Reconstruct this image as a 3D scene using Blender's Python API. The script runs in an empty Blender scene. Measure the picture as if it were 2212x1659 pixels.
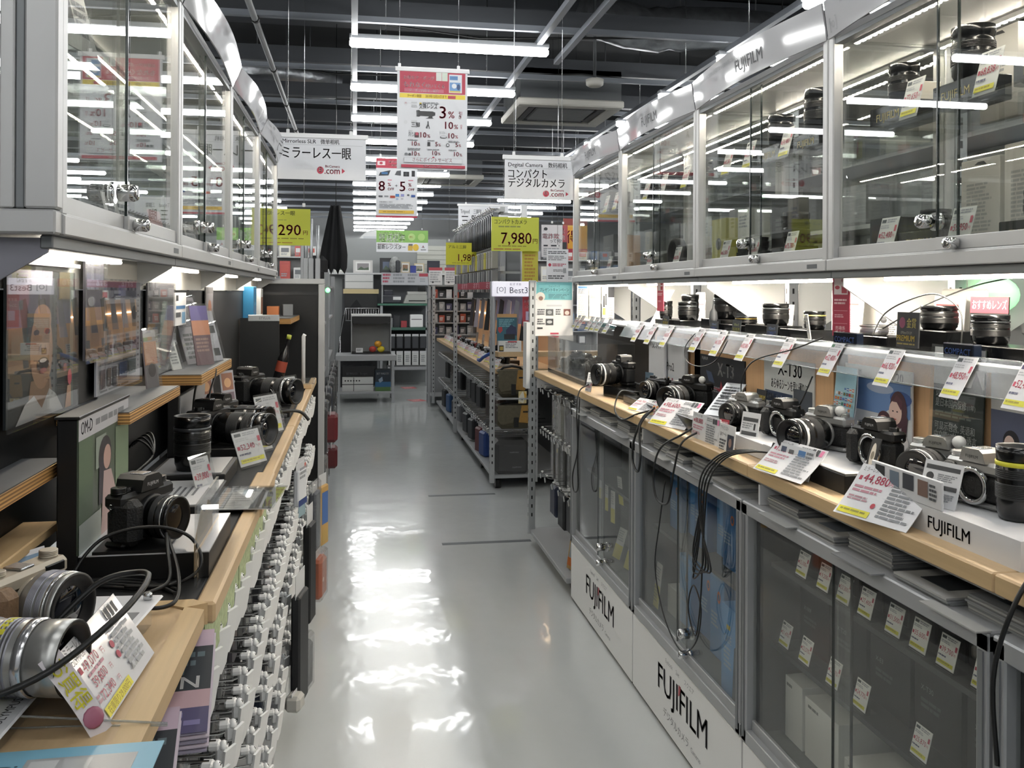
import bpy, bmesh, math, random
from mathutils import Matrix, Vector
PI = math.pi
R = math.radians
RNG = random.Random(7)
S = bpy.context.scene
COL = S.collection

# ---------------------------------------------------------------- camera, world, exposure
cam_d = bpy.data.cameras.new('camera')
cam_d.sensor_width = 36.0
cam_d.lens = 1950.0 / 2212.0 * 36.0
cam_d.shift_y = -(829.5 - 631.7) / 2212.0
cam_d.clip_start = 0.02
cam_d.clip_end = 200
cam_o = bpy.data.objects.new('camera', cam_d)
COL.objects.link(cam_o)
cam_o.location = (0, 0, 1.45)
cam_o.rotation_euler = (Matrix.Rotation(-R(9.86), 4, 'Z') @ Matrix.Rotation(PI / 2, 4, 'X') @ Matrix.Rotation(0.005, 4, 'Z')).to_euler()
S.camera = cam_o

W = bpy.data.worlds.new('world')
S.world = W
W.use_nodes = True
W.node_tree.nodes['Background'].inputs[0].default_value = (0.9, 0.9, 0.92, 1)
W.node_tree.nodes['Background'].inputs[1].default_value = 0.02
S.view_settings.view_transform = 'Standard'
S.view_settings.look = 'None'
S.view_settings.gamma = 1.0
S.view_settings.exposure = 0.0
S.view_settings.use_curve_mapping = False
S.cycles.max_bounces = 10
S.cycles.diffuse_bounces = 3
S.cycles.glossy_bounces = 4
S.cycles.transmission_bounces = 4
S.cycles.transparent_max_bounces = 40
S.cycles.caustics_reflective = False
S.cycles.caustics_refractive = False
S.cycles.sample_clamp_indirect = 4.0
S.cycles.use_denoising = True
TUBE = 31.0        # ceiling tubes
STRIP = 165.0
STRIP_L = 42.0        # strips under and inside the cabinets

# ---------------------------------------------------------------- materials
_M = {}
def srgb(h):
    if isinstance(h, str):
        h = h.lstrip('#')
        c = [int(h[i:i + 2], 16) / 255 for i in (0, 2, 4)]
    else:
        c = h
    return tuple((x / 12.92 if x <= 0.04045 else ((x + 0.055) / 1.055) ** 2.4) for x in c)

def mat(color, rough=0.5, metal=0.0, noise=0.0, scale=20.0, bump=0.0, spec=0.5, stretch=None, coat=0.0):
    key = (color, rough, metal, noise, scale, bump, spec, stretch, coat)
    if key in _M:
        return _M[key]
    m = bpy.data.materials.new('surface')
    m.use_nodes = True
    nt = m.node_tree
    b = nt.nodes['Principled BSDF']
    c = srgb(color)
    b.inputs['Base Color'].default_value = (*c, 1)
    b.inputs['Roughness'].default_value = rough
    b.inputs['Metallic'].default_value = metal
    b.inputs['Specular IOR Level'].default_value = spec
    if coat:
        b.inputs['Coat Weight'].default_value = coat
        b.inputs['Coat Roughness'].default_value = 0.05
    if noise or bump:
        tc = nt.nodes.new('ShaderNodeTexCoord')
        mp = nt.nodes.new('ShaderNodeMapping')
        nt.links.new(tc.outputs['Object'], mp.inputs[0])
        if stretch:
            mp.inputs['Scale'].default_value = stretch
        n = nt.nodes.new('ShaderNodeTexNoise')
        n.inputs['Scale'].default_value = scale
        n.inputs['Detail'].default_value = 4
        nt.links.new(mp.outputs[0], n.inputs['Vector'])
        if noise:
            r = nt.nodes.new('ShaderNodeValToRGB')
            r.color_ramp.elements[0].position = 0.3
            r.color_ramp.elements[1].position = 0.7
            r.color_ramp.elements[0].color = (*[x * (1 - noise) for x in c], 1)
            r.color_ramp.elements[1].color = (*[min(1, x * (1 + noise)) for x in c], 1)
            nt.links.new(n.outputs['Fac'], r.inputs[0])
            nt.links.new(r.outputs[0], b.inputs['Base Color'])
        if bump:
            bp = nt.nodes.new('ShaderNodeBump')
            bp.inputs['Strength'].default_value = bump
            bp.inputs['Distance'].default_value = 0.01
            nt.links.new(n.outputs['Fac'], bp.inputs['Height'])
            nt.links.new(bp.outputs[0], b.inputs['Normal'])
    _M[key] = m
    return m

def emit(color, strength):
    key = ('e', color, strength)
    if key in _M:
        return _M[key]
    m = bpy.data.materials.new('glow')
    m.use_nodes = True
    b = m.node_tree.nodes['Principled BSDF']
    b.inputs['Base Color'].default_value = (0.9, 0.9, 0.9, 1)
    b.inputs['Emission Color'].default_value = (*srgb(color), 1)
    b.inputs['Emission Strength'].default_value = strength
    _M[key] = m
    return m

def pane(tint='#eef4f2', haze=0.0, ior=1.5, rough=0.0, wave=0.0):
    """thin clear sheet: Fresnel mirror over a clear body, the same from both faces"""
    key = ('g', tint, haze, ior, rough, wave)
    if key in _M:
        return _M[key]
    m = bpy.data.materials.new('clear_sheet')
    m.use_nodes = True
    nt = m.node_tree
    nt.nodes.remove(nt.nodes['Principled BSDF'])
    out = nt.nodes['Material Output']
    tr = nt.nodes.new('ShaderNodeBsdfTransparent')
    tr.inputs[0].default_value = (*srgb(tint), 1)
    gl = nt.nodes.new('ShaderNodeBsdfGlossy')
    gl.inputs['Roughness'].default_value = rough
    gl.inputs[0].default_value = (1, 1, 1, 1)
    geo = nt.nodes.new('ShaderNodeNewGeometry')
    ma = nt.nodes.new('ShaderNodeMath')
    ma.operation = 'MULTIPLY_ADD'
    ma.inputs[1].default_value = 1 / ior - ior
    ma.inputs[2].default_value = ior
    nt.links.new(geo.outputs['Backfacing'], ma.inputs[0])
    fr = nt.nodes.new('ShaderNodeFresnel')
    nt.links.new(ma.outputs[0], fr.inputs['IOR'])
    if wave:
        tc = nt.nodes.new('ShaderNodeTexCoord')
        n = nt.nodes.new('ShaderNodeTexNoise')
        n.inputs['Scale'].default_value = 14.0
        nt.links.new(tc.outputs['Object'], n.inputs['Vector'])
        bp = nt.nodes.new('ShaderNodeBump')
        bp.inputs['Strength'].default_value = wave
        bp.inputs['Distance'].default_value = 0.02
        nt.links.new(n.outputs['Fac'], bp.inputs['Height'])
        nt.links.new(bp.outputs[0], gl.inputs['Normal'])
        nt.links.new(bp.outputs[0], fr.inputs['Normal'])
    mx = nt.nodes.new('ShaderNodeMixShader')
    nt.links.new(fr.outputs[0], mx.inputs[0])
    body = tr.outputs[0]
    if haze:
        df = nt.nodes.new('ShaderNodeBsdfDiffuse')
        df.inputs[0].default_value = (0.85, 0.85, 0.85, 1)
        m2 = nt.nodes.new('ShaderNodeMixShader')
        m2.inputs[0].default_value = haze
        nt.links.new(tr.outputs[0], m2.inputs[1])
        nt.links.new(df.outputs[0], m2.inputs[2])
        body = m2.outputs[0]
    nt.links.new(body, mx.inputs[1])
    nt.links.new(gl.outputs[0], mx.inputs[2])
    nt.links.new(mx.outputs[0], out.inputs['Surface'])
    _M[key] = m
    return m

def wood(color, dark=0.12, axis='y', rough=0.45):
    key = ('w', color, dark, axis, rough)
    if key in _M:
        return _M[key]
    st = {'y': (14, 0.7, 14), 'x': (0.7, 14, 14), 'z': (14, 14, 0.7)}[axis]
    m = mat(color, rough, 0, dark, 6.0, 0.03, 0.4, st)
    _M[key] = m
    return m

GLASS = pane('#fafbfa', 0.003)
ACRYL = pane('#fafbfb', 0.02)
FILM = pane('#f2f2f2', 0.05, 1.5, 0.05, 0.25)
ALU = mat('#b9bcbe', 0.38, 0.75, 0.04, 8.0, 0, 0.5, (60, 60, 2))
ALU_D = mat('#8d9093', 0.4, 0.7)
CHROME = mat('#dcdcdc', 0.12, 1.0)
STEEL = mat('#c4c6c8', 0.25, 0.95)
WHITE = mat('#e9e9ea', 0.35)
WHITE_M = mat('#dcdde0', 0.3)
GREY = mat('#9c9ea0', 0.45)
GREY_D = mat('#55585b', 0.5)
BLACK = mat('#0b0b0c', 0.45)
BLACK_G = mat('#090a0b', 0.2)
BLACK_M = mat('#111214', 0.7, 0, 0.15, 60)
LEATHER = mat('#0e0f10', 0.62, 0, 0.3, 350, 0.35)
RUBBER = mat('#0c0c0d', 0.55)
BEECH = wood('#c6aa84', 0.06)
BEECH_F = wood('#c6aa80', 0.08)
PEACH = wood('#e6b98a', 0.05, 'z')
PAPER = mat('#e4e4e6', 0.5)
LENSG = mat('#0b0d14', 0.03, 0, 0, 1, 0, 0.9, None, 1.0)

# ---------------------------------------------------------------- mesh builder
_T = {}
def text_mesh(s):
    if s in _T:
        return _T[s]
    c = bpy.data.curves.new('lettering', 'FONT')
    c.body = s
    c.resolution_u = 2
    o = bpy.data.objects.new('lettering', c)
    me = o.to_mesh()
    v = [(p.co.x, p.co.y) for p in me.vertices]
    f = [tuple(p.vertices) for p in me.polygons]
    o.to_mesh_clear()
    bpy.data.objects.remove(o)
    bpy.data.curves.remove(c)
    x0 = min((p[0] for p in v), default=0)
    x1 = max((p[0] for p in v), default=0)
    _T[s] = (v, f, x0, x1)
    return _T[s]

class MB:
    def __init__(self):
        self.v = []; self.f = []; self.m = []; self.s = []; self.mats = []
        self.M = Matrix.Identity(4)
    def mi(self, m):
        if m not in self.mats:
            self.mats.append(m)
        return self.mats.index(m)
    def add(self, vs, fs, m, smooth=False):
        k = len(self.v); i = self.mi(m); M = self.M
        self.v += [M @ Vector(p) for p in vs]
        self.f += [tuple(k + j for j in f) for f in fs]
        self.m += [i] * len(fs)
        self.s += [smooth] * len(fs)
        return self
    def box(self, x0, x1, y0, y1, z0, z1, m, b=0.0):
        if x1 < x0: x0, x1 = x1, x0
        if y1 < y0: y0, y1 = y1, y0
        if z1 < z0: z0, z1 = z1, z0
        b = min(b, (x1 - x0) * .49, (y1 - y0) * .49, (z1 - z0) * .49)
        if b <= 0:
            vs = [(x, y, z) for x in (x0, x1) for y in (y0, y1) for z in (z0, z1)]
            fs = [(0, 1, 3, 2), (4, 6, 7, 5), (0, 4, 5, 1), (2, 3, 7, 6), (0, 2, 6, 4), (1, 5, 7, 3)]
            return self.add(vs, fs, m)
        X = (x0, x1); Y = (y0, y1); Z = (z0, z1); vs = []; ix = {}
        for i in (0, 1):
            for j in (0, 1):
                for k in (0, 1):
                    sx = b if i == 0 else -b; sy = b if j == 0 else -b; sz = b if k == 0 else -b
                    for a, p in enumerate(((X[i], Y[j] + sy, Z[k] + sz), (X[i] + sx, Y[j], Z[k] + sz), (X[i] + sx, Y[j] + sy, Z[k]))):
                        ix[i, j, k, a] = len(vs); vs.append(p)
        fs = []
        for i in (0, 1):
            fs.append((ix[i, 0, 0, 0], ix[i, 1, 0, 0], ix[i, 1, 1, 0], ix[i, 0, 1, 0]))
            fs.append((ix[0, i, 0, 1], ix[1, i, 0, 1], ix[1, i, 1, 1], ix[0, i, 1, 1]))
            fs.append((ix[0, 0, i, 2], ix[1, 0, i, 2], ix[1, 1, i, 2], ix[0, 1, i, 2]))
            for j in (0, 1):
                fs.append((ix[i, j, 0, 0], ix[i, j, 1, 0], ix[i, j, 1, 1], ix[i, j, 0, 1]))
                fs.append((ix[i, 0, j, 0], ix[i, 1, j, 0], ix[i, 1, j, 2], ix[i, 0, j, 2]))
                fs.append((ix[0, i, j, 1], ix[1, i, j, 1], ix[1, i, j, 2], ix[0, i, j, 2]))
                for k in (0, 1):
                    fs.append((ix[i, j, k, 0], ix[i, j, k, 1], ix[i, j, k, 2]))
        return self.add(vs, fs, m)
    def bx(self, c, d, m, b=0.0):
        return self.box(c[0] - d[0] / 2, c[0] + d[0] / 2, c[1] - d[1] / 2, c[1] + d[1] / 2, c[2] - d[2] / 2, c[2] + d[2] / 2, m, b)
    def tube(self, pts, r, m, n=8, caps=True):
        pts = [Vector(p) for p in pts]
        rs = r if isinstance(r, (list, tuple)) else [r] * len(pts)
        vs = []; fs = []; up = None
        for i, p in enumerate(pts):
            d = (pts[min(i + 1, len(pts) - 1)] - pts[max(i - 1, 0)])
            if d.length < 1e-9: d = Vector((0, 0, 1))
            d.normalize()
            if up is None:
                up = Vector((0, 0, 1)) if abs(d.z) < .9 else Vector((1, 0, 0))
            a = d.cross(up)
            if a.length < 1e-6:
                up = Vector((1, 0, 0)) if abs(d.x) < .9 else Vector((0, 1, 0)); a = d.cross(up)
            a.normalize(); up = a.cross(d).normalized()
            for k in range(n):
                t = 2 * PI * k / n
                vs.append(p + (a * math.cos(t) + up * math.sin(t)) * rs[i])
        for i in range(len(pts) - 1):
            for k in range(n):
                k2 = (k + 1) % n
                fs.append((i * n + k, i * n + k2, (i + 1) * n + k2, (i + 1) * n + k))
        self.add(vs, fs, m, True)
        if caps:
            e = (len(pts) - 1) * n
            self.add(vs[:n], [tuple(range(n))], m)
            self.add(vs[e:], [tuple(range(n))], m)
        return self
    def lathe(self, prof, m, n=32, cap=(True, True), ax='z'):
        """prof: (radius, height[, material])"""
        def pt(r, h, t):
            c, s = math.cos(t) * r, math.sin(t) * r
            return {'z': (c, s, h), 'y': (c, -h, s), 'x': (h, c, s)}[ax]
        for i in range(len(prof) - 1):
            a, b2 = prof[i], prof[i + 1]
            mm = b2[2] if len(b2) > 2 else m
            if abs(a[0] - b2[0]) < 1e-9 and abs(a[1] - b2[1]) < 1e-9:
                continue
            vs = [pt(a[0], a[1], 2 * PI * k / n) for k in range(n)] + [pt(b2[0], b2[1], 2 * PI * k / n) for k in range(n)]
            self.add(vs, [(k, (k + 1) % n, n + (k + 1) % n, n + k) for k in range(n)], mm, True)
        for e, a in ((0, prof[0]), (1, prof[-1])):
            if cap[e] and a[0] > 1e-6:
                self.add([pt(a[0], a[1], 2 * PI * k / n) for k in range(n)], [tuple(range(n))], (a[2] if len(a) > 2 else m))
        return self
    def prism(self, poly, d0, d1, m, plane='xz'):
        """outline extruded: plane xz -> along y, xy -> along z, yz -> along x"""
        def P(a, b2, d):
            return {'xz': (a, d, b2), 'xy': (a, b2, d), 'yz': (d, a, b2)}[plane]
        n = len(poly)
        vs = [P(a, b2, d0) for a, b2 in poly] + [P(a, b2, d1) for a, b2 in poly]
        fs = [tuple(range(n)), tuple(range(n, 2 * n))] + [(i, (i + 1) % n, n + (i + 1) % n, n + i) for i in range(n)]
        return self.add(vs, fs, m)
    def sphere(self, c, r, m, n=12, k=8):
        rr = r if isinstance(r, (tuple, list)) else (r, r, r)
        vs = []; fs = []
        for i in range(k + 1):
            p = PI * i / k
            for j in range(n):
                t = 2 * PI * j / n
                vs.append((c[0] + rr[0] * math.sin(p) * math.cos(t), c[1] + rr[1] * math.sin(p) * math.sin(t), c[2] + rr[2] * math.cos(p)))
        for i in range(k):
            for j in range(n):
                j2 = (j + 1) % n
                fs.append((i * n + j, i * n + j2, (i + 1) * n + j2, (i + 1) * n + j))
        return self.add(vs, fs, m, True)
    def grid(self, rows, m, smooth=True, t=None):
        """rows of points -> sheet"""
        n = len(rows[0]); vs = [p for r_ in rows for p in r_]
        fs = [(i * n + j, i * n + j + 1, (i + 1) * n + j + 1, (i + 1) * n + j) for i in range(len(rows) - 1) for j in range(n - 1)]
        return self.add(vs, fs, m, smooth)
    def text(self, s, x, z, h, m, y=0.0, align='l', maxw=None, plane='xz', sx=1.0, bold=0):
        v, f, x0, x1 = text_mesh(s)
        k = h / 0.72
        w = (x1 - x0) * k * sx
        kx = k * sx
        if maxw and w > maxw:
            kx *= maxw / w; w = maxw
        ox = x - (0 if align == 'l' else w / 2 if align == 'c' else w)
        for dx in ((0,) if not bold else (0, bold * h)):
            vs = [((ox + dx + (a - x0) * kx), y, z + b2 * k) if plane == 'xz' else (ox + dx + (a - x0) * kx, z + b2 * k, y) for a, b2 in v]
            self.add(vs, f, m)
        return self
    def build(self, name, parent=None, loc=(0, 0, 0), rot=(0, 0, 0), fix=True):
        me = bpy.data.meshes.new(name)
        me.from_pydata([tuple(p) for p in self.v], [], self.f)
        for m in self.mats:
            me.materials.append(m)
        me.polygons.foreach_set('material_index', self.m)
        me.polygons.foreach_set('use_smooth', self.s)
        if fix:
            bm = bmesh.new(); bm.from_mesh(me)
            bmesh.ops.remove_doubles(bm, verts=bm.verts, dist=1e-6)
            bmesh.ops.recalc_face_normals(bm, faces=bm.faces)
            bm.to_mesh(me); bm.free()
        me.update()
        o = bpy.data.objects.new(name, me)
        COL.objects.link(o)
        o.location = loc
        o.rotation_euler = rot
        if parent:
            o.parent = parent
        return o

def tag(o, label, cat, group=None):
    o['label'] = label; o['category'] = cat
    if group: o['group'] = group
    return o
def thing(name, label, cat, loc=(0, 0, 0), rotz=0.0, group=None):
    o = bpy.data.objects.new(name, None)
    o.empty_display_size = 0.05
    COL.objects.link(o)
    o.location = loc; o.rotation_euler = (0, 0, rotz)
    return tag(o, label, cat, group)
def struct(o, stuff=False):
    o['kind'] = 'stuff' if stuff else 'structure'
    return o
def dup(root, loc, rotz=None, label=None, group=None, rot=None):
    r = root.copy(); COL.objects.link(r); r.location = loc
    if rotz is not None: r.rotation_euler = (0, 0, rotz)
    if rot is not None: r.rotation_euler = rot
    if label: r['label'] = label
    if group: r['group'] = group
    for ch in list(root.children):
        c = ch.copy(); COL.objects.link(c); c.parent = r
        for g in list(ch.children):
            d = g.copy(); COL.objects.link(d); d.parent = c
    return r

def rotm(rz=0.0, lean=0.0):
    return (Matrix.Rotation(rz, 4, 'Z') @ Matrix.Rotation(-lean, 4, 'X')).to_euler()

def ink(mb, w, h, items, seed=1, y=0.0, flip=False):
    """print on the face y=0 of a card w x h, origin bottom centre; u from left, v from top"""
    rg = random.Random(seed); d = 0.0004
    def XZ(u, v): return (-w / 2 + u * w, h * (1 - v))
    for k, it in enumerate(items):
        yy = y - d - 0.00012 * k
        t = it[0]
        if t == 'r':
            x0, z0 = XZ(it[1], it[4]); x1, z1 = XZ(it[3], it[2])
            mb.add([(x0, yy, z0), (x1, yy, z0), (x1, yy, z1), (x0, yy, z1)], [(0, 1, 2, 3)], mat(it[5], 0.5))
        elif t == 'p':
            ps = [XZ(*p) for p in it[1]]
            mb.add([(a, yy, b2) for a, b2 in ps], [tuple(range(len(ps)))], mat(it[2], 0.5))
        elif t == 'e':
            cx, cz = XZ(it[1], it[2]); n = 20
            mb.add([(cx + it[3] * w * math.cos(2 * PI * i / n), yy, cz + it[4] * h * math.sin(2 * PI * i / n)) for i in range(n)], [tuple(range(n))], mat(it[5], 0.5))
        elif t == 't':
            x, z = XZ(it[1], it[2])
            mb.text(it[4], x, z, it[3] * h, mat(it[5], 0.5), yy, it[6] if len(it) > 6 else 'l', (it[7] * w) if len(it) > 7 else None, bold=.035 if it[3] * h > .012 else 0)
        elif t == 'l':
            u0, v0, u1, v1, n, col = it[1:7]
            lh = (v1 - v0) / n
            for i in range(n):
                u = u0; end = u1 - rg.random() * (u1 - u0) * 0.35
                while u < end:
                    u2 = min(end, u + (u1 - u0) * rg.uniform(.1, .35))
                    x0, z0 = XZ(u, v0 + i * lh + lh * .6); x1, z1 = XZ(u2, v0 + i * lh)
                    mb.add([(x0, yy, z0), (x1, yy, z0), (x1, yy, z1), (x0, yy, z1)], [(0, 1, 2, 3)], mat(col, 0.5))
                    u = u2 + (u1 - u0) * .03
    return mb

def card(name, w, h, items, label=None, cat='card', loc=(0, 0, 0), rz=0.0, lean=0.0, t=0.0015, base='#e4e4e6', parent=None, group=None, seed=1, curve=0.0, sheet=None):
    mb = MB()
    if curve:
        for j in range(10): mb.box(-w / 2, w / 2, 0, t, h * j / 10, h * (j + 1) / 10, mat(base, 0.5))
    else:
        mb.box(-w / 2, w / 2, 0, t, 0, h, mat(base, 0.5))
    ink(mb, w, h, items, seed)
    if curve:
        for p in mb.v:
            p.y += curve * (1 - p.z / h) ** 2 - .0003
    if sheet is not None:
        mb.box(-w / 2 - .006, w / 2 + .006, -0.005, -0.003, -.006, h + .006, sheet)
    o = mb.build(name, parent, loc, rotm(rz, lean), fix=False)
    if label:
        tag(o, label, cat, group)
    return o
# ---------------------------------------------------------------- setting
def floor_mat():
    m = bpy.data.materials.new('vinyl_floor'); m.use_nodes = True
    nt = m.node_tree; b = nt.nodes['Principled BSDF']
    tc = nt.nodes.new('ShaderNodeTexCoord')
    n = nt.nodes.new('ShaderNodeTexNoise'); n.inputs['Scale'].default_value = 1.3; n.inputs['Detail'].default_value = 5
    nt.links.new(tc.outputs['Object'], n.inputs['Vector'])
    r = nt.nodes.new('ShaderNodeValToRGB')
    r.color_ramp.elements[0].color = (0.50, 0.52, 0.52, 1); r.color_ramp.elements[1].color = (0.60, 0.62, 0.62, 1)
    nt.links.new(n.outputs['Fac'], r.inputs[0]); nt.links.new(r.outputs[0], b.inputs['Base Color'])
    b.inputs['Roughness'].default_value = 0.17
    b.inputs['Coat Weight'].default_value = 0.4; b.inputs['Coat Roughness'].default_value = 0.05
    mp = nt.nodes.new('ShaderNodeMapping'); mp.inputs['Scale'].default_value = (1.0, 0.45, 1)
    nt.links.new(tc.outputs['Object'], mp.inputs[0])
    w = nt.nodes.new('ShaderNodeTexNoise'); w.inputs['Scale'].default_value = 9.0; w.inputs['Detail'].default_value = 2
    nt.links.new(mp.outputs[0], w.inputs['Vector'])
    bp = nt.nodes.new('ShaderNodeBump'); bp.inputs['Strength'].default_value = 0.10; bp.inputs['Distance'].default_value = 0.02
    nt.links.new(w.outputs['Fac'], bp.inputs['Height'])
    nt.links.new(bp.outputs[0], b.inputs['Normal']); nt.links.new(bp.outputs[0], b.inputs['Coat Normal'])
    return m
X0, X1, Y0, Y1, ZC = -7.0, 8.5, -3.5, 24.0, 4.0
struct(MB().box(X0, X1, Y0, Y1, -0.1, 0, floor_mat()).build('floor'))
WALLM = mat('#b9bbbd', 0.7, 0, 0.03, 2)
struct(MB().box(X0, X1, Y0, Y1, ZC, ZC + .1, mat('#1d1f22', 0.8, 0, 0.3, 1.2)).build('ceiling'))
struct(MB().box(X0 - .1, X0, Y0, Y1, 0, ZC, WALLM).build('wall_left'))
struct(MB().box(X1, X1 + .1, Y0, Y1, 0, ZC, WALLM).build('wall_right'))
struct(MB().box(X0, X1, Y1, Y1 + .1, 0, ZC, WALLM).build('wall_back'))
struct(MB().box(X0, X1, Y0 - .1, Y0, 0, ZC, WALLM).build('wall_front'))
SEAM = mat('#4b5054', 0.5)
for i, (a, b_, c) in enumerate(((5.16, 0.5, 1.02), (6.40, 0.52, 1.0))):
    struct(MB().box(b_, c, a, a + .045, 0, .0008, SEAM).build('trim_%d' % (i + 1)))
RAIL = mat('#8b9098', 0.45, 0.3)
RAILD = mat('#3a3d42', 0.6)
k = 3
for x, y0, y1 in ((-0.01, 3.0, 10.5), (1.13, 3.4, 12.0), (1.34, 4.0, 6.0), (2.36, 3.2, 10.5), (-2.4, 2, 12), (3.6, 3, 12)):
    struct(MB().box(x - .018, x + .018, y0, y1, 3.0, 3.035, RAIL).build('trim_%d' % k)); k += 1
yy = 3.0
while yy < 20:
    struct(MB().box(X0, X1, yy, yy + .035, 3.05, 3.085, RAIL).box(X0, X1, yy + .5, yy + .58, 3.22, 3.34, RAILD).build('trim_%d' % k)); k += 1
    yy += 1.21
for yy in (5.0, 7.4, 9.9, 13, 16):
    struct(MB().box(X0, X1, yy, yy + .3, 3.66, 3.98, RAILD).build('trim_%d' % k)); k += 1
# ceiling services
PIPE = mat('#9a9c9e', 0.4, 0.2)
mb = MB(); mb.tube([(-.58, 3.2, 3.03), (-.58, 12, 3.03)], .02, PIPE)
o = mb.build('conduit_pipe')
tag(o, 'long grey conduit pipe running along the dark ceiling at left', 'pipe')
for y in (4.2, 5.4, 6.6, 7.8, 9, 10.2): MB().tube([(-.58, y, 3.03), (-.58, y + .04, 3.03)], .025, BLACK).build('clamp', o)
for y in (4.2, 7.8, 11): MB().tube([(-.58, y, 3.03), (-.58, y, 3.999)], .004, GREY_D, 5).build('hanger', o)
FOIL = mat('#9fa2a6', 0.28, 0.85, 0.25, 9, 0.9)
def duct(pts, r, label):
    mb = MB(); P = []
    for i in range(len(pts) - 1):
        for t in range(6):
            P.append(Vector(pts[i]).lerp(Vector(pts[i + 1]), t / 6))
    P.append(Vector(pts[-1]))
    mb.tube(P, [r * (1 + .07 * RNG.uniform(-1, 1)) for _ in P], FOIL, 14)
    o = mb.build('air_duct'); tag(o, label, 'duct')
    for p in (P[2], P[len(P) // 2], P[-3]):
        MB().tube([p + Vector((0, 0, r)), (p.x, p.y, 3.999)], .006, GREY_D, 5).build('hanger', o)
duct([(.75, 5.9, 3.66), (1.3, 6.0, 3.66), (1.6, 5.95, 3.66)], .2, 'foil wrapped air duct above the first tube light of the aisle')
duct([(1.75, 6.8, 3.6), (2.3, 6.95, 3.56), (2.8, 6.8, 3.56), (3.4, 6.95, 3.58)], .17, 'crumpled silver foil duct above the compact camera sign')
duct([(-1.8, 9, 3.55), (-.9, 8.6, 3.5), (-.2, 8.9, 3.5)], .2, 'silver foil duct crossing above the mirrorless sign')
mb = MB()
for i in range(3):
    y = 4.6 + i * 1.21; pts = []
    for j in range(9):
        pts.append((-3 + j * .95, y + .1 * math.sin(j * 1.7 + i), 3.15 + .03 * math.sin(j * 2.1 + i * 2)))
    mb.tube(pts, .008, BLACK, 5)
o = mb.build('ceiling_cabling'); struct(o, True); tag(o, 'loose black cables lying across the open ceiling grid', 'cables')

# ceiling tube lights
ORD = 'first second third fourth fifth sixth seventh eighth ninth tenth eleventh twelfth thirteenth fourteenth fifteenth sixteenth seventeenth eighteenth'.split()
HOUS = mat('#d0d3d8', 0.4)
GLOW = emit('#f9faf8', TUBE)
def light(x, y, label, L=1.235, proto=[None]):
    if proto[0] is None:
        t = thing('ceiling_light', label, 'ceiling light', (x, y, 2.94), 0, 'ceiling tube lights')
        MB().box(-L / 2, L / 2, -.035, .035, .045, .075, HOUS, .004).build('housing', t)
        MB().box(-L / 2, L / 2, -.024, .024, 0, .045, GLOW, .012).build('diffuser', t)
        for s in (-.4, .4): MB().tube([(s, 0, .075), (s, 0, 1.059)], .004, STEEL, 6).build('hanger', t)
        proto[0] = t
        return t
    return dup(proto[0], (x, y, 2.94), 0, label)
n = 0
for i in range(15):
    light(.577, 5.58 + 1.212 * i, 'ceiling tube light over the aisle, %s from the camera' % ORD[i])
for i in range(7):
    light(.577, 5.58 - 1.212 * (i + 1), 'ceiling tube light overhead near the camera, seen only in reflections')
for i in range(14):
    light(2.915, 4.38 + 1.142 * i, 'ceiling tube light in the row behind the right cabinets, %s from the camera' % ORD[i])
for i in range(6):
    light(2.915, 4.38 - 1.142 * (i + 1), 'ceiling tube light overhead near the camera, seen only in reflections')
for i in range(15):
    light(-1.85, 2.6 + 1.3 * i, 'ceiling tube light in the row beyond the left cabinets, %s from the camera' % ORD[i])
for i in range(4):
    light(-1.85, 1.3 - 1.3 * i, 'ceiling tube light overhead near the camera, seen only in reflections')
for i in range(6):
    light(5.2, 3.5 + 2.4 * i, 'ceiling tube light in the farthest right row, %s from the camera' % ORD[i])
for i in range(6):
    light(-4.3, 3.5 + 2.4 * i, 'ceiling tube light in the farthest left row, %s from the camera' % ORD[i])

def air_con(x, y, label):
    t = thing('air_conditioner', label, 'air conditioner', (x, y, 2.96))
    P = mat('#b5b3ac', 0.5)
    mb = MB()
    mb.box(-.44, .44, -.44, -.33, 0, .06, P, .01); mb.box(-.44, .44, .33, .44, 0, .06, P, .01)
    mb.box(-.44, -.33, -.33, .33, 0, .06, P, .01); mb.box(.33, .44, -.33, .33, 0, .06, P, .01)
    mb.box(-.42, .42, -.42, .42, .06, .3, GREY_D)
    mb.build('cassette_frame', t)
    mb = MB()
    for i in range(18):
        mb.box(-.24, .24, -.24 + i * .0275, -.232 + i * .0275, .008, .02, GREY)
    mb.box(-.25, .25, -.25, .25, .02, .024, GREY_D)
    for sx in (-.4, .4): MB().tube([(sx, 0, .3), (sx, 0, 1.039)], .006, GREY_D, 6).build('hanger', t)
    mb.build('intake_grille', t)
    for s, rz in ((0, 0), (1, PI / 2), (2, PI), (3, 3 * PI / 2)):
        mb = MB(); mb.box(-.27, .27, -.32, -.265, .012, .02, mat('#2b2c2e', .6), .004)
        mb.build('louver', t, (0, 0, 0), (0, 0, rz))
air_con(1.72, 7.55, 'ceiling cassette air conditioner above the compact camera sign')
air_con(1.25, 12.4, 'far ceiling air conditioner above the tripod sign')
t = thing('smoke_detector', 'round smoke detector on the ceiling right of the coupon sign', 'smoke detector', (1.71, 6.37, 2.95))
MB().lathe([(.045, 0), (.062, .012), (.066, .05), (.05, .056)], mat('#b9b7b0', .5)).build('casing', t)
MB().tube([(0, 0, .05), (0, 0, 1.049)], .012, GREY_D, 8).build('stem', t)

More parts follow.
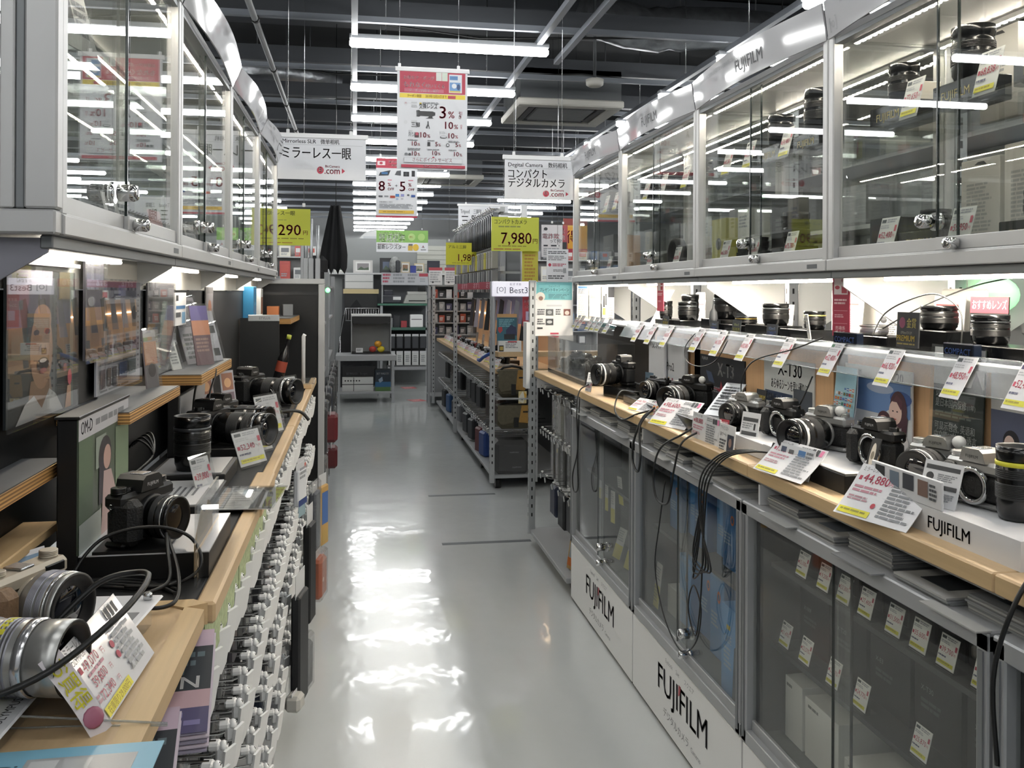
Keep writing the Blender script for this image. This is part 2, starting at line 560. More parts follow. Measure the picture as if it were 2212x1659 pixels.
# ---------------------------------------------------------------- hanging signs
RED = '#b3344a'; INK = '#2b2d33'; YEL = '#e9cf45'; MAG = '#b5405c'
def hang_sign(label, cat, x0, x1, z0, z1, y, items, base='#dddee2', wires=(), top=3.999, rail=True, t=.004, seed=3, rz=0):
    w, h = x1 - x0, z1 - z0
    r = thing('hanging_sign', label, cat, ((x0 + x1) / 2, y, z0), rz)
    mb = MB(); mb.box(-w / 2, w / 2, 0, t, 0, h, mat(base, 0.5)); ink(mb, w, h, items, seed)
    mb.build('board', r, fix=False)
    if rail:
        MB().box(-w / 2 - .012, w / 2 + .012, -.006, .01, h - .012, h + .014, WHITE, .002).build('top_rail', r)
    for u in wires:
        c = MB(); c.box(u * w - w / 2 - .009, u * w - w / 2 + .009, -.002, .004, h + .012, h + .035, WHITE, .003)
        c.build('clip', r)
        MB().tube([(u * w - w / 2, 0, h + .03), (u * w - w / 2, 0, 3.999 - z0)], .0016, STEEL, 5).build('wire', r)
    return r
def logo_bic(u, v, s):
    return [('e', u, v, .035 * s, .1 * s, RED), ('t', u - .012 * s, v + .045 * s, .11 * s, 'B', '#e8d9dd'), ('t', u + .05 * s, v + .075 * s, .16 * s, '.com', RED), ('t', u + .06 * s, v - .06 * s, .06 * s, 'BicCamera', RED),
            ('p', [(u + .28 * s, v - .05 * s), (u + .31 * s, v + .01 * s), (u + .28 * s, v + .07 * s)], RED)]
items = [('r', .035, .005, .97, .235, RED), ('r', .035, .24, .97, .285, YEL),
         ('t', .09, .095, .028, 'お得なクーポンが', '#eee6e8'), ('t', .09, .175, .046, 'もれなく', '#f3eef0', 'l', .3), ('t', .4, .175, .032, '付いてくる', '#f3eef0', 'l', .27),
         ('r', .1, .19, .66, .225, '#c2677a'), ('t', .17, .218, .024, 'クーポン内容をご紹介', '#f0e6e8', 'l', .42),
         ('t', .14, .275, .022, 'クーポン期間', '#a07828', 'l', .2), ('t', .4, .275, .024, '2019年12月31日まで', '#8f4c2e', 'l', .3), ('r', .72, .25, .83, .28, RED),
         ('r', .55, .02, .63, .105, '#d9dcd6'), ('r', .635, .02, .715, .105, '#d3dccf'), ('r', .735, .035, .92, .22, '#dfe3ea'), ('r', .745, .05, .86, .09, '#5b86b8'), ('r', .745, .115, .9, .2, '#6d97c8'), ('e', .81, .15, .035, .025, '#e6eaf0'), ('e', .87, .16, .025, .03, '#2f4d7c'), ('r', .745, .2, .9, .215, '#d9c05a'),
         ('e', .12, .345, .025, .02, '#d5d6d9'), ('t', .1, .345, .012, 'ご購入', RED, 'l', .04), ('r', .2, .325, .28, .34, '#c9cacd'), ('r', .315, .33, .345, .345, '#c9b23a'), ('l', .36, .325, .6, .345, 2, '#7a7c80'), ('l', .2, .355, .29, .385, 2, '#a9aaad'),
         ('t', .31, .385, .04, '交換レンズ', INK, 'l', .26), ('t', .6, .48, .125, '3', RED, 'l', .12), ('t', .725, .475, .07, '%', RED, 'l', .14), ('t', .875, .44, .03, '引', RED), ('t', .875, .478, .03, 'き', RED),
         ('p', [(.27, .41), (.31, .405), (.33, .415), (.5, .415), (.54, .425), (.54, .455), (.5, .465), (.5, .478), (.52, .485), (.4, .488), (.44, .478), (.45, .465), (.33, .462), (.31, .472), (.275, .47)], '#26272a'), ('e', .285, .44, .012, .026, '#4a4c50'),
         ('e', .12, .53, .025, .02, '#d5d6d9'), ('r', .2, .51, .28, .528, '#cfd0d3'), ('t', .2, .575, .04, '三脚', '#4c4e52', 'l', .12), ('p', [(.43, .515), (.445, .515), (.447, .545), (.465, .59), (.455, .59), (.44, .56), (.42, .59), (.405, .58), (.43, .545)], '#3b3d40'),
         ('t', .68, .585, .075, '10', RED, 'l', .12), ('t', .81, .583, .045, '%', RED, 'l', .09), ('t', .9, .56, .018, '引', RED), ('t', .9, .582, .018, 'き', RED),
         ('r', .16, .61, .22, .622, '#d0d1d4'), ('t', .16, .65, .02, 'カメラ', '#6a6c70'), ('t', .16, .672, .02, 'バッグ', '#6a6c70'), ('r', .25, .635, .31, .68, '#4a2e34'), ('r', .26, .63, .3, .66, '#b04a5a'), ('t', .33, .68, .055, '10', RED, 'l', .085), ('t', .425, .679, .033, '%', RED),
         ('r', .6, .61, .66, .622, '#d0d1d4'), ('t', .6, .64, .018, 'フィルター', '#8a8c90', 'l', .1), ('e', .66, .67, .05, .013, '#1e1f21'), ('e', .66, .668, .042, .008, '#dddee2'), ('t', .73, .68, .055, '10', RED, 'l', .085), ('t', .825, .679, .033, '%', RED),
         ('l', .15, .705, .34, .718, 1, '#7c7e82'), ('l', .43, .705, .53, .718, 1, '#7c7e82'), ('l', .73, .705, .92, .725, 2, '#7c7e82'),
         ('t', .21, .765, .045, '10', RED, 'l', .07), ('t', .29, .764, .028, '%', RED), ('r', .43, .725, .47, .765, '#232428'), ('t', .54, .765, .045, '5', RED), ('t', .585, .764, .028, '%', RED), ('e', .72, .75, .025, .018, '#4a4c50'), ('e', .72, .75, .015, .01, '#dddee2'), ('t', .83, .765, .045, '5', RED), ('t', .875, .764, .028, '%', RED),
         ('l', .15, .79, .34, .815, 2, '#7c7e82'), ('l', .43, .795, .64, .808, 1, '#7c7e82'), ('l', .73, .795, .9, .808, 1, '#7c7e82'), ('e', .13, .85, .025, .012, '#6d6f73'), ('e', .18, .852, .02, .012, '#3c3e42'),
         ('t', .21, .865, .045, '10', RED, 'l', .07), ('t', .29, .864, .028, '%', RED), ('t', .5, .855, .045, '10', RED, 'l', .07), ('t', .58, .854, .028, '%', RED), ('t', .81, .86, .045, '10', RED, 'l', .07), ('t', .89, .859, .028, '%', RED),
         ('e', .515, .885, .018, .013, RED), ('r', .1, .885, .93, .935, '#bfc0c5'), ('r', .104, .888, .926, .932, '#dddee2'), ('t', .5, .922, .034, 'さらにポイントサービス', '#b06878', 'c', .56), ('r', .06, .955, .97, .985, RED), ('t', .5, .978, .02, 'BicCamera.com', '#eccdd4', 'c')]
hang_sign('large white coupon sign with red header and 3% lens offer hanging over the aisle', 'sign', .245, .672, 2.195, 2.80, 5.5, items, wires=(.03, .87), top=2.95)
items = [('t', .07, .17, .095, 'Mirrorless SLR', INK, 'l', .37), ('t', .49, .17, .09, '微单相机', INK, 'l', .21), ('r', .02, .2, .96, .208, '#b6b7bb'), ('t', .07, .5, .22, 'ミラーレス一眼', '#1f2024', 'l', .76)] + logo_bic(.5, .76, 1.0)
items[-5:] = [('e', .49, .78, .038, .085, RED), ('t', .475, .82, .11, 'B', '#e8d9dd'), ('t', .535, .86, .16, '.com', RED, 'l', .17), ('t', .545, .715, .06, 'BicCamera', RED, 'l', .16), ('p', [(.73, .73), (.765, .79), (.73, .85)], RED)]
hang_sign('white hanging sign reading Mirrorless SLR above the left cabinets', 'sign', -.44, .057, 2.08, 2.325, 5.2, items, wires=(.13, .83), top=3.0)
items = [('t', .05, .22, .1, 'Degital Camera', INK, 'l', .5), ('t', .63, .22, .1, '数码相机', INK, 'l', .28), ('r', .05, .25, .96, .258, '#b6b7bb'), ('t', .05, .48, .18, 'コンパクト', '#1f2024', 'l', .56), ('t', .05, .7, .18, 'デジタルカメラ', '#1f2024', 'l', .82),
         ('e', .6, .86, .045, .075, RED), ('t', .58, .895, .1, 'B', '#e8d9dd'), ('t', .655, .925, .13, '.com', RED, 'l', .2), ('t', .67, .8, .055, 'BicCamera', RED, 'l', .19), ('p', [(.89, .81), (.93, .86), (.89, .91)], RED)]
hang_sign('white hanging sign reading Degital Camera above the right cabinets', 'sign', .857, 1.268, 1.998, 2.24, 5.2, items, wires=(.13, .83), top=3.0)
items = [('r', 0, 0, 1, .165, RED), ('r', .03, .05, .22, .12, '#ead9dc'), ('e', .12, .085, .04, .022, RED), ('t', .3, .075, .035, '海外の方への', '#f0dfe2', 'l', .6), ('t', .3, .135, .035, '一時保証', '#f0dfe2', 'l', .4),
         ('p', [(.1, .24), (.35, .2), (.3, .29), (.06, .3)], '#2b2f36'), ('r', .13, .235, .28, .27, '#3d6ea0'), ('p', [(.45, .28), (.5, .21), (.6, .2), (.6, .29)], '#4a4c50'), ('r', .66, .22, .8, .3, '#1e1f22'), ('e', .73, .26, .03, .03, '#3a3c40'), ('r', .86, .2, .94, .3, '#26272a'),
         ('t', .06, .55, .17, '8', RED, 'l', .18), ('r', .28, .36, .38, .375, '#c77888'), ('t', .28, .47, .06, '%', RED), ('t', .28, .54, .045, 'OFF', RED), ('t', .46, .49, .06, '+', '#5a5c60'), ('t', .57, .55, .17, '5', RED, 'l', .18), ('r', .78, .36, .9, .375, '#c77888'), ('t', .78, .47, .06, '%', RED), ('t', .78, .54, .045, 'OFF', RED),
         ('r', .06, .63, .16, .66, '#5c5e64'), ('r', .2, .63, .3, .655, '#8b8d92'), ('r', .34, .63, .46, .67, '#a8442f'), ('r', .47, .6, .56, .645, '#3a78b8'), ('r', .6, .6, .68, .64, '#8a8cc0'), ('e', .78, .615, .03, .015, '#47494e'), ('r', .85, .61, .95, .65, '#35549a'), ('r', .48, .67, .54, .7, '#9fb2cc'), ('r', .6, .67, .66, .69, '#b4b5ba'),
         ('t', .08, .75, .02, '対象期間のご案内', '#55575c'), ('l', .08, .77, .92, .85, 4, '#9fa1a6'), ('r', .07, .875, .92, .93, '#e0b84a'), ('l', .17, .895, .85, .912, 1, '#8a6a2a'), ('r', 0, .97, 1, 1, RED)]
hang_sign('white hanging sign with 8% and 5% OFF behind the coupon sign', 'sign', .165, .503, 2.062, 2.55, 7.5, items, wires=(.1, .9), rail=False)
YB = '#b9be3c'; NUM = '#8f3a30'
items = [('t', .1, .17, .1, 'ミラーレス一眼', '#3a4030', 'l', .62), ('l', .25, .3, .6, .33, 1, '#858a40'), ('t', .2, .72, .3, '4,', NUM), ('t', .42, .72, .3, '290', NUM, 'l', .42), ('t', .87, .7, .1, '円', NUM), ('l', .1, .8, .9, .84, 1, '#82762e'), ('l', .05, .92, .8, .95, 1, '#96502e')]
hang_sign('yellow price sign ending in 290 yen above the black side panel at left', 'price sign', -.58, -.262, 1.72, 1.935, 5.45, items, base=YB, rail=False, wires=(.88,), top=2.1)
items = [('t', .06, .2, .12, 'コンパクトカメラ', '#4a5028', 'l', .68), ('l', .15, .26, .65, .33, 1, '#858a40'), ('t', .2, .78, .34, '7,980', NUM, 'l', .64), ('t', .87, .76, .12, '円', NUM), ('l', .14, .84, .75, .88, 1, '#82762e'), ('l', .05, .93, .72, .97, 1, '#96402e')]
hang_sign('yellow price sign reading 7,980 yen above the compact camera rack', 'price sign', 1.05, 1.43, 1.775, 2.043, 7.0, items, base=YB, rail=False, wires=(.5,), top=3.0)
items = [('t', .04, .25, .12, 'Tripod', '#6a6c70', 'l', .18), ('t', .3, .25, .11, '三脚架', '#6a6c70', 'l', .16), ('t', .06, .6, .26, '三 脚', '#3a3c40', 'l', .34)]
hang_sign('white hanging sign reading Tripod behind the tripod rack', 'sign', 1.24, 1.86, 2.11, 2.52, 11.0, items, wires=(.15, .9))
items = [('r', 0, 0, 1, .56, '#7fae55'), ('t', .05, .22, .12, '2019年10月開始', '#dfeacd', 'l', .42), ('t', .05, .5, .28, '軽減税率', '#f2f5ec', 'l', .5), ('e', .68, .3, .07, .17, '#aac77c'), ('e', .87, .3, .07, .17, '#a2c473'), ('t', .64, .34, .09, '8%', '#b57a3a'),
         ('t', .02, .68, .06, '業務用端末を利用して対応', '#8a4a52', 'l', .5), ('t', .02, .86, .17, '最新レジスター', '#4a4c52', 'l', .54), ('r', .62, .62, .7, .7, '#55565a'), ('r', .61, .7, .7, .93, '#c9a540'), ('e', .76, .78, .06, .16, '#dcb63a'), ('t', .88, .8, .12, 'A', RED), ('l', .86, .87, .97, .93, 1, '#55565a')]
hang_sign('green and white tax rate banner hanging far down the aisle', 'banner', .295, 1.03, 2.02, 2.33, 13.0, items, rail=False, wires=(.1, .88))
items = [('t', .08, .25, .12, 'アルミ三脚', '#4a5028', 'l', .7), ('t', .4, .82, .32, '1,980', NUM, 'l', .55), ('l', .2, .9, .8, .94, 1, '#82762e')]
hang_sign('small yellow price sign half hidden behind the tripod rack', 'price sign', .892, 1.2, 1.723, 1.945, 9.0, items, base='#c9c530', rail=False, wires=(.1,))
t = thing('round_sign', 'round white and orange album sign beyond the tax banner', 'sign', (.33, 15, 2.16), 0)
mb = MB(); n = 40
mb.prism([(.31 * math.cos(2 * PI * i / n), .31 * math.sin(2 * PI * i / n)) for i in range(n)], 0, .006, mat('#d2d3d4', .5))
mb.add([(.31 * math.cos(a), -.0006, .31 * math.sin(a)) for a in [PI + .15 + (PI - .3) * i / 20 for i in range(21)]], [tuple(range(21))], mat('#dd7c3a', .5))
mb.text('アルバム', -.22, -.17, .11, mat('#f3e6da', .5), -.0012); mb.box(-.2, .02, -.0008, 0, 0, .2, mat('#bcc0c4', .5)); mb.box(.08, .2, -.0008, 0, .04, .14, mat('#a39a90', .5))
mb.build('disc', t, fix=False)
MB().tube([(0, .003, .3), (0, .003, 1.839)], .002, STEEL, 5).build('wire', t)
items = [('t', .1, .2, .09, '?', INK), ('e', .2, .13, .09, .05, '#3a3c40'), ('t', .05, .42, .13, '電詐欺', RED, 'l', .8), ('t', .4, .55, .1, 'って何?', INK, 'l', .55), ('r', .1, .62, .3, .67, '#44464a'), ('r', .45, .62, .85, .67, '#44464a'), ('l', .1, .72, .9, .95, 4, '#9c9ea2')]
hang_sign('white and red fraud notice hanging right of the yellow compact camera price', 'notice', 1.7, 1.9, 1.78, 2.08, 8.2, items, base='#d8d4d6', rail=False, wires=(.5,))
items = [('r', 0, 0, 1, .2, '#8e3b34'), ('r', .05, .25, .95, .9, '#d99a2e'), ('t', .1, .7, .3, '得', RED), ('r', 0, .9, 1, 1, RED)]
hang_sign('orange and yellow banner hanging at the far end beside the right cabinets', 'banner', 2.07, 2.32, 1.86, 2.2, 8.9, items, base='#d2a54a', rail=False, wires=(.5,))
items = [('r', 0, .0, 1, 1, '#a34a52'), ('t', .1, .3, .16, '電', '#f0e2e4'), ('t', .1, .55, .16, '池', '#f0e2e4'), ('r', .1, .65, .9, .95, '#2a2b2e')]
hang_sign('narrow dark red tag sign hanging beside the fraud notice', 'sign', 1.93, 2.02, 1.85, 2.1, 8.5, items, rail=False, wires=(.5,))
# ---------------------------------------------------------------- glass cabinets
FRM = mat('#bfbfbf', 0.42, 0.35, 0.03, 6)
FRM_D = mat('#7d8083', 0.45, 0.3)
DARKE = mat('#1a2422', 0.2)
HEAD = mat('#d3d3d6', 0.07, 0, 0, 1, 0, 0.6, None, 0.6)
def led_material(): return emit('#fff4e2', STRIP)
LED = led_material()
LED_L = emit('#fff4e2', STRIP_L)
FRM_SHADE = mat('#acaeb1', 0.42, 0.35, 0.03, 6)  # lower cabinet frames: darker FRM, counter shade and vignetting put into the colour
RAILP = pane('#fafbfb', 0.02, 1.5, 0.22)
def lock(name, par, x, z, y, big=True):
    mb = MB()
    mb.M = Matrix.Translation((x, y, z)) @ Matrix.Scale(1.45 if name == 'pane_lock' else 1.15, 4)
    mb.lathe([(.009, 0), (.011, .002), (.011, .02), (.009, .024), (.004, .024)], CHROME, 18, ax='y')
    if big:
        mb.lathe([(.014, -.012), (.014, -.003)], CHROME, 18, ax='y')
    mb.box(-.0012, .0012, -.0245, -.023, -.005, .005, BLACK)
    return mb.build(name, par)
def bowed(w, h, bow, m, items, tilt=.02, arch=.0, n=20):
    mb = MB(); rows = []
    def B(x): return -bow * math.sin(PI * min(1, max(0, x / w)))
    for z in (0, h):
        rows.append([(w * i / n, B(w * i / n) - tilt * z / h, z + (arch * math.sin(PI * i / n) if z else 0)) for i in range(n + 1)])
    back = [[(p[0], p[1] + .004, p[2]) for p in r] for r in rows]
    mb.grid(rows, m); mb.grid(back, m)
    for a, b_ in ((rows[0], back[0]), (rows[1], back[1])): mb.grid([a, b_], m)
    k = len(mb.v)
    for (x, z, hh, s, c, al) in items:
        mb.text(s, x, z, hh, c, 0, al)
    for p in mb.v[k:]:
        p.y = B(p.x) - tilt * p.z / h - .001
    return mb
def upper_cabinet(label, org, rz, w, D, items, bow, left=False, lockside=.55, group=None):
    t = thing('display_cabinet', label, 'display cabinet', org, rz, group)
    H = .615
    mb = MB()
    mb.box(0, w, .0, D, 0, .034, FRM, .003)
    mb.box(0, w, -.004, .004, .0, .03, FRM, .002)
    mb.box(0, w, .006, D, H, H + .02, FRM, .002)
    mb.box(.02, w - .02, .004, .03, H - .012, H, FRM_D)
    for x in (0, w - .026):
        mb.box(x, x + .026, 0, .03, .03, H + .01, FRM, .003)
        mb.box(x, x + .026, D - .03, D, .03, H + .01, FRM, .003)
    mb.box(w - .1, w - .045, -.0045, -.004, .008, .02, GREY_D)
    mb.build('frame', t)
    for i, (a, b_, y) in enumerate(((.026, w * .5 + .03, .02), (w * .5 - .03, w - .026, .010))):
        g = MB().box(a, b_, y, y + .004, .062, H - .01, GLASS).build('glass_door', t)
        MB().box(b_ - .004 if i == 0 else a, b_ if i == 0 else a + .004, y - .0005, y + .0045, .062, H - .01, DARKE).build('polished_edge', g)
        MB().box(a, b_, y - .004, y + .007, .034, .064, FRM, .002).build('bottom_sash', g)
    lock('sash_lock', t, w * lockside, .047, .004)
    lock('pane_lock', t, w * (lockside - .1), .1, .012)
    MB().box(.028, w - .028, .035, D - .01, .355, .361, GLASS).build('glass_shelf', t)
    e = MB()
    for x in (.02, w - .024): e.box(x, x + .004, .03, D - .03, .034, H, GLASS)
    e.build('side_pane', t)
    MB().box(.026, w - .026, D - .016, D - .012, .034, H, GLASS).build('back_pane', t)
    mb = MB()
    for y in (.05, D - .06):
        mb.box(.04, w - .04, y, y + .012, H - .012, H, WHITE)
        nled = 34
        for i in range(nled):
            x = .05 + (w - .1) * i / (nled - 1)
            mb.box(x - .006, x + .006, y + .002, y + .010, H - .0145, H - .012, LED)
    mb.build('led_strip', t)
    hd = bowed(w - .006, .068 if left else .1, bow, HEAD, items, .03 if left else .015, .012 if left else .004)
    o = hd.build('curved_header', t, (.003, -.002, H + .006), (0, 0, 0), fix=False)
    # lamp and lip underneath
    MB().box(0, w, .012, .03, -.02, 0, FRM_D, .002).build('underside_lip', t)
    mb = MB(); a_, b_, yl = (.1, w - .1, .1) if not left else (.12, w * .6, .045)
    mb = MB(); mb.box(a_, b_, yl, yl + .025, -.02, -.0, WHITE, .003); mb.box(a_, b_, yl + .002, yl + .023, -.027, -.0201, LED_L if left else LED, .002)
    mb.build('under_cabinet_lamp', t)
    return t
LOGO = mat('#47484c', .5)
FJ = '株式会社'
def head_items(w):
    return [(w * .47, .03, .038, 'FUJIFILM', LOGO, 'l'), (w * .1, .07, .012, '商品の詳しいご説明は売場係員までお気軽にお声がけください。', mat('#8d8e92', .5), 'l'),
            (.02, .02, .03, '[o]', mat('#9b9ca0', .5), 'l')]
posts = (5.13, 4.18, 3.2, 2.245, 1.29)
lab = ('right upper glass cabinet at the far end of the row with a tripod case inside', 'second right upper glass cabinet from the far end with gold and black goods',
       'third right upper glass cabinet from the far end with a lens on its top shelf', 'nearest right upper glass cabinet with white boxes and 52,400 yen price card')
UPR = []
for i in range(4):
    w = posts[i] - posts[i + 1] - .004
    UPR.append(upper_cabinet(lab[i], (1.25, posts[i], 1.512), -PI / 2, w, .36, head_items(w), .035, group='right upper glass cabinets'))
lposts = (1.404, 2.31, 3.23, 4.15, 5.08)
lab = ('nearest left upper glass cabinet with a wide grey end post', 'second left upper glass cabinet with a small pink card inside', 'third left upper glass cabinet from the camera', 'farthest left upper glass cabinet below the Mirrorless sign')
UPL = []
for i in range(4):
    w = lposts[i + 1] - lposts[i] - .004
    UPL.append(upper_cabinet(lab[i], (-.42, lposts[i], 1.53), PI / 2, w, .38, [], .02, True, .5, group='left upper glass cabinets'))
# wide end post of the nearest left cabinet
MB().box(-.03, -.002, -.002, .042, .036, .7, FRM, .003).box(-.026, -.002, .042, .055, .036, .7, FRM_D, .002).box(-.03, -.002, .055, .074, .036, .7, FRM, .002).box(-.03, .0, .0, .38, 0, .035, FRM, .003).build('end_post', UPL[0])

BRK = mat('#dfe0de', 0.4)
def bracket(x0, x1, y, z0, z1, zf, label, col=BRK):
    o = MB().prism([(x0, z1), (x1, z1), (x1, z0), (x0, zf)], y - .003, y + .003, col, 'xz').build('shelf_bracket')
    return tag(o, label, 'bracket', 'shelf brackets under the glass cabinets')
names = ('at the far end', 'behind the stacked lenses', 'behind the lens blocks', 'behind the red staff card', 'nearest')
for i, y in enumerate(posts[:4] + (1.3,)):
    bracket(1.29, 1.6, y - .01, 1.27, 1.508, 1.47, 'white angled bracket under the right cabinets, %s' % names[i])
    bracket(2.0, 1.66, y - .01, 1.27, 1.508, 1.47, 'white angled bracket on the back side of the right racks, %s' % names[i])
names = ('nearest, grey plate under the end post', 'second from the camera', 'third from the camera', 'fourth from the camera', 'farthest by the black panel')
for i, y in enumerate((1.41, 2.31, 3.23, 4.15, 5.07)):
    bracket(-.44, -.525, y, 1.452, 1.526, 1.505, 'angled bracket under the left cabinets, %s' % names[i], BRK if i else mat('#86858f', .45))
def upright(x, y, z1, label, z0=0.0, m=None):
    mb = MB(); mb.box(x - .02, x + .02, y - .015, y + .015, z0, z1, m or ALU, .003)
    z = z0 + .1
    while z < z1 - .05:
        mb.box(x - .0205, x + .0205, y - .004, y + .004, z, z + .02, BLACK); mb.box(x - .004, x + .004, y - .0155, y + .0155, z, z + .02, BLACK); z += .05
    return tag(mb.build('rack_upright'), label, 'upright', 'slotted rack uprights')
for i, y in enumerate(posts):
    upright(1.63, y - .01, 2.2, 'slotted upright carrying the right cabinets, %s from the far end' % ORD[i])
for i, y in enumerate((1.41, 2.31, 3.23, 4.15, 5.07)):
    upright(-.56, y, 1.52, 'slotted upright carrying the left cabinets, %s from the camera' % ORD[i])

# ---------------------------------------------------------------- right lower cabinets
PLN = mat('#f2f2f2', 0.28)
def lower_cabinet(label, yf, yn, shelves):
    w = yf - yn - .004; D = .5
    t = thing('base_cabinet', label, 'glass base cabinet', (1.01, yf, 0), -PI / 2, 'right glass base cabinets')
    mb = MB()
    mb.box(0, w, .0, .03, .275, .31, FRM_SHADE, .002); mb.box(0, w, 0, .035, .87, .905, FRM_SHADE, .003)
    for x in (0, w - .03):
        mb.box(x, x + .03, 0, .03, .275, .9, FRM_SHADE, .003); mb.box(x + .008, x + .02, -.003, 0, .29, .87, FRM_D)
    mb.box(0, w, .03, D, .275, .29, GREY_D); mb.box(0, w, .03, D, .893, .905, GREY, .001)
    mb.box(0, w, D - .01, D, .28, .9, mat('#232527', .6)); mb.box(0, .004, .03, D, .28, .9, mat('#232527', .6)); mb.box(w - .004, w, .03, D, .28, .9, mat('#232527', .6))
    mb.build('carcass', t)
    p = MB(); p.box(0.002, w - .002, .004, .03, .012, .268, PLN, .002); p.box(0, w, .01, .03, .268, .276, BLACK); p.box(0, w, .012, .03, 0, .014, BLACK)
    p.text('FUJIFILM', w * .3, .125, .088, mat('#515155', .5), .0032, 'l', w * .5, bold=.05)
    p.prism([(w * .505, .175), (w * .52, .185), (w * .528, .212), (w * .508, .212)], .0032, .003, mat('#b04a55', .5))
    p.text('デジタルカメラ', w * .36, .055, .024, mat('#8a8a8e', .5), .0032, 'l'); p.text('Cameras', w * .62, .055, .016, mat('#9a9a9e', .5), .0032, 'l')
    for u, s in ((.38, 'Eyelook'), (.48, '2wt'), (.56, 'スクエア')): p.text(s, w * u, .235, .015, mat('#a2a2a6', .5), .0032)
    p.build('plinth', t, fix=False)
    for i, (a, b_, y) in enumerate(((.03, w * .5 + .03, .020), (w * .5 - .03, w - .03, .010))):
        g = MB().box(a, b_, y, y + .004, .335, .872, GLASS).build('glass_door', t)
        MB().box(b_ - .004 if i == 0 else a, b_ if i == 0 else a + .004, y - .0005, y + .0045, .335, .872, DARKE).build('polished_edge', g)
        MB().box(a, b_, y - .004, y + .007, .305, .337, FRM_SHADE, .002).build('bottom_sash', g)
    lock('sash_lock', t, w * .58, .335, .004); lock('pane_lock', t, w * .58, .40, .012)
    for z in shelves:
        mb = MB(); mb.box(.006, w - .006, .08, D - .012, z - .012, z, mat('#3e4042', .5)); mb.build('inner_shelf', t)
    return t
lower_cabinet('farthest right glass base cabinet holding hanging yellow and white tags', 4.165, 3.205, (.62,))
lower_cabinet('middle right glass base cabinet holding blue product boxes', 3.2, 2.25, (.6,))
lower_cabinet('near right glass base cabinet with dark boxes and rows of small price cards', 2.245, 1.3, (.74, .53))
lower_cabinet('right glass base cabinet cut by the picture edge', 1.295, .36, (.6,))

# ---------------------------------------------------------------- right counter
def slab(name, x0, x1, y0, y1, z0, z1, m, label, cat, mf=None, b=.003):
    mb = MB().box(x0, x1, y0, y1, z0, z1, m, b)
    if mf: mb.box(x0 - .0006, x0, y0 + b, y1 - b, z0 + b, z1 - b, mf)
    return tag(mb.build(name), label, cat)
cs = (5.12, 3.19, 2.235, 1.305, .3)
lab = ('long far beech worktop under the clear display case and black cameras', 'beech worktop section under the silver camera and black stand', 'beech worktop section under the white branded stand', 'beech worktop corner at the right picture edge')
for i in range(4):
    slab('worktop', 1.02, 1.36, cs[i + 1] + .001, cs[i] - .001, .966, 1.0, BEECH, lab[i], 'worktop', BEECH_F)
# back boarding and the lens shelf
for i, (a, b_) in enumerate(((3.9, 3.46), (3.36, 2.36), (2.285, 1.2))):
    tag(MB().box(1.335, 1.35, b_, a, 1.0, 1.285, PEACH).build('back_board'), ('warm wood back board behind the black cameras at the far end', 'warm wood back board behind the dark star poster', 'warm wood back board behind the family poster')[i], 'back board')
tag(MB().box(1.4, 1.41, .4, 5.12, 1.0, 1.28, mat('#3a3431', .6)).build('rear_board'), 'dark rear board showing in the gaps of the wood boarding', 'back board')
SH = mat('#c9cacb', .3)
for i, (a, b_) in enumerate(((4.17, 3.21), (3.195, 2.25), (2.24, 1.25))):
    tag(MB().box(1.285, 1.62, b_, a, 1.29, 1.305, SH, .002).build('lens_shelf'), 'raised shelf under the display lenses, %s section' % ('far', 'middle', 'near')[i], 'shelf')
    mb = MB()
    mb.add([(1.29, a, 1.318), (1.29, b_, 1.318), (1.248, b_, 1.245), (1.248, a, 1.245)], [(0, 1, 2, 3)], RAILP)
    mb.add([(1.292, a, 1.318), (1.292, b_, 1.318), (1.25, b_, 1.245), (1.25, a, 1.245)], [(0, 1, 2, 3)], RAILP)
    mb.tube([(1.29, a, 1.318), (1.29, b_, 1.318)], .0015, pane('#dfe6e6', .15), 6)
    mb.tube([(1.248, a, 1.245), (1.248, b_, 1.245)], .0018, pane('#dfe6e6', .15), 6)
    tag(mb.build('price_rail', fix=False), 'sloping clear price rail below the lens shelf, %s section' % ('far', 'middle', 'near')[i], 'price rail')
# ---------------------------------------------------------------- left counter
slab('worktop', -.52, -.227, 1.377, 4.85, .97, .996, BLACK_M, 'long black worktop under the cameras on the left', 'worktop')
mb = MB()
for i, (a, b_) in enumerate(((1.36, 1.98), (1.983, 2.3), (2.303, 3.1), (3.103, 4.83))):
    mb.box(-.226 - (.012 if i == 1 else 0), -.197 + (.004 if i == 1 else 0), a, b_, .968, 1.0 + (.004 if i == 1 else 0), BEECH, .004)
tag(mb.build('edge_strip'), 'pale wood edging strip along the front of the black left worktop', 'worktop edging')
t = thing('worktop', 'near pale wood worktop under the silver cameras', 'worktop', (0, 0, 0))
MB().prism([(-.52, .45), (-.235, .45), (-.235, 1.335), (-.255, 1.352), (-.52, 1.352)], .972, .998, BEECH, 'xy').build('top', t)
MB().prism([(-.236, .45), (-.207, .45), (-.207, 1.325), (-.236, 1.34)], .978, 1.002, BEECH_F, 'xy').build('front_edging', t)
MB().prism([(-.52, 1.352), (-.256, 1.352), (-.236, 1.34), (-.207, 1.356), (-.23, 1.375), (-.52, 1.375)], .97, 1.001, BEECH_F, 'xy').build('back_edging', t)
tag(MB().box(-.535, -.525, .5, 5.05, 1.0, 1.45, mat('#141516', .5, 0, .2, 3)).build('backing_board'), 'black backing board behind the left posters and shelves', 'back panel')
mb = MB()
for i in range(8): pass
mb.box(-.5, -.49, .4, 5.0, .107, .94, mat('#2a2c2e', .7, 0, .2, 40))
o = mb.build('pegboard'); tag(o, 'dark pegboard panel below the left worktop that carries the hooks', 'pegboard')
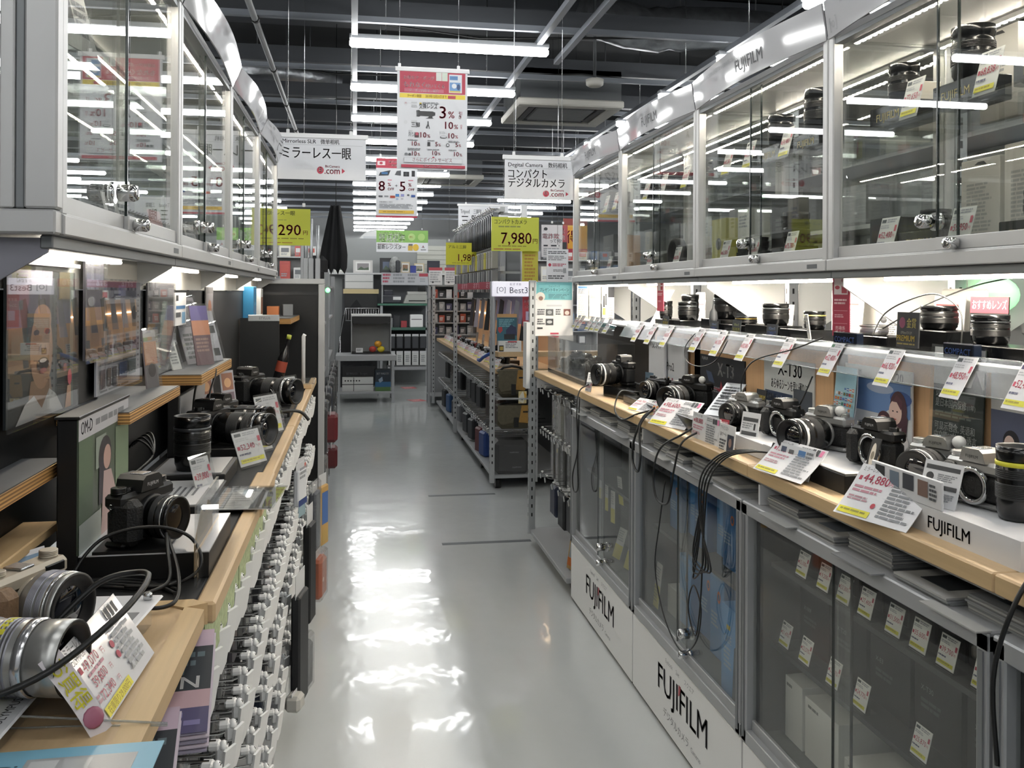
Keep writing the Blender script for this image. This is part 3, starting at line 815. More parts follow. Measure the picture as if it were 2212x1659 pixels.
mb = MB(); mb.box(-.5, -.24, .3, 4.95, .0, .105, GREY, .003)
tag(mb.build('base_shelf'), 'grey steel base shelf at the foot of the left hook wall', 'shelf')
PLY = mat('#c79a5c', .5, 0, .25, 3, 0, .4, (1, 1, 60))
PLYD = mat('#7d5a30', .6)
def ply_shelf(label, x0, x1, y0, y1, z0, z1, par=None):
    mb = MB(); mb.box(x0, x1, y0, y1, z0, z1 - .002, PLY); mb.box(x0, x1 - .002, y0 + .002, y1 - .002, z1 - .002, z1, mat('#44464a', .5, 0, .2, 8))
    nl = 4
    for i in range(nl):
        z = z0 + (z1 - z0) * (i + .5) / nl
        mb.box(x1, x1 + .0006, y0, y1, z - .0012, z + .0012, PLYD); mb.box(x0, x1, y0 - .0006, y0, z - .0012, z + .0012, PLYD)
    return tag(mb.build('plywood_shelf'), label, 'shelf')
ply_shelf('plywood shelf with grey top above the branded portrait stand', -.524, -.4, 1.725, 2.2, 1.208, 1.23)
ply_shelf('far plywood shelf carrying the leaning brochures', -.524, -.4, 2.5, 3.09, 1.2, 1.228)
ply_shelf('low plywood ledge at the left picture edge', -.524, -.46, 1.1, 1.56, 1.158, 1.18)
tag(MB().box(-.524, -.47, 1.15, 1.56, 1.062, 1.078, BEECH_F, .002).build('wood_ledge'), 'pale wooden ledge on the black wall at the left edge', 'ledge')
# closing panel at the far end of the left run
t = thing('end_panel', 'tall black end panel with silver frame closing the left counter', 'panel', (0, 5.1, 0))
MB().box(-.52, -.2, 0, .02, .06, 1.49, BLACK).build('board', t)
MB().box(-.52, -.165, -.015, .03, 1.49, 1.52, FRM, .003).box(-.2, -.165, -.015, .03, .06, 1.49, FRM, .003).build('edge_frame', t)
MB().box(-.52, -.2, -.004, 0, 1.43, 1.445, mat('#2a2c2e', .25)).build('reflective_strip', t)
t = thing('display_board', 'black display board with a silver strip on its top corner', 'display board', (-.345, 4.3, .996))
MB().box(-.175, 0, 0, .012, 0, .33, mat('#1d1f20', .35)).build('board', t)
mb = MB().box(-.14, 0, -.004, .012, .315, .345, ALU, .002); mb.text('STYLUS', -.09, .324, .011, mat('#55585b', .5), -.0046)
mb.build('top_strip', t, fix=False)
# ---------------------------------------------------------------- product builders
SILV = mat('#b4b4b2', 0.32, 0.7, 0.03, 120)
SILVP = mat('#c9c8c4', 0.35, 0.4)
GOLD = mat('#c8a85a', 0.35, 0.6)
WBULB = mat('#ecebe6', 0.3)
def ribs(r, z0, z1, n, d=.0012):
    out = []; st = (z1 - z0) / n
    for i in range(n):
        a = z0 + i * st
        out += [(r, a), (r, a + st * .6), (r - d, a + st * .62), (r - d, a + st * .98)]
    return out
def lens_into(par, r, L, ring=None, ax='y', y0=0.0, silver=False, hood=False, n=36):
    """par gets: barrel, focus_ring, front_glass"""
    B_ = SILV if silver else BLACK_G
    Bm = mat('#8c8c94', .3, .6) if silver else BLACK
    T = Matrix.Translation((0, -y0, 0)) if ax == 'y' else Matrix.Translation((0, 0, y0))
    mb = MB(); mb.M = T
    pr = [(r * .86, 0), (r * .9, L * .06), (r * .98, L * .12), (r * .98, L * .2), (r, L * .22), (r, L * .72), (r * .96, L * .74), (r * .96, L * .8), (r, L * .82), (r * 1.02, L * .9), (r * 1.02, L), (r * .93, L, BLACK), (r * .86, L * .985, BLACK), (r * .8, L * .93, BLACK), (r * .62, L * .88, BLACK)]
    mb.lathe(pr, B_, n, ax=ax, cap=(True, False))
    o = mb.build('barrel' if ax == 'z' else 'lens', par)
    top = o if ax == 'y' else par
    mb = MB(); mb.M = T
    mb.lathe([(r * .99, L * .28)] + ribs(r * 1.035, L * .3, L * .5, 9) + [(r * .99, L * .51)], Bm, n, ax=ax, cap=(False, False))
    mb.lathe([(r * .99, L * .56)] + ribs(r * 1.03, L * .57, L * .7, 5) + [(r * .99, L * .71)], Bm, n, ax=ax, cap=(False, False))
    mb.build('focus_ring', top)
    if ring is not None:
        mb = MB(); mb.M = T
        mb.lathe([(r * 1.0, L * .73), (r * 1.045, L * .735), (r * 1.045, L * .79), (r * 1.0, L * .795)], ring, n, ax=ax, cap=(False, False)); mb.build('accent_ring', top)
    mb = MB(); mb.M = T
    mb.lathe([(r * .63, L * .875), (r * .5, L * .9), (r * .3, L * .92), (0.0001, L * .925)], LENSG, n, ax=ax, cap=(False, False)); mb.build('front_glass', top)
    return o
def camera(label, loc, rz, w=.13, h=.082, d=.04, body='black', lens=None, ring=None, silver_lens=False, hump=True, s=1.0, cat='camera', lx=.0, bulb=False, pitch=0.0):
    t = thing('camera', label, cat, loc, rz)
    t.rotation_euler = (Matrix.Rotation(rz, 4, 'Z') @ Matrix.Rotation(pitch, 4, 'X')).to_euler()
    t.scale = (s, s, s)
    top = {'black': BLACK, 'silver': SILV, 'tan': mat('#b5ac9c', .35, .4)}[body]
    skin = {'black': LEATHER, 'silver': LEATHER, 'tan': mat('#7d6248', .6, 0, .1, 200, .2)}[body]
    mb = MB()
    mb.box(-w / 2, w / 2, -d / 2, d / 2, 0, h * .12, top, .004)
    mb.box(-w / 2 + .001, w / 2 - .001, -d / 2 + .001, d / 2 - .001, h * .1, h * .74, skin, .008)
    mb.box(-w / 2, w / 2, -d / 2, d / 2, h * .72, h, top, .005)
    mb.build('body', t)
    mb = MB(); mb.box(-w / 2 - .002, -w / 2 + .03, -d / 2 - .016, d / 2 - .01, h * .04, h * .9, skin, .009); mb.build('grip', t)
    if hump:
        mb = MB()
        mb.prism([(-.026, h * .98), (.026, h * .98), (.021, h * 1.2), (.014, h * 1.27), (-.014, h * 1.27), (-.021, h * 1.2)], -d / 2 - .004, d / 2 + .006, top, 'xz')
        mb.text('FUJIFILM' if body != 'tan' else '', 0, h * 1.07, .005, mat('#cfcfcf', .5) if body == 'black' else mat('#333333', .5), -d / 2 - .0045, 'c') if body != 'tan' else None
        mb.build('viewfinder_hump', t)
        MB().box(-.01, .01, -.012, .012, h * 1.27, h * 1.29, STEEL, .001).build('hot_shoe', t)
    else:
        MB().box(-.01, .01, -.012, .012, h, h + .003, STEEL, .001).build('hot_shoe', t)
        MB().box(.02, .05, -d / 2 - .001, -d / 2 + .004, h * .8, h * .95, BLACK_G, .001).build('viewfinder_window', t)
    for x, r, hh in ((-.047, .011, .009), (.045, .010, .008), (-.03, .008, .006)):
        mb = MB(); mb.M = Matrix.Translation((x, 0, h)); mb.lathe([(r, 0)] + ribs(r, 0.001, hh, 4, .0006) + [(r * .9, hh)], top if body != 'black' else BLACK_G, 18)
        mb.build('dial', t)
    for x in (-1, 1):
        MB().tube([(x * (w / 2), 0, h * .82), (x * (w / 2 + .006), 0, h * .84), (x * (w / 2 + .007), 0, h * .76), (x * (w / 2), 0, h * .74)], .0013, CHROME, 6).build('strap_lug', t)
    rm = h * .42; cz = h * .46
    M0 = Matrix.Translation((lx, -d / 2, cz))
    mb = MB(); mb.M = M0
    mb.lathe([(rm, 0), (rm, .006), (rm * .96, .0075), (rm * .74, .0075), (rm * .72, .002)], CHROME if lens is None else top, 40, ax='y', cap=(False, False))
    mb.build('lens_mount', t)
    if lens is None:
        mb = MB(); mb.M = M0
        mb.lathe([(rm * .73, .006), (rm * .7, -.012), (0.0001, -.012)], BLACK, 36, ax='y', cap=(False, False))
        mb.box(-.012, .012, .008, .010, -.008, .008, mat('#1c3a66', .1, 0, 0, 1, 0, .8)); mb.build('sensor_well', t)
    else:
        e = lens_into(t, lens[0], lens[1], ring, 'y', 0, silver_lens); e.location = (lx, -d / 2 - .006, cz)
    if bulb:
        mb = MB(); mb.sphere((w * .3, -.004, h + .012), .012, WBULB); mb.tube([(w * .3, -.004, h), (w * .3, -.004, h + .01)], .006, WBULB); mb.build('security_sensor', t)
    return t
def stand_lens(label, loc, r, h, ring=None, silver=False, group=None):
    t = thing('camera_lens', label, 'lens', loc, RNG.uniform(0, 6), group)
    lens_into(t, r, h, ring, 'z', 0, silver)
    return t
def block(label, loc, rz, w, d, h, text=None, col=None, tcol='#c3ad62', th=.35, name='display_block'):
    mb = MB(); mb.box(-w / 2, w / 2, -d / 2, d / 2, 0, h, col or BLACK_G, .002)
    if text: mb.text(text, 0, h * (.5 - th / 2), h * th, mat(tcol, .4, .3), -d / 2 - .0006, 'c', w * .85)
    return tag(mb.build(name, None, loc, (0, 0, rz), fix=False), label, 'display block')
def box_product(label, loc, rz, w, d, h, base, items=(), side=(), name='product_box', cat='box', group=None, hook=False):
    mb = MB(); mb.box(-w / 2, w / 2, -d / 2, d / 2, 0, h, mat(base, .4), .001)
    k = len(mb.v); ink(mb, w, h, items, 5, -d / 2)
    return tag(mb.build(name, None, loc, (0, 0, rz), fix=False), label, cat, group)
def price(num, head='#3a4246', strip='#d3cf3c', col='#b23a55', wide=False):
    return [('r', .06, .05, .3, .14, head), ('l', .36, .05, .9, .16, 2, '#9a9ca2'), ('l', .06, .2, .7, .3, 2, '#b0b1b6'),
            ('r', .05, .42, .15, .52, col), ('t', .18, .54, .17, num, col, 'l', .62), ('t', .84, .53, .07, '円', col), ('r', .86, .22, .97, .38, '#b8485c'), ('l', .06, .64, .5, .72, 1, '#5d5f78'), ('r', .05, .8, .93, .92, strip), ('l', .1, .83, .8, .89, 1, '#a09432')]
def bigprice(num, sub='OLYMPUS', extra=None):
    return [('t', .05, .12, .07, 'ミラーレス一眼', '#55575c', 'l', .3), ('r', .05, .22, .09, .3, '#b03a50'), ('t', .11, .32, .16, num, '#b23a55', 'l', .36), ('t', .48, .31, .06, '円', '#b23a55'), ('l', .05, .4, .45, .55, 2, '#c08a98'), ('l', .05, .6, .42, .7, 2, '#b58a94'), ('r', .03, .84, .46, .96, '#d9d236'), ('l', .06, .87, .42, .93, 1, '#8f8a2a'),
            ('l', .54, .06, .76, .18, 2, '#8c8e92'), ('l', .54, .26, .95, .92, 9, '#85878c'), ('r', .75, .04, .81, .2, '#3a3b3f'), ('r', .83, .04, .89, .2, '#3a3b3f'), ('r', .91, .04, .97, .2, '#d47aa0')]
LENSP = [('t', .08, .12, .05, 'XF35mm F2', '#77797d', 'l', .5), ('r', .08, .16, .8, .2, '#c65a5a'), ('e', .25, .42, .14, .08, '#26282b'), ('e', .25, .38, .12, .05, '#55585c'), ('e', .25, .66, .12, .07, '#2c2e31'), ('l', .45, .3, .9, .8, 9, '#8b8d92'), ('r', .04, .86, .96, .96, '#8f9cc0')]

# ---------------------------------------------------------------- price cards on the rail
RC = ((3.93, '41,680'), (3.744, '46,500'), (3.543, '38,070'), (3.21, '57,860'), (3.008, '61,920'), (2.789, '70,240'), (2.512, '54,120'), (2.245, '52,400'), (1.977, '66,920'), (1.723, '48,950'), (1.534, '52,400'))
for i, (y, s) in enumerate(RC):
    k = .058
    card('price_card', .062, .1, price(s, ('#3a4246', '#2f6a4c', '#3a4246', '#38305e')[(i + (0 if i != 7 else 2)) % 4 if i in (10, 7) else 0] if i != 10 else '#38305e'),
         'price card on the sloping rail %s' % ('reading ' + s if i in (7, 8, 9) else 'at the right picture edge below the last lens' if i == 10 else 'with red figures, %s from its far end' % ORD[i]), 'price card',
         (1.236, y, 1.231), -PI / 2, R(29.5), .001, '#dcdce0', None, 'price cards on the lens rail', i + 2)
for i, (y0, y1, n) in enumerate(((4.18, 5.05, 0),)):
    mb = MB(); mb.box(1.285, 1.5, y0, y1, 1.285, 1.295, SH, .002)
    tag(mb.build('lens_shelf'), 'raised shelf above the clear display case at the far end', 'shelf')
    mb = MB(); rows = []
    for j in range(9):
        a = j / 8 * PI / 2; rows.append([(1.29 - .07 * math.sin(a), y, 1.245 + .075 * math.cos(a)) for y in (y0, y1)])
    mb.grid(rows, ACRYL); tag(mb.build('price_rail'), 'rounded clear price rail over the clear display case', 'price rail')
for i, y in enumerate((5.0, 4.9, 4.7, 4.6, 4.5, 4.35)):
    card('price_card', .075, .085, price('3,%d80' % (2 + i)), 'pale price card in the rounded far rail, %s from its far end' % ORD[i], 'price card', (1.2185, y, 1.25), -PI / 2, R(32), .001, '#dedee2', None, 'price cards over the display case', i)

# ---------------------------------------------------------------- lens shelf
zs = 1.305
stand_lens('short black lens at the far end of the lens shelf', (1.39, 3.915, zs + .03), .029, .08)
stand_lens('tall black lens third along, behind its ribbed neighbour', (1.43, 3.72, zs + .025), .037, .115)
stand_lens('ribbed black lens on the block with the gold premium card', (1.36, 3.57, zs + .034), .037, .075, mat('#777a7e', .3, .8))
block('low black block under the short far lens', (1.39, 3.9, zs), -PI / 2, .1, .08, .03)
block('black block under the tall third lens', (1.46, 3.76, zs), -PI / 2, .1, .07, .025)
block('black block under the ribbed lens with the premium card', (1.35, 3.6, zs), -PI / 2, .17, .085, .034)
card('premium_card', .075, .045, [('t', .2, .4, .18, 'XF16mm', '#b8a860', 'l', .6), ('t', .1, .8, .34, 'PREMIUM', '#b8a23c', 'l', .8)], 'small black card reading PREMIUM in gold below the ribbed far lens', 'card', (1.295, 3.66, zs + .003), -PI / 2, .1, .002, '#15171a')
stand_lens('tall stacked black zoom lens with a grey leaf tag', (1.39, 3.25, zs + .048), .042, .1, mat('#606468', .3, .6))
block('black block under the tall zoom lens', (1.39, 3.27, zs), -PI / 2, .2, .1, .048)
t = thing('leaf_tag', 'grey leaf shaped security tag hanging below the tall zoom lens', 'tag', (1.33, 3.22, zs + .02))
MB().lathe([(.0001, .0), (.014, .004), (.017, .03), (.014, .055), (.005, .07), (.002, .1)], mat('#4c4e51', .5), 10).build('leaf', t)
stand_lens('flat pancake black lens with brass contacts', (1.38, 3.04, zs + .034), .037, .028, GOLD)
block('black block under the flat lens with contacts', (1.37, 3.06, zs), -PI / 2, .19, .09, .034)
card('compact_card', .07, .04, [('t', .2, .4, .2, 'XF18mm F2', '#6f86b0', 'l', .6), ('t', .1, .85, .36, 'COMPACT', '#2d4a86', 'l', .8)], 'dark blue COMPACT card at the far side of the flat lens', 'card', (1.31, 3.17, zs + .003), -PI / 2, .1, .002, '#10141c')
stand_lens('wide ribbed black lens behind the small green premium card', (1.39, 2.83, zs + .04), .042, .072, mat('#7b7e82', .3, .8))
block('black block under the wide ribbed lens', (1.38, 2.83, zs), -PI / 2, .22, .1, .04)
card('premium_card', .07, .05, [('t', .2, .4, .18, 'XF90mm F2', '#9aa060', 'l', .6), ('t', .1, .8, .3, 'PREMIUM', '#8c8a34', 'l', .8)], 'small black PREMIUM card with olive letters below the wide ribbed lens', 'card', (1.3, 2.95, zs + .003), -PI / 2, .1, .002, '#14171a')
stand_lens('small black lens with a white hanging tag near the red staff card', (1.39, 2.57, zs + .036), .032, .056, mat('#c8c070', .4, .4))
block('black block under the small lens with the white tag', (1.385, 2.6, zs), -PI / 2, .18, .1, .036)
card('compact_card', .075, .045, [('t', .2, .4, .2, 'XF23mm F2', '#6f86b0', 'l', .6), ('t', .1, .85, .36, 'COMPACT', '#2d4a86', 'l', .8)], 'dark blue COMPACT card below the small lens with the white tag', 'card', (1.31, 2.7, zs + .003), -PI / 2, .1, .002, '#10141c')
card('lens_tag', .016, .075, [('l', .2, .15, .8, .8, 4, '#a8aaae')], 'white tag hanging from the small lens by the red staff card', 'tag', (1.335, 2.5, zs + .01), -PI / 2, -.15, .003, '#dedcd4')
card('staff_card', .062, .175, [('r', .1, .03, .9, .35, '#e6dadb'), ('e', .7, .13, .16, .045, '#a53a4c'), ('e', .7, .17, .12, .035, '#e6c8b8'), ('r', .55, .21, .86, .33, '#a53a4c'), ('e', .3, .24, .14, .03, '#a53a4c'), ('l', .12, .42, .88, .52, 2, '#e0b8be'), ('r', .1, .6, .9, .605, '#d8a8b0'), ('l', .15, .66, .85, .72, 2, '#d09aa4'), ('r', .1, .8, .9, .805, '#d8a8b0'), ('t', .2, .9, .05, '売場係', '#eac8ce'), ('t', .2, .97, .05, '員まで', '#eac8ce')],
     'tall dark red staff card with a white picture of a clerk on the lens shelf', 'sign card', (1.31, 2.28, 1.335), -R(75), 0, .003, '#9c3047')
MB0 = MB().box(-.02, .02, -.02, .02, 0, .03, ACRYL); tag(MB0.build('card_stand', None, (1.325, 2.28, zs)), 'clear foot holding the near red staff card', 'card stand')
card('staff_card', .05, .14, [('r', .1, .03, .9, .35, '#e6dadb'), ('e', .7, .13, .16, .045, '#a53a4c'), ('r', .55, .21, .86, .33, '#a53a4c'), ('l', .12, .42, .88, .52, 2, '#e0b8be'), ('l', .15, .66, .85, .72, 2, '#d09aa4')], 'far red staff card hanging behind the sloped white strip', 'sign card', (1.34, 3.85, 1.37), -R(75), 0, .003, '#ab4a5a')
stand_lens('flat silver pancake lens on a black block', (1.39, 2.25, zs + .034), .037, .028, None, True)
block('black block under the silver pancake lens', (1.4, 2.2, zs), -PI / 2, .15, .1, .034)
block('navy COMPACT block in front of the silver pancake lens', (1.3, 2.225, 1.31), -PI / 2, .115, .022, .038, 'COMPACT', mat('#0e1420', .2), '#2c4a8a', .4)
card('award_card', .088, .085, [('e', .25, .3, .14, .16, '#7a3450'), ('t', .45, .42, .22, '金賞', '#c8b868', 'l', .42), ('t', .2, .62, .08, 'XF90mm F2 R LM', '#9a9a8a', 'l', .5), ('t', .03, .82, .17, 'PREMIUM', '#c4a840', 'l', .8), ('l', .05, .88, .9, .95, 1, '#8a7a3a')], 'black award card with gold characters and PREMIUM lettering', 'sign card', (1.31, 1.98, 1.322), -PI / 2, .05, .003, '#17181c')
stand_lens('large black lens behind the gold award card', (1.4, 1.985, zs + .06), .042, .058)
block('tall black block under the lens behind the award card', (1.39, 1.955, zs), -PI / 2, .16, .1, .06)
block('navy COMPACT block below the right edge lens', (1.3, 1.765, 1.31), -PI / 2, .1, .022, .034, 'COMPACT', mat('#0e1420', .2), '#2c4a8a', .4)
stand_lens('black lens in front of the red header lens card', (1.38, 1.78, zs + .036), .038, .065, mat('#26282a', .15))
block('black block under the right edge lens', (1.38, 1.7, zs), -PI / 2, .22, .1, .036)
card('lens_card', .11, .13, [('r', 0, 0, 1, .3, '#b03a48'), ('t', .05, .22, .14, 'おすすめレンズ', '#eee0e2', 'l', .9), ('t', .05, .45, .08, 'CAMERA', '#c8c8c8', 'l', .25), ('t', .33, .47, .12, '魔法のレンズ', '#d2564e', 'l', .62)], 'black lens card with a red header in Japanese at the right', 'sign card', (1.5, 1.945, 1.315), -R(80), .05, .003, '#1c1d20')
WC = ((1.5, 3.79, .06, .11), (1.52, 3.23, .085, .105), (1.52, 3.03, .08, .1), (1.53, 2.62, .11, .13), (1.5, 2.36, .085, .11), (1.52, 2.13, .1, .135))
for i, (x, y, w, h) in enumerate(WC):
    card('lens_card', w, h, LENSP, 'white lens information card behind the lens shelf goods, %s from the far end' % ORD[i], 'sign card', (x, y, 1.312), -R(78), .12, .003, '#e6e5e2', None, None, i)
    MB0 = MB().box(-w / 2, w / 2, -.004, .006, -.006, .003, mat('#3c3e42', .4))
    tag(MB0.build('card_stand', None, (x, y, 1.312), (0, 0, -R(78))), 'dark foot under the %s white lens card from the far end' % ORD[i], 'card stand')
for i, (y, w, h) in enumerate(((2.67, .26, .16), (2.2, .25, .16), (4.0, .09, .15))):
    mb = MB(); mb.box(-w / 2, w / 2, 0, .012, 0, h, mat('#e9e6dd', .5), .008)
    tag(mb.build('rounded_board', None, (1.585, y, 1.306), (0, 0, -R(84))), ('white rounded panel behind the red staff card', 'white rounded panel behind the award card', 'cream rounded panel at the far end behind the first lenses')[i], 'panel')
card('sale_tag', .15, .2, [('r', .25, .12, .8, .75, '#a83a3c'), ('t', .32, .6, .35, '51', '#f0e0e0', 'l', .4)], 'olive sale tag with a red square reading 51 seen through the shelf', 'sale tag', (2.544, 4.31, 1.39), -PI / 2, 0, .004, '#a8a53a')
t = thing('green_reflection_globe', 'added glowing green globe standing in for a sign reflection behind the nearest bracket', 'reflection stand-in', (1.72, 2.2, 1.40))  # added globe: its glow stands in for a reflected green exit sign
MB().sphere((0, 0, .05), (.06, .06, .05), emit('#7fe58c', 1.6), 16, 10).build('globe', t)
MB().tube([(0, 0, .1), (0, 0, .13)], .02, GREY).build('cap', t)
MB().box(-.1, .1, -.02, .02, .13, .14, GREY).build('bar', t)
card('white_strip', .05, .2, [('l', .2, .1, .8, .9, 12, '#b2b4b8')], 'sloped white instruction strip leaning at the far end of the lens shelf', 'strip', (1.36, 4.02, 1.3), -R(70), .6, .003, '#dcdcdc')

# ---------------------------------------------------------------- far end of the right counter
t = thing('display_case', 'clear acrylic display case at the far end of the beech worktop', 'display case', (0, 0, 1.0))
mb = MB(); cx0, cx1, cy0, cy1 = 1.09, 1.34, 4.22, 5.06
for a in ((cx0, cx0 + .004, cy0, cy1, 0, .2), (cx0, cx1, cy0, cy0 + .004, 0, .2), (cx0, cx1, cy1 - .004, cy1, 0, .2)): mb.box(*a, ACRYL)
mb.build('wall_sheet', t)
MB().box(cx0 - .004, cx1, cy0 - .004, cy1, .2, .205, ACRYL).build('lid', t)
MB().box(cx0, cx1, cy0, cy1, 0, .02, BLACK_G).build('plinth', t)
for i, y in enumerate((4.9, 4.7, 4.5)):
    camera('black camera shut inside the clear display case, %s from the far end' % ORD[i], (1.22, y, 1.02), -R(80), lens=(.03, .06))
items = [('r', .03, .0, .97, .33, '#6fb2b8'), ('r', .07, .04, .93, .2, '#5ca0a8'), ('r', .08, .05, .92, .19, '#72b5bb'), ('t', .35, .09, .03, 'フォトグッズ', '#35565c', 'l', .3), ('t', .12, .17, .055, 'プレゼントキャンペーン', '#2d5056', 'l', .76), ('l', .35, .22, .92, .31, 4, '#4c7f86'), ('e', .14, .27, .12, .085, '#dcd8ce'), ('e', .15, .3, .06, .04, '#8a6a60'),
         ('r', .3, .42, .7, .45, '#c6c7ca'), ('r', .28, .5, .48, .62, '#5a5c5e'), ('e', .38, .56, .06, .035, '#a0a2a4'), ('r', .75, .5, .93, .62, '#7a4a40'), ('e', .84, .57, .06, .04, '#e0d2c8'), ('r', .28, .68, .48, .8, '#3c3e40'), ('e', .38, .74, .07, .03, '#b8babc'), ('l', .06, .5, .26, .62, 3, '#5a5c60'), ('l', .54, .5, .72, .62, 3, '#5a5c60'), ('l', .06, .68, .26, .8, 3, '#5a5c60'), ('r', .06, .84, .2, .87, '#2a2b2e'), ('r', .4, .94, .62, .97, '#b8485c')]
card('campaign_poster', .225, .31, items, 'white poster with a turquoise campaign heading on the end of the right rack', 'poster', (1.134, 5.1, 1.2), 0, 0, .002, '#dcdcdb')
upright(1.01, 5.12, 1.52, 'grey slotted upright at the far end of the right counter beside the turquoise poster', 0.06)
for i, (x, w, z0, z1, it_) in enumerate(((1.283, .065, 1.29, 1.5, [('r', .1, .06, .9, .12, '#4f7aa8'), ('l', .1, .14, .9, .28, 4, '#5a5c60'), ('l', .08, .32, .92, .95, 12, '#a7a88f')]), (1.355, .065, 1.29, 1.505, [('r', .1, .08, .9, .2, '#7c7e82'), ('r', .1, .3, .5, .4, '#c99a5a'), ('r', .5, .3, .9, .4, '#7aa05a'), ('l', .08, .44, .92, .95, 12, '#9a9ca0')]), (1.415, .035, 1.28, 1.5, [('r', .2, .3, .5, .6, '#222428'), ('r', .55, .25, .8, .55, '#333538'), ('r', .1, .62, .6, .8, '#d0a050')]), (1.452, .035, 1.285, 1.5, [('r', 0, 0, 1, .35, '#26282c'), ('l', .1, .4, .9, .95, 8, '#8a8c90')]))):
    card('price_list', w, z1 - z0, it_, ('long comparison chart with a blue heading next to the turquoise poster', 'comparison chart with coloured squares below the far right cabinet', 'narrow card with battery pictures below the far right cabinet', 'narrow card with a black heading below the far right cabinet')[i], 'chart', (x, 5.02, z0), -.1, 0, .0015, '#d8d8d0')
    # clipped to a hanging bar
tag(MB().tube([(1.24, 5.025, 1.505), (1.48, 5.0, 1.505)], .004, STEEL, 6).build('hanging_bar'), 'thin steel bar that the comparison charts hang from', 'bar')
box_product('white sheets hanging on the side of the grey rack upright', (.977, 5.12, .9), 0, .022, .1, .38, '#cfd1d3', (), name='paper_sleeve', cat='paper')
# information card over the far end
items = [('l', .06, .06, .94, .16, 2, '#55585c'), ('l', .06, .2, .94, .36, 3, '#8a8c90'), ('e', .14, .48, .07, .05, RED), ('l', .26, .44, .9, .54, 2, '#b05a6a'), ('l', .3, .62, .9, .7, 2, '#8a8c90'), ('r', .76, .58, .9, .72, '#9a9ca0'), ('l', .06, .8, .9, .93, 2, '#55585c')]
hang_sign('white information card standing above the turquoise poster', 'notice', 1.495, 1.67, 1.535, 1.795, 7.0, items, rail=False, wires=(.5,))

# ---------------------------------------------------------------- counter displays
def wall_poster(label, y0, y1, z0, z1, items, base, x=1.33, t=.004, lean=.0, cat='poster', sheet=None, rz=-PI / 2):
    return card('poster', y1 - y0, z1 - z0, items, label, cat, (x, (y0 + y1) / 2, z0), rz, lean, t, base, None, None, 4, 0, sheet)
t = thing('camera_stand', 'white curved stand panel behind the large far camera', 'display stand', (1.2, 3.72, 1.0), -R(75))
MB().box(-.13, .12, -.1, .08, 0, .045, BLACK_G, .004).build('base', t)
mb = MB(); mb.box(-.01, .11, .055, .07, .045, .25, WHITE_M, .004); mb.text('X-H1', .02, .215, .022, mat('#6a6c70', .5), .054); ink(mb, .08, .12, [('r', .1, .1, .9, .9, '#6a8090'), ('r', .15, .3, .85, .8, '#3a4a52')], 2, .0545); mb.build('back_panel', t, fix=False)
camera('large black camera with a white lens ring on the far black stand', (1.17, 3.84, 1.047), -R(78), .145, .1, .045, lens=(.045, .11), ring=mat('#d8d8d8', .3), s=1.02)
t = thing('camera_stand', 'tall white stand panel reading X-Pro2 with a small flag sheet', 'display stand', (1.3, 3.62, 1.0), -PI / 2)
mb = MB(); mb.box(-.165, .165, 0, .025, 0, .265, WHITE_M, .006)
ink(mb, .33, .265, [('t', .25, .52, .13, 'X-Pro2', '#33353a', 'l', .5), ('r', .3, .58, .68, .98, '#d8dde2')] + [('r', .33 + .07 * (i % 5), .63 + .085 * (i // 5), .375 + .07 * (i % 5), .685 + .085 * (i // 5), ('#c0504c', '#5a7ab0', '#d8a040', '#e8e0e0', '#8a3a4a', '#4a8a6a')[(i * 7) % 6]) for i in range(20)], 3)
mb.build('panel', t, fix=False)
items = [('t', .05, .1, .06, 'FUJIFILM', '#c8cace', 'l', .25), ('t', .42, .36, .26, 'X-T3', '#e8e8ea', 'l', .5), ('p', [(.5, .45), (.55, .6), (.72, .52), (.6, .64), (.74, .8), (.55, .68), (.44, .86), (.48, .66), (.3, .62), (.48, .58)], '#9c3040'), ('p', [(.15, .3), (.28, .32), (.36, .52), (.22, .5)], '#3a4a68'), ('l', .25, .58, .5, .7, 3, '#8a8c92'), ('e', .86, .68, .12, .09, '#5a6068'), ('e', .86, .7, .07, .06, '#22262c'), ('e', .45, .88, .16, .1, '#2a3038')]
wall_poster('dark poster reading X-T3 with a red star burst', 2.94, 3.35, 1.02, 1.215, items, '#15171f')
items = [('t', .3, .24, .2, 'X-T30', '#33363a', 'l', .6), ('t', .16, .44, .12, 'あらゆるシーンを思い通りに', '#3a3c40', 'l', .72), ('r', .03, .5, .6, .66, '#30405c'), ('r', .62, .4, .97, .78, '#4a5058'), ('r', .03, .68, .3, .97, '#b8b4b0'), ('r', .32, .68, .6, .97, '#5a5c60'), ('e', .46, .82, .1, .1, '#2a2c30'), ('t', .07, .62, .07, '高画質', '#d0d4dc', 'l', .15), ('t', .26, .62, .07, 'オート', '#d0d4dc', 'l', .14)]
wall_poster('grey and white poster reading X-T30 behind the bodies', 2.46, 2.79, 1.03, 1.245, items, '#d8dad8')
FC = ['#c8383e', '#f0f0f0', '#3a5aa8', '#d8a83a', '#3a8a5a', '#e8e4e4', '#b83a3a', '#2a3a6a', '#d06a4a', '#7aa8d0']
def flags(u0, v0, u1, v1, nx, ny):
    out = []; du = (u1 - u0) / nx; dv = (v1 - v0) / ny
    for j in range(ny):
        for i in range(nx):
            k = i * 3 + j * 5
            a = u0 + i * du; b_ = v0 + j * dv
            out.append(('r', a, b_, a + du * .7, b_ + dv * .62, FC[k % 10])); out.append(('r', a, b_ + dv * .2, a + du * .7, b_ + dv * .42, FC[(k + 3) % 10]) if k % 3 else ('e', a + du * .35, b_ + dv * .31, du * .15, dv * .2, FC[(k + 6) % 10]))
    return out
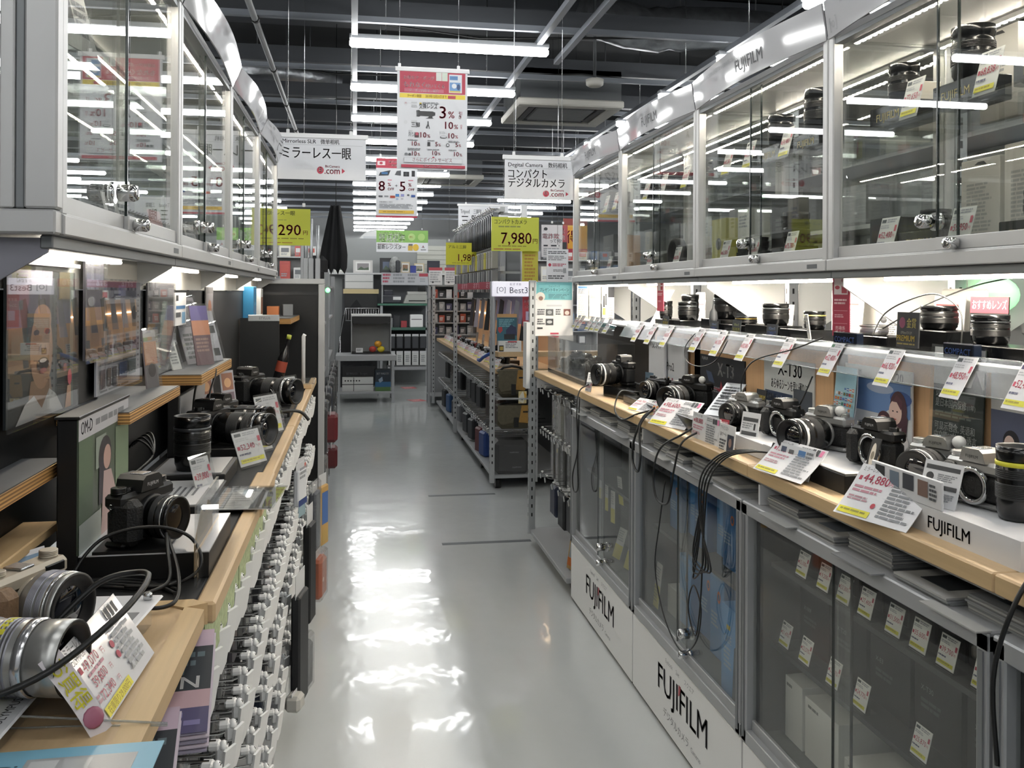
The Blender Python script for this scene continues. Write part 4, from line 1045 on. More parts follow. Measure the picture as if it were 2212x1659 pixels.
items = [('r', 0, 0, 1, .14, '#d8d8d4'), ('t', .06, .1, .06, 'FUJIFILM', '#707276', 'l', .2), ('t', .78, .13, .1, '20', '#808288', 'l', .14), ('r', 0, .14, 1, .15, '#4a6a9c'), ('r', .02, .15, .98, .5, '#6f8fc0'), ('e', .55, .22, .2, .06, '#b8c4dc'), ('e', .85, .3, .15, .08, '#3a5a98'),
         ('p', [(.56, .62), (.6, .5), (.68, .44), (.74, .5), (.78, .64), (.8, 1), (.5, 1)], '#e0ddda'), ('e', .62, .56, .1, .1, '#4a2a30'), ('e', .61, .6, .085, .09, '#e4bcae'), ('p', [(.55, .66), (.63, .68), (.7, .78), (.66, .95), (.5, .95)], '#d4d0d0'),
         ('e', .82, .42, .12, .2, '#4a2a34'), ('p', [(.88, .35), (.95, .5), (.93, .68), (.86, .72)], '#4a2a34'), ('e', .78, .45, .09, .13, '#ecc9bb'), ('p', [(.74, .34), (.8, .26), (.88, .32), (.86, .42), (.8, .34)], '#5a323c'), ('p', [(.7, .58), (.82, .6), (.96, .72), (.98, 1), (.6, 1)], '#eae6e4'), ('p', [(.73, .51), (.8, .52), (.77, .545)], '#b85a5a'), ('e', .75, .44, .012, .008, '#3a2024'), ('e', .81, .44, .012, .008, '#3a2024'), ('e', .585, .59, .01, .007, '#3a2024'), ('e', .635, .59, .01, .007, '#3a2024'), ('p', [(.585, .635), (.64, .635), (.61, .66)], '#b85a5a'), ('r', 0, .78, .5, 1, '#aebcd0')]
wall_poster('family poster of a woman and child on blue behind the zoom camera', 1.975, 2.275, 1.03, 1.262, items, '#dfe0e2', 1.322)
card('flag_sheet', .11, .145, [('r', 0, 0, 1, .97, '#a8d0de'), ('r', .05, .16, .95, .97, '#e8eaee'), ('t', .08, .08, .05, 'FUJIFILM', '#2d5a5c', 'l', .4), ('t', .08, .15, .075, 'Multi-language Model', '#c8404a', 'l', .84)] + flags(.08, .2, .98, .82, 7, 7) + [('t', .22, .93, .06, '35ヶ国語対応', '#d04a40', 'l', .5)], 'pale sheet with rows of national flags leaning on the family poster', 'flyer', (1.305, 2.225, 1.11), -R(92), -.05, .0012, '#e6e8ec', None, None, 3, -.02)
card('notice_board', .17, .3, [('r', 0, 0, 1, .28, '#d8d8d6'), ('p', [(.75, .28), (.85, .16), (.97, .28)], '#3a3036'), ('t', .06, .37, .05, '这款相机', '#d4d8d4', 'l', .42), ('t', .06, .445, .05, '是日本国内保修', '#d4d8d4', 'l', .62), ('t', .7, .44, .032, '(1年)', '#b0b8b0', 'l', .2), ('l', .06, .48, .8, .53, 2, '#6d7a72'), ('t', .06, .62, .05, '可显示包含, 英语和', '#d4d8d4', 'l', .8), ('t', .06, .69, .05, '中文等10种以上语言', '#d4d8d4', 'l', .84), ('l', .06, .73, .8, .78, 2, '#6d7a72'), ('e', .8, .9, .13, .07, '#6a3a50')],
     'dark green Chinese notice in a clear holder at the right', 'notice', (1.315, 1.81, 1.03), -PI / 2, .04, .004, '#22302c', None, None, 3, 0, ACRYL)
card('portrait_poster', .24, .25, [('r', 0, 0, 1, .3, '#dcdad6'), ('r', 0, .3, 1, 1, '#5a6078'), ('e', .25, .55, .1, .1, '#1e1c24'), ('p', [(.18, .5), (.32, .5), (.36, .85), (.3, .95), (.2, .9)], '#1e1c24'), ('e', .23, .57, .065, .075, '#e8ccc0'), ('p', [(.17, .66), (.28, .66), (.33, .85), (.32, 1), (.12, 1)], '#e4e0de'), ('r', .45, .34, 1, 1, '#a8d0de'), ('r', .48, .42, .98, .96, '#e8eaee'), ('t', .49, .41, .05, 'FUJIFILM', '#2d5a5c', 'l', .3), ('t', .49, .47, .06, 'Multi-lang', '#c8404a', 'l', .48)] + flags(.5, .5, 1.1, .86, 6, 5) + [('t', .55, .93, .06, '35ヶ国', '#d04a40', 'l', .3)],
     'poster of a girl in white beside flags at the right picture edge', 'poster', (1.325, 1.585, 1.035), -PI / 2, 0, .004, '#d9dade')
# cameras
bk = lambda l, x, y, w, d, h, c=None, rz=-PI / 2: block(l, (x, y, 1.0), rz, w, d, h, None, c, name='camera_riser')
bk('low black base under the two far black cameras', 1.19, 3.3, .6, .19, .03)
camera('black rangefinder camera with a short lens behind the white ear bud tag', (1.2, 3.45, 1.032), -R(74), .12, .072, .035, lens=(.032, .05), hump=False, s=1.05, ring=mat('#bdbdbd', .3))
camera('black camera with a big glass lens in front of the dark star poster', (1.2, 3.1, 1.035), -R(62), .16, .09, .045, lens=(.041, .105), hump=True, bulb=True, s=1.05, ring=mat('#909294', .3, .6))
bk('black glossy base under the silver strap camera', 1.19, 2.74, .5, .24, .045)
tag(MB().box(1.06, 1.24, 2.93, 3.07, 1.0005, 1.012, mat('#b98a3c', .5, 0, .3, 60)).build('sample_mat'), 'patterned yellow mat under the black camera with the big lens', 'mat')
t = thing('slant_sign', 'slanted silver sign plate with dark characters beside the flag flyer', 'sign', (1.17, 2.83, 1.046), -R(60))
mb = MB(); mb.M = Matrix.Rotation(-R(52), 4, 'X'); mb.box(-.04, .04, 0, .004, 0, .16, mat('#c9cbcc', .22, .5)); ink(mb, .08, .16, [('l', .12, .12, .9, .88, 9, '#5a5c60'), ('l', .2, .2, .8, .5, 3, '#2c2e32')], 3); mb.build('plate', t, fix=False)
MB().box(-.04, .04, .09, .13, 0, .005, ACRYL).box(-.003, .003, .09, .125, 0, .09, ACRYL).build('foot', t)
camera('silver camera with a black lens on the glossy black base', (1.19, 2.615, 1.046), -R(72), .118, .07, .034, 'silver', (.031, .05), None, s=1.12)
bk('white glossy base under the bare black body beside the silver camera', 1.2, 2.4, .26, .23, .045, WHITE_M)
camera('bare black camera body with an open silver mount, far one', (1.19, 2.365, 1.047), -R(80), .118, .075, .036, s=1.15)
t = thing('camera_riser', 'white topped black base under the long zoom camera', 'display base', (1.185, 2.06, 1.0), -PI / 2)
MB().box(-.2, .2, -.105, .12, 0, .045, BLACK, .002).build('plinth', t)
MB().box(-.2, .2, -.105, .12, .0452, .05, WHITE_M, .002).build('white_top', t)
MB().box(-.2, -.06, -.11, -.1055, 0, .05, WHITE_M, .001).build('front_plate', t)
camera('silver topped camera with a long black zoom lens and white ring', (1.21, 2.16, 1.052), -R(72), .118, .075, .036, 'silver', (.036, .1), mat('#d8d8d8', .3), s=1.15, bulb=True)
camera('bare black camera body with an open silver mount beside the grey loop tag', (1.19, 1.905, 1.052), -R(82), .125, .08, .038, s=1.12)
t = thing('camera_riser', 'large white stand with black maker lettering at the right front', 'display base', (1.19, 1.56, 1.0), -PI / 2)
mb = MB(); mb.prism([(-.17, 0), (.26, 0), (.26, .05), (.16, .05), (-.17, .05)], -.125, .13, WHITE_M, 'xz'); mb.text('FUJIFILM', .02, .012, .024, mat('#26272a', .4), -.1256, 'l', .13, bold=.03); mb.build('body', t, fix=False)
mb = MB(); mb.box(-.115, .115, -.125, -.12, .0, .055, WHITE_M, .002)
ink(mb, .22, .055, [('r', .05, .1, .2, .6, '#2a2c30'), ('r', .28, .15, .42, .7, '#6a7888'), ('r', .48, .1, .64, .65, '#3c4048'), ('r', .7, .15, .84, .7, '#7a6258'), ('l', .86, .2, .99, .8, 4, '#4a4c50')], 2, -.1255)
for p in mb.v: p.z += .05
mb.build('picture_strip', t, (-.055, 0, .0), fix=False)
camera('silver camera with a black lens and white ring on the white stand', (1.215, 1.71, 1.052), -R(70), .118, .07, .034, 'silver', (.036, .06), mat('#d8d8d8', .3), s=1.15, bulb=True)
camera('bare silver camera body with an open mount and blue sensor on the white stand', (1.17, 1.53, 1.052), -R(80), .118, .074, .036, 'silver', None, s=1.15)
camera('black camera peeping behind the bare silver body', (1.27, 1.47, 1.052), -R(75), .12, .075, .036, lens=(.03, .05), s=1.1)
stand_lens('tall black lens standing at the right picture edge', (1.165, 1.43, 1.0515), .035, .13, mat('#d8d23c', .5))
card('feature_card', .085, .085, [('r', .06, .1, .94, .2, '#3a3c40'), ('e', .2, .36, .1, .09, '#2a2c30'), ('l', .4, .28, .92, .45, 4, '#8a8c90'), ('r', .06, .52, .94, .62, '#3a3c40'), ('e', .22, .8, .12, .1, '#2a2c30'), ('r', .38, .74, .44, .88, '#3a3c40'), ('l', .5, .7, .92, .88, 4, '#8a8c90')], 'small white card with two camera pictures on the white stand', 'card', (1.08, 1.54, 1.051), -R(75), .3, .0015, '#dcdcde')
card('feature_card', .07, .11, [('r', .08, .14, .92, .24, '#3a3c40'), ('r', .08, .5, .92, .6, '#3a3c40'), ('l', .08, .28, .7, .45, 3, '#8a8c90'), ('r', .72, .28, .82, .45, '#2a2c30'), ('l', .08, .65, .7, .85, 3, '#8a8c90'), ('r', .72, .68, .82, .85, '#2a2c30')], 'white card with two black headings in front of the far bare body', 'card', (1.1, 2.42, 1.002), -R(70), .2, .0015, '#e0e0e2')
card('feature_card', .04, .07, [('r', 0, 0, 1, .55, '#a03040'), ('l', .1, .1, .9, .5, 3, '#d8b8bc'), ('l', .1, .6, .9, .9, 3, '#b8b8b8')], 'small red and black card below the silver camera lens', 'card', (1.09, 2.56, 1.002), -R(70), .1, .0015, '#2a2a2c')
card('premium_card', .06, .09, [('t', .1, .35, .16, 'PREMIUM', '#c8b050', 'l', .8), ('l', .1, .42, .9, .52, 1, '#8a7a3a'), ('r', 0, .6, 1, 1, '#c88a70'), ('l', .1, .7, .9, .9, 2, '#a05a40')], 'small black and orange PREMIUM card before the grey X-T30 poster', 'card', (1.29, 2.74, 1.05), -R(85), .1, .002, '#1c1c1e')
# price cards leaning on the counter edge
card('price_card', .125, .075, bigprice('48,780'), 'price card lying under cables before the low black base', 'price card', (1.055, 3.3, 1.002), -R(72), 1.0, .001, '#dcdce0')
card('flyer', .085, .13, flags(.06, .05, .98, .95, 5, 7), 'colourful flag flyer leaning on the black base', 'flyer', (1.045, 3.07, 1.002), -R(66), .8, .001, '#cfd6dc')
card('price_card', .19, .12, bigprice('98,600'), 'large price card on the counter edge right of the flag flyer', 'price card', (1.03, 2.9, 1.002), -R(70), .8, .001, '#dcdce0')
card('price_card', .2, .095, bigprice('88,880'), 'upright price card hooked on the front counter edge under the silver camera', 'price card', (1.045, 2.6, .985), -R(88), .1, .0015, '#d6d7da')
card('photo_card', .1, .09, [('t', .06, .2, .12, 'アドバンスト', '#3a3c40', 'l', .5), ('t', .06, .4, .12, 'SRオート', '#3a3c40', 'l', .4), ('l', .06, .5, .5, .9, 4, '#55575c'), ('r', .55, .3, .95, .95, '#2a3040'), ('e', .75, .55, .1, .14, '#8a7068')], 'white card with a night portrait next to the upright price card', 'card', (1.045, 2.44, .985), -R(88), .1, .0015, '#d8d8d8')
card('leaflet', .14, .075, [('r', .05, .1, .2, .45, '#3a4660'), ('r', .28, .15, .42, .5, '#55585c'), ('r', .55, .1, .75, .55, '#4a7ab0'), ('l', .78, .1, .97, .5, 3, '#77797d')], 'white leaflet with small pictures standing behind the 134,761 yen card', 'leaflet', (1.052, 2.06, 1.003), -R(82), .3, .0015, '#d8dade')
card('price_card', .2, .105, bigprice('134,761'), 'price card reading 134,761 yen on the counter edge', 'price card', (1.022, 2.06, .998), -R(82), .7, .0012, '#e0e0e4', None, None, 1, -.012)
card('price_card', .185, .125, bigprice('44,880') + [('e', .44, .72, .03, .05, '#b03a48')], 'price card reading 44,880 yen before the white stand', 'price card', (1.012, 1.64, .992), -R(75), .62, .0012, '#e0e0e4', None, None, 1, -.015)
card('price_card', .06, .07, price('18,360'), 'small clear bag price card hanging beside the black stand at the far end', 'price card', (1.045, 4.0, .985), -R(80), .2, .002, '#c9cacc')
card('slant_card', .12, .05, [('l', .05, .2, .95, .8, 3, '#8a8c90')], 'white slanted strip card before the large far camera', 'card', (1.085, 3.93, 1.047), -R(30), .6, .0015, '#d8d8d8')
card('loop_tag', .022, .08, [('e', .5, .5, .3, .36, '#d8cfc0'), ('e', .5, .5, .2, .12, '#8a8070')], 'grey looped security tag leaning on the bare black body', 'tag', (1.13, 1.85, 1.052), -R(70), .4, .004, '#2b2c2e')
card('loop_tag', .018, .08, [('e', .5, .5, .26, .4, '#d8d6d0')], 'black looped security tag lying on the 134,761 yen card', 'tag', (1.03, 2.15, 1.0), -R(60), .6, .004, '#1d1e20')

# ---------------------------------------------------------------- contents of the upper right cabinets
def lens_on_block(n, y, z, r, h, x=1.36, bl='FUJIFILM', gold=False):
    block('gold lettered block under the %s' % n, (x, y, z), -PI / 2, .16, .08, .055, bl, None, '#bfae78', .36)
    stand_lens(n, (x + .005, y, z + .0555), r, h, None)
zu, zl = 1.8735, 1.5465
lens_on_block('lens at the far side of the nearest upper shelf', 2.08, zu, .037, .1)
lens_on_block('lens in the middle of the nearest upper shelf', 1.82, zu, .045, .12)
lens_on_block('lens at the right picture edge, upper shelf', 1.56, zu, .04, .13)
box_product('white carton on the nearest upper shelf beside the black lens', (1.45, 2.16, zu), -PI / 2, .075, .1, .13, '#d8d4c8', [('l', .1, .3, .8, .5, 4, '#b0aca0'), ('r', .1, .7, .4, .85, '#7a6a60')])
for i, (y, s) in enumerate(((1.975, '72,650'), (1.71, '68,838'))):
    card('price_card', .07, .1, price(s), ('price card between the lenses on the nearest upper shelf, far one', 'price card reading 68,838 yen on the nearest upper shelf')[i], 'price card', (1.305, y, zu), -PI / 2, .25, .0015, '#d6d8d4')
for i, (y, h, w) in enumerate(((2.0, .24, .14), (1.84, .26, .15), (1.66, .28, .17), (1.47, .27, .15))):
    box_product('tall pale carton at the back of the nearest lower shelf, %s from the far end' % ORD[i], (1.53, y, zl), -PI / 2, w, .02, h, '#cfccc4', [('p', [(.35, .06), (.45, .03), (.6, .03), (.68, .07)], '#2a2b2d'), ('l', .15, .25, .85, .8, 14, '#a9a8a4')], name='hanging_carton')
for i, (y, h) in enumerate(((1.95, .22), (1.75, .2))):
    box_product('white hanging carton at the back of the nearest upper shelf, %s one' % ('far', 'near')[i], (1.54, y, zu), -PI / 2, .13, .02, h, '#d4d2cc', [('p', [(.35, .06), (.45, .03), (.6, .03), (.68, .07)], '#2a2b2d'), ('l', .15, .4, .85, .8, 8, '#8d8f92')], name='hanging_carton')
lens_on_block('short black lens low in the nearest right cabinet', 1.95, zl, .034, .05)
block('dark block beside the 52,400 yen price card', (1.38, 2.13, zl), -PI / 2, .12, .08, .1)
lens_on_block('pale ringed lens low at the right picture edge', 1.6, zl, .04, .06, 1.36)
for i, (y, s, l) in enumerate(((2.07, '52,400', 'price card reading 52,400 low in the nearest right cabinet'), (1.79, '59,950', 'price card with red figures low beside the chrome pane lock'), (1.5, '68,720', 'price card at the right picture edge, low shelf'))):
    card('price_card', .075, .1, price(s), l, 'price card', (1.3, y, zl), -PI / 2, .25, .0015, '#d6d8d4')
lens_on_block('black lens on the upper shelf of the third cabinet', 2.75, zu, .04, .1)
lens_on_block('second black lens on the upper shelf of the third cabinet', 2.5, zu, .045, .13)
lens_on_block('black zoom lens low in the third cabinet', 2.72, zl, .042, .11, 1.4)
lens_on_block('flat lens low at the far side of the third cabinet', 3.05, zl, .04, .05, 1.42)
for i, (y, z) in enumerate(((3.08, zu), (2.9, zu), (2.63, zu), (3.1, zl), (2.86, zl), (2.6, zl))):
    card('price_card', .07, .1, price('%d,%d80' % (40 + i * 7, 2 + i)), 'price card on the %s shelf of the third cabinet, %s from the far end' % ('upper' if z == zu else 'lower', ORD[i % 3]), 'price card', (1.31, y, z), -PI / 2, .25, .0015, '#d6d8d4')
box_product('dark box standing low in the third cabinet', (1.5, 2.95, zl), -PI / 2, .16, .06, .24, '#202224', [('l', .2, .3, .8, .5, 3, '#5a5c5e')])
for i, y in enumerate((4.05, 3.88, 3.66, 3.45)):
    stand_lens('dark lens on the upper shelf of the second cabinet, %s from the far end' % ORD[i], (1.38, y, zu), .04, .09 + .02 * (i % 2))
for i, (y, z) in enumerate(((4.0, zu), (3.77, zu), (3.5, zu), (3.95, zl), (3.6, zl))):
    card('price_card', .07, .1, price('%d,%d00' % (20 + i * 9, 3 + i)), 'price card in the second cabinet on the %s shelf, %s from the far end' % ('upper' if z == zu else 'lower', ORD[i if z == zu else i - 3]), 'price card', (1.31, y, z), -PI / 2, .25, .0015, '#d6d8d4')
t = thing('headphones', 'round black coil item low in the second cabinet', 'accessory', (1.42, 3.86, zl), -PI / 2)
MB().lathe([(.06, -.02), (.075, -.02), (.075, .02), (.06, .02), (.06, -.02)], BLACK, 24, ax='y', cap=(False, False)).build('ring', t, (0, 0, .075))
box_product('yellow box low in the second cabinet', (1.45, 3.4, zl), -PI / 2, .14, .05, .2, '#a8a23c', [('e', .5, .5, .2, .12, '#3a3c30')])
box_product('black camera bag box in the far right cabinet', (1.42, 4.85, zu), -PI / 2, .2, .12, .13, '#1b1c1e')
box_product('tan box low in the far right cabinet', (1.4, 4.5, zl), -PI / 2, .1, .08, .2, '#b08a6a')
box_product('dark case low in the far right cabinet', (1.42, 4.8, zl), -PI / 2, .2, .1, .22, '#222426', [('l', .2, .3, .8, .4, 2, '#77797d')])
for i, (y, z) in enumerate(((4.68, zu), (4.5, zu), (4.62, zl))):
    card('price_card', .07, .1, price('1%d,800' % i), 'price card in the far right cabinet on the %s shelf%s' % ('upper' if z == zu else 'lower', (', far one', ', near one', '')[i]), 'price card', (1.31, y, z), -PI / 2, .25, .0015, '#d6d8d4')

# ---------------------------------------------------------------- contents of the lower right cabinets
def holder_tag(label, y, z, s, x=1.1):
    t = thing('shelf_tag', label, 'price card', (x, y, z), -PI / 2, 'price tags in the near base cabinet')
    c = card('tag_card', .052, .06, price(s), None, loc=(0, 0, .004), lean=.25, base='#f4f4f0', parent=t, t=.001)
    MB().box(-.028, .028, -.004, .03, 0, .002, ACRYL).build('clear_holder', t)
for i, y in enumerate((2.1, 1.995, 1.905, 1.815, 1.71, 1.625, 1.54, 1.44)):
    holder_tag('small tag on the near base cabinet upper shelf, %s from the far end' % ORD[i], y, .7405, '%d,%d00' % (15 + 4 * i, i + 1))
for i, y in enumerate((2.19, 2.083, 1.95, 1.834, 1.62)):
    holder_tag('small tag on the near base cabinet middle shelf, %s from the far end' % ORD[i], y, .5305, '2%d,%d70' % (i + 1, i + 4))
DK = ('#0e0f11', '#121315', '#0b0c0d', '#151719')
for i in range(9):
    y = 2.16 - i * .093
    box_product('black product box behind the upper tags, %s from the far end' % ORD[i], (1.24, y, .7405), -PI / 2, .085, .16, .1 + .012 * (i % 3), DK[i % 4], [('t', .15, .3, .08, 'FUJIFILM', '#6a6c70', 'l', .4), ('l', .15, .4, .8, .6, 2, '#4a4c50')], group='black boxes on the upper inner shelf')
for i in range(5):
    y = 2.14 - i * .165
    box_product('black product box behind the middle tags, %s from the far end' % ORD[i], (1.26, y, .5305), -PI / 2, .15, .2, .15 + .01 * (i % 2), DK[(i + 1) % 4], [('t', .15, .35, .07, ('X100F', 'X-T20', 'X-E3', 'X-T30', 'X70')[i], '#7a7c80', 'l', .3), ('l', .15, .45, .7, .6, 2, '#4a4c50')], group='black boxes on the middle inner shelf')
box_product('large black carton with white maker lettering in the near base cabinet', (1.2, 1.5, .2905), -PI / 2, .22, .18, .22, '#1c1e20', [('t', .3, .3, .08, 'FUJIFILM', '#b8babc', 'l', .42)])
for i, (y, w, h) in enumerate(((2.17, .09, .16), (2.03, .16, .15), (1.84, .17, .09), (1.73, .04, .06))):
    box_product('white carton low in the near base cabinet, %s from the far end' % ORD[i], (1.2, y, .2905), -PI / 2, w, .16, h, '#f2f2ee', [('l', .1, .1, .5, .18, 1, '#8a8c8a')], group='white cartons low in the near base cabinet')
BLU = ('#3a6ea6', '#4080bc', '#35659c', '#4a8cc8')
n = 0
for zz, ys in ((.6005, (3.1, 2.98, 2.86, 2.74, 2.62, 2.5, 2.38)), (.2905, (3.0, 2.88, 2.72, 2.6))):
    for i, y in enumerate(ys):
        box_product('blue carton with orange dot, %s of middle base cabinet, %s from the far end' % ('shelf' if zz > .5 else 'bottom', ORD[i]), (1.22 + .03 * (i % 2), y, zz), -PI / 2, .11, .16, (.2 if zz > .5 else .24) + .02 * (i % 3), BLU[n % 4],
                    [('e', .65, .3, .12, .07, '#c06a3a'), ('e', .65, .3, .07, .04, '#3a5a80'), ('l', .1, .5, .7, .68, 4, '#8aa0b8'), ('r', .1, .06, .9, .1, '#6a90b8')], group='blue cartons in the middle base cabinet'); n += 1
box_product('light blue bag carton at the near side of the middle base cabinet', (1.1, 2.43, .2905), -PI / 2, .13, .08, .26, '#4f90cc', [('p', [(.6, 1), (.7, .4), (.85, .35), (1, .6), (1, 1)], '#1a2c44'), ('t', .15, .4, .09, 'CASE', '#a8c0d8', 'l', .4), ('l', .15, .45, .6, .7, 5, '#8aa4c0'), ('r', .3, .2, .5, .25, '#c0b050')])
card('price_card', .06, .16, [('l', .1, .1, .9, .4, 5, '#8a8c90'), ('r', 0, .5, 1, 1, '#c8c050'), ('l', .1, .55, .9, .9, 5, '#9a9440')], 'long white and yellow tag at the far side of the middle base cabinet', 'price card', (1.09, 3.17, .3), -PI / 2, .1, .0015, '#c8c9c4')
box_product('white carton low beside the long tag in the middle base cabinet', (1.2, 3.1, .2905), -PI / 2, .1, .14, .1, '#b8bab6')
for i, (y, z, w, h, ln) in enumerate(((4.05, .5, .04, .11, .0), (3.93, .47, .03, .13, 0), (3.83, .44, .04, .14, 0), (3.7, .55, .04, .12, -.1), (3.55, .4, .05, .17, .2), (3.78, .3, .07, .13, .3), (3.62, .3, .06, .16, .3), (3.5, .3, .06, .13, .3))):
    card('price_card', w, h, [('l', .1, .08, .9, .45, 5, '#9a9c9e'), ('r', 0, .55, 1, 1, '#c4bc4a')], 'white and yellow tag in the farthest base cabinet, %s from the far end' % ORD[i], 'price card', (1.12, y, z), -R(80), ln, .0015, '#c6c8c4', None, 'tags in the farthest base cabinet', i)
for i in range(4):
    box_product('grey camera accessory box in the farthest base cabinet, %s from the far end' % ORD[i], (1.3, 4.0 - i * .2, .2905), -PI / 2, .16, .14, .2 + .03 * (i % 2), '#5a5c5c', [('l', .1, .1, .8, .4, 5, '#77797a')])
for i in range(4):
    box_product('grey hanging pack on the shelf of the farthest base cabinet, %s from the far end' % ORD[i], (1.3, 4.02 - i * .2, .6205), -PI / 2, .15, .12, .18, '#4c4e50', [('l', .1, .1, .8, .4, 5, '#77797a')])

# ---------------------------------------------------------------- catalogues between cabinet top and worktop
PG = ('#9a9c9c', '#87898b', '#a8a8a6', '#77797b')
def booklet(label, x0, x1, y0, y1, z, th, i):
    mb = MB(); n = max(1, int(th / .004))
    for k in range(n):
        a = RNG.uniform(-.004, .004)
        mb.box(x0 + a + .003, x1, y0 + RNG.uniform(0, .004), y1, z + k * th / n, z + (k + .85) * th / n, mat(PG[(i + k) % 4], .6))
    mb.box(x0 + .03, x1 - .03, y0 + .04, y1 - .04, z + th - .0007, z + th + .0004, mat(('#2a2c30', '#5a6068', '#8a8c8e')[i % 3], .5))
    return tag(mb.build('catalogue', fix=False), label, 'catalogue', 'catalogues under the right worktop')
tag(MB().box(1.035, 1.36, 1.3, 5.1, .958, .961, GREY).build('catalogue_tray'), 'thin grey tray hung under the right worktop', 'tray')
for i in range(5): tag(MB().box(1.03, 1.3, cs[0] - .06 - i * .96, cs[0] - .05 - i * .96, .9055, .957, WHITE_M).build('tray_divider'), 'white divider under the right worktop, %s from the far end' % ORD[i], 'divider')
ysp = (4.1, 3.93, 3.7, 3.5, 3.3, 3.05, 2.87, 2.68, 2.48, 2.16, 1.96, 1.78, 1.58, 1.4)
for i, y in enumerate(ysp):
    booklet('stack of catalogues under the right worktop, %s from the far end' % ORD[i], 1.02 + .02 * (i % 2), 1.28, y - .16, y, .9055, (.014, .03, .02, .036)[i % 4], i)
for i, y in enumerate((4.02, 3.4, 2.95, 2.6, 2.1, 1.75, 1.45)):
    o = tag(MB().box(.985, 1.014, y - .15, y, .906, .9085, mat(PG[i % 4], .5)).build('loose_catalogue'), 'loose catalogue sticking out over the glass base cabinets, %s from the far end' % ORD[i], 'catalogue')
# ---------------------------------------------------------------- left back panel posters
def lposter(label, y0, y1, z0, z1, items, base, x=-.51, sheet=ACRYL, name='poster', cat='poster', lean=0.0):
    k = -x / .75; y0 *= k; y1 *= k; z0 = 1.45 - (1.45 - z0) * k; z1 = 1.45 - (1.45 - z1) * k
    o = card(name, y1 - y0, z1 - z0, items, label, cat, (x, (y0 + y1) / 2, z0), PI / 2, lean, .004, base, None, None, 6, 0, sheet)
    return o
items = [('r', 0, 0, .62, .1, '#a8a4b4'), ('t', .12, .085, .06, 'Event', '#55525c', 'l', .22), ('r', 0, .1, .28, .38, '#6a3236'), ('r', .03, .2, .2, .26, '#5a5a62'), ('r', .72, 0, .9, .2, '#5a4e28'), ('r', .9, 0, .96, 1, '#5f6a62'),
         ('e', .45, .32, .2, .22, '#221f22'), ('e', .66, .4, .1, .16, '#2a2628'), ('r', 0, .56, .8, .58, '#47503f'), ('r', .05, .42, .3, .56, '#3d423e'), ('r', .58, .4, .8, .56, '#4a4038'),
         ('p', [(.3, .74), (.58, .74), (.62, .9), (.55, 1), (.3, 1), (.26, .9)], '#8a674a'), ('e', .45, .54, .165, .27, '#a87f60'), ('e', .46, .33, .13, .1, '#9a7458'), ('p', [(.1, 1), (.22, .88), (.34, .84), (.45, .94), (.56, .82), (.66, .87), (.78, 1)], '#c4c2c0'),
         ('e', .37, .42, .04, .02, '#2a1f1c'), ('e', .53, .42, .04, .02, '#2a1f1c'), ('e', .37, .455, .05, .02, '#9c7358'), ('e', .53, .455, .05, .02, '#9c7358'), ('e', .45, .53, .05, .03, '#6b4836'), ('e', .46, .515, .025, .03, '#b08868'), ('e', .46, .64, .085, .05, '#2a1816'), ('e', .46, .615, .05, .014, '#c8beb8'), ('e', .46, .685, .05, .02, '#8a4c48'),
         ('e', .88, .78, .035, .06, '#b84a58'), ('e', .8, .7, .03, .03, '#7a3438'), ('p', [(.84, .84), (.9, .84), (.9, 1), (.8, 1)], '#b08a70')]
lposter('dark framed portrait of a laughing child behind clear acrylic on the left wall', 2.13, 2.62, 1.143, 1.497, items, '#23282a')
items = [('r', .05, .02, .95, .1, '#3a3848'), ('r', .05, .14, .95, .28, '#4a4860'), ('l', .08, .2, .9, .32, 3, '#77758c'), ('r', 0, .48, 1, .66, '#a07848'), ('e', .3, .42, .2, .05, '#8a8c94'), ('e', .6, .8, .25, .1, '#2a2430'), ('r', 0, .88, 1, .98, '#7a5a40')]
lposter('narrow dark acrylic poster with an orange band beside the child portrait', 2.715, 2.91, 1.25, 1.54, items, '#2b2b33', -.5)
items = [('r', 0, 0, 1, .15, '#343052'), ('r', .02, .02, .2, .13, '#7a78a8'), ('r', .45, .03, .62, .13, '#6a68a0'), ('r', .18, .2, .55, .48, '#4c4648'), ('r', .58, .2, .96, .48, '#9c9490'), ('e', .84, .3, .07, .07, '#2c2a2c'), ('r', .58, .4, .96, .48, '#a88460'), ('r', .22, .38, .55, .48, '#8a6a50'),
         ('l', .2, .5, .9, .54, 1, '#77757c'), ('r', .02, .55, .3, .68, '#3c3c40'), ('r', .36, .55, .52, .68, '#6a6058'), ('r', .56, .54, .74, .68, '#5a3c34'), ('r', .78, .54, .96, .68, '#54304c'), ('l', .05, .72, .95, .76, 1, '#66646c'), ('r', .06, .78, .16, .95, '#4a3438'), ('r', .2, .78, .28, .95, '#5a4a44'), ('r', .32, .78, .4, .95, '#444048'), ('r', .46, .76, .64, .92, '#3c5488'), ('r', .68, .76, .86, .9, '#5a6a70'), ('l', .05, .96, .9, .99, 1, '#55535a')]
lposter('white poster with a grid of sample photographs and a blue top band', 2.83, 3.375, 1.135, 1.477, items, '#b9b8c0')
items = [('r', 0, 0, 1, .14, '#8f8c94'), ('r', .02, .2, .3, .6, '#6a6468'), ('e', .62, .55, .18, .35, '#6f8a84'), ('e', .6, .3, .1, .1, '#8a9a94'), ('r', 0, .45, .25, .7, '#a07a4a'), ('r', .7, .3, 1, .95, '#3a3c40'), ('r', 0, .8, .5, .9, '#6a4a44')]
lposter('grey poster with a pale green figure behind acrylic, fourth along the left wall', 3.49, 3.98, 1.137, 1.48, items, '#55565a')
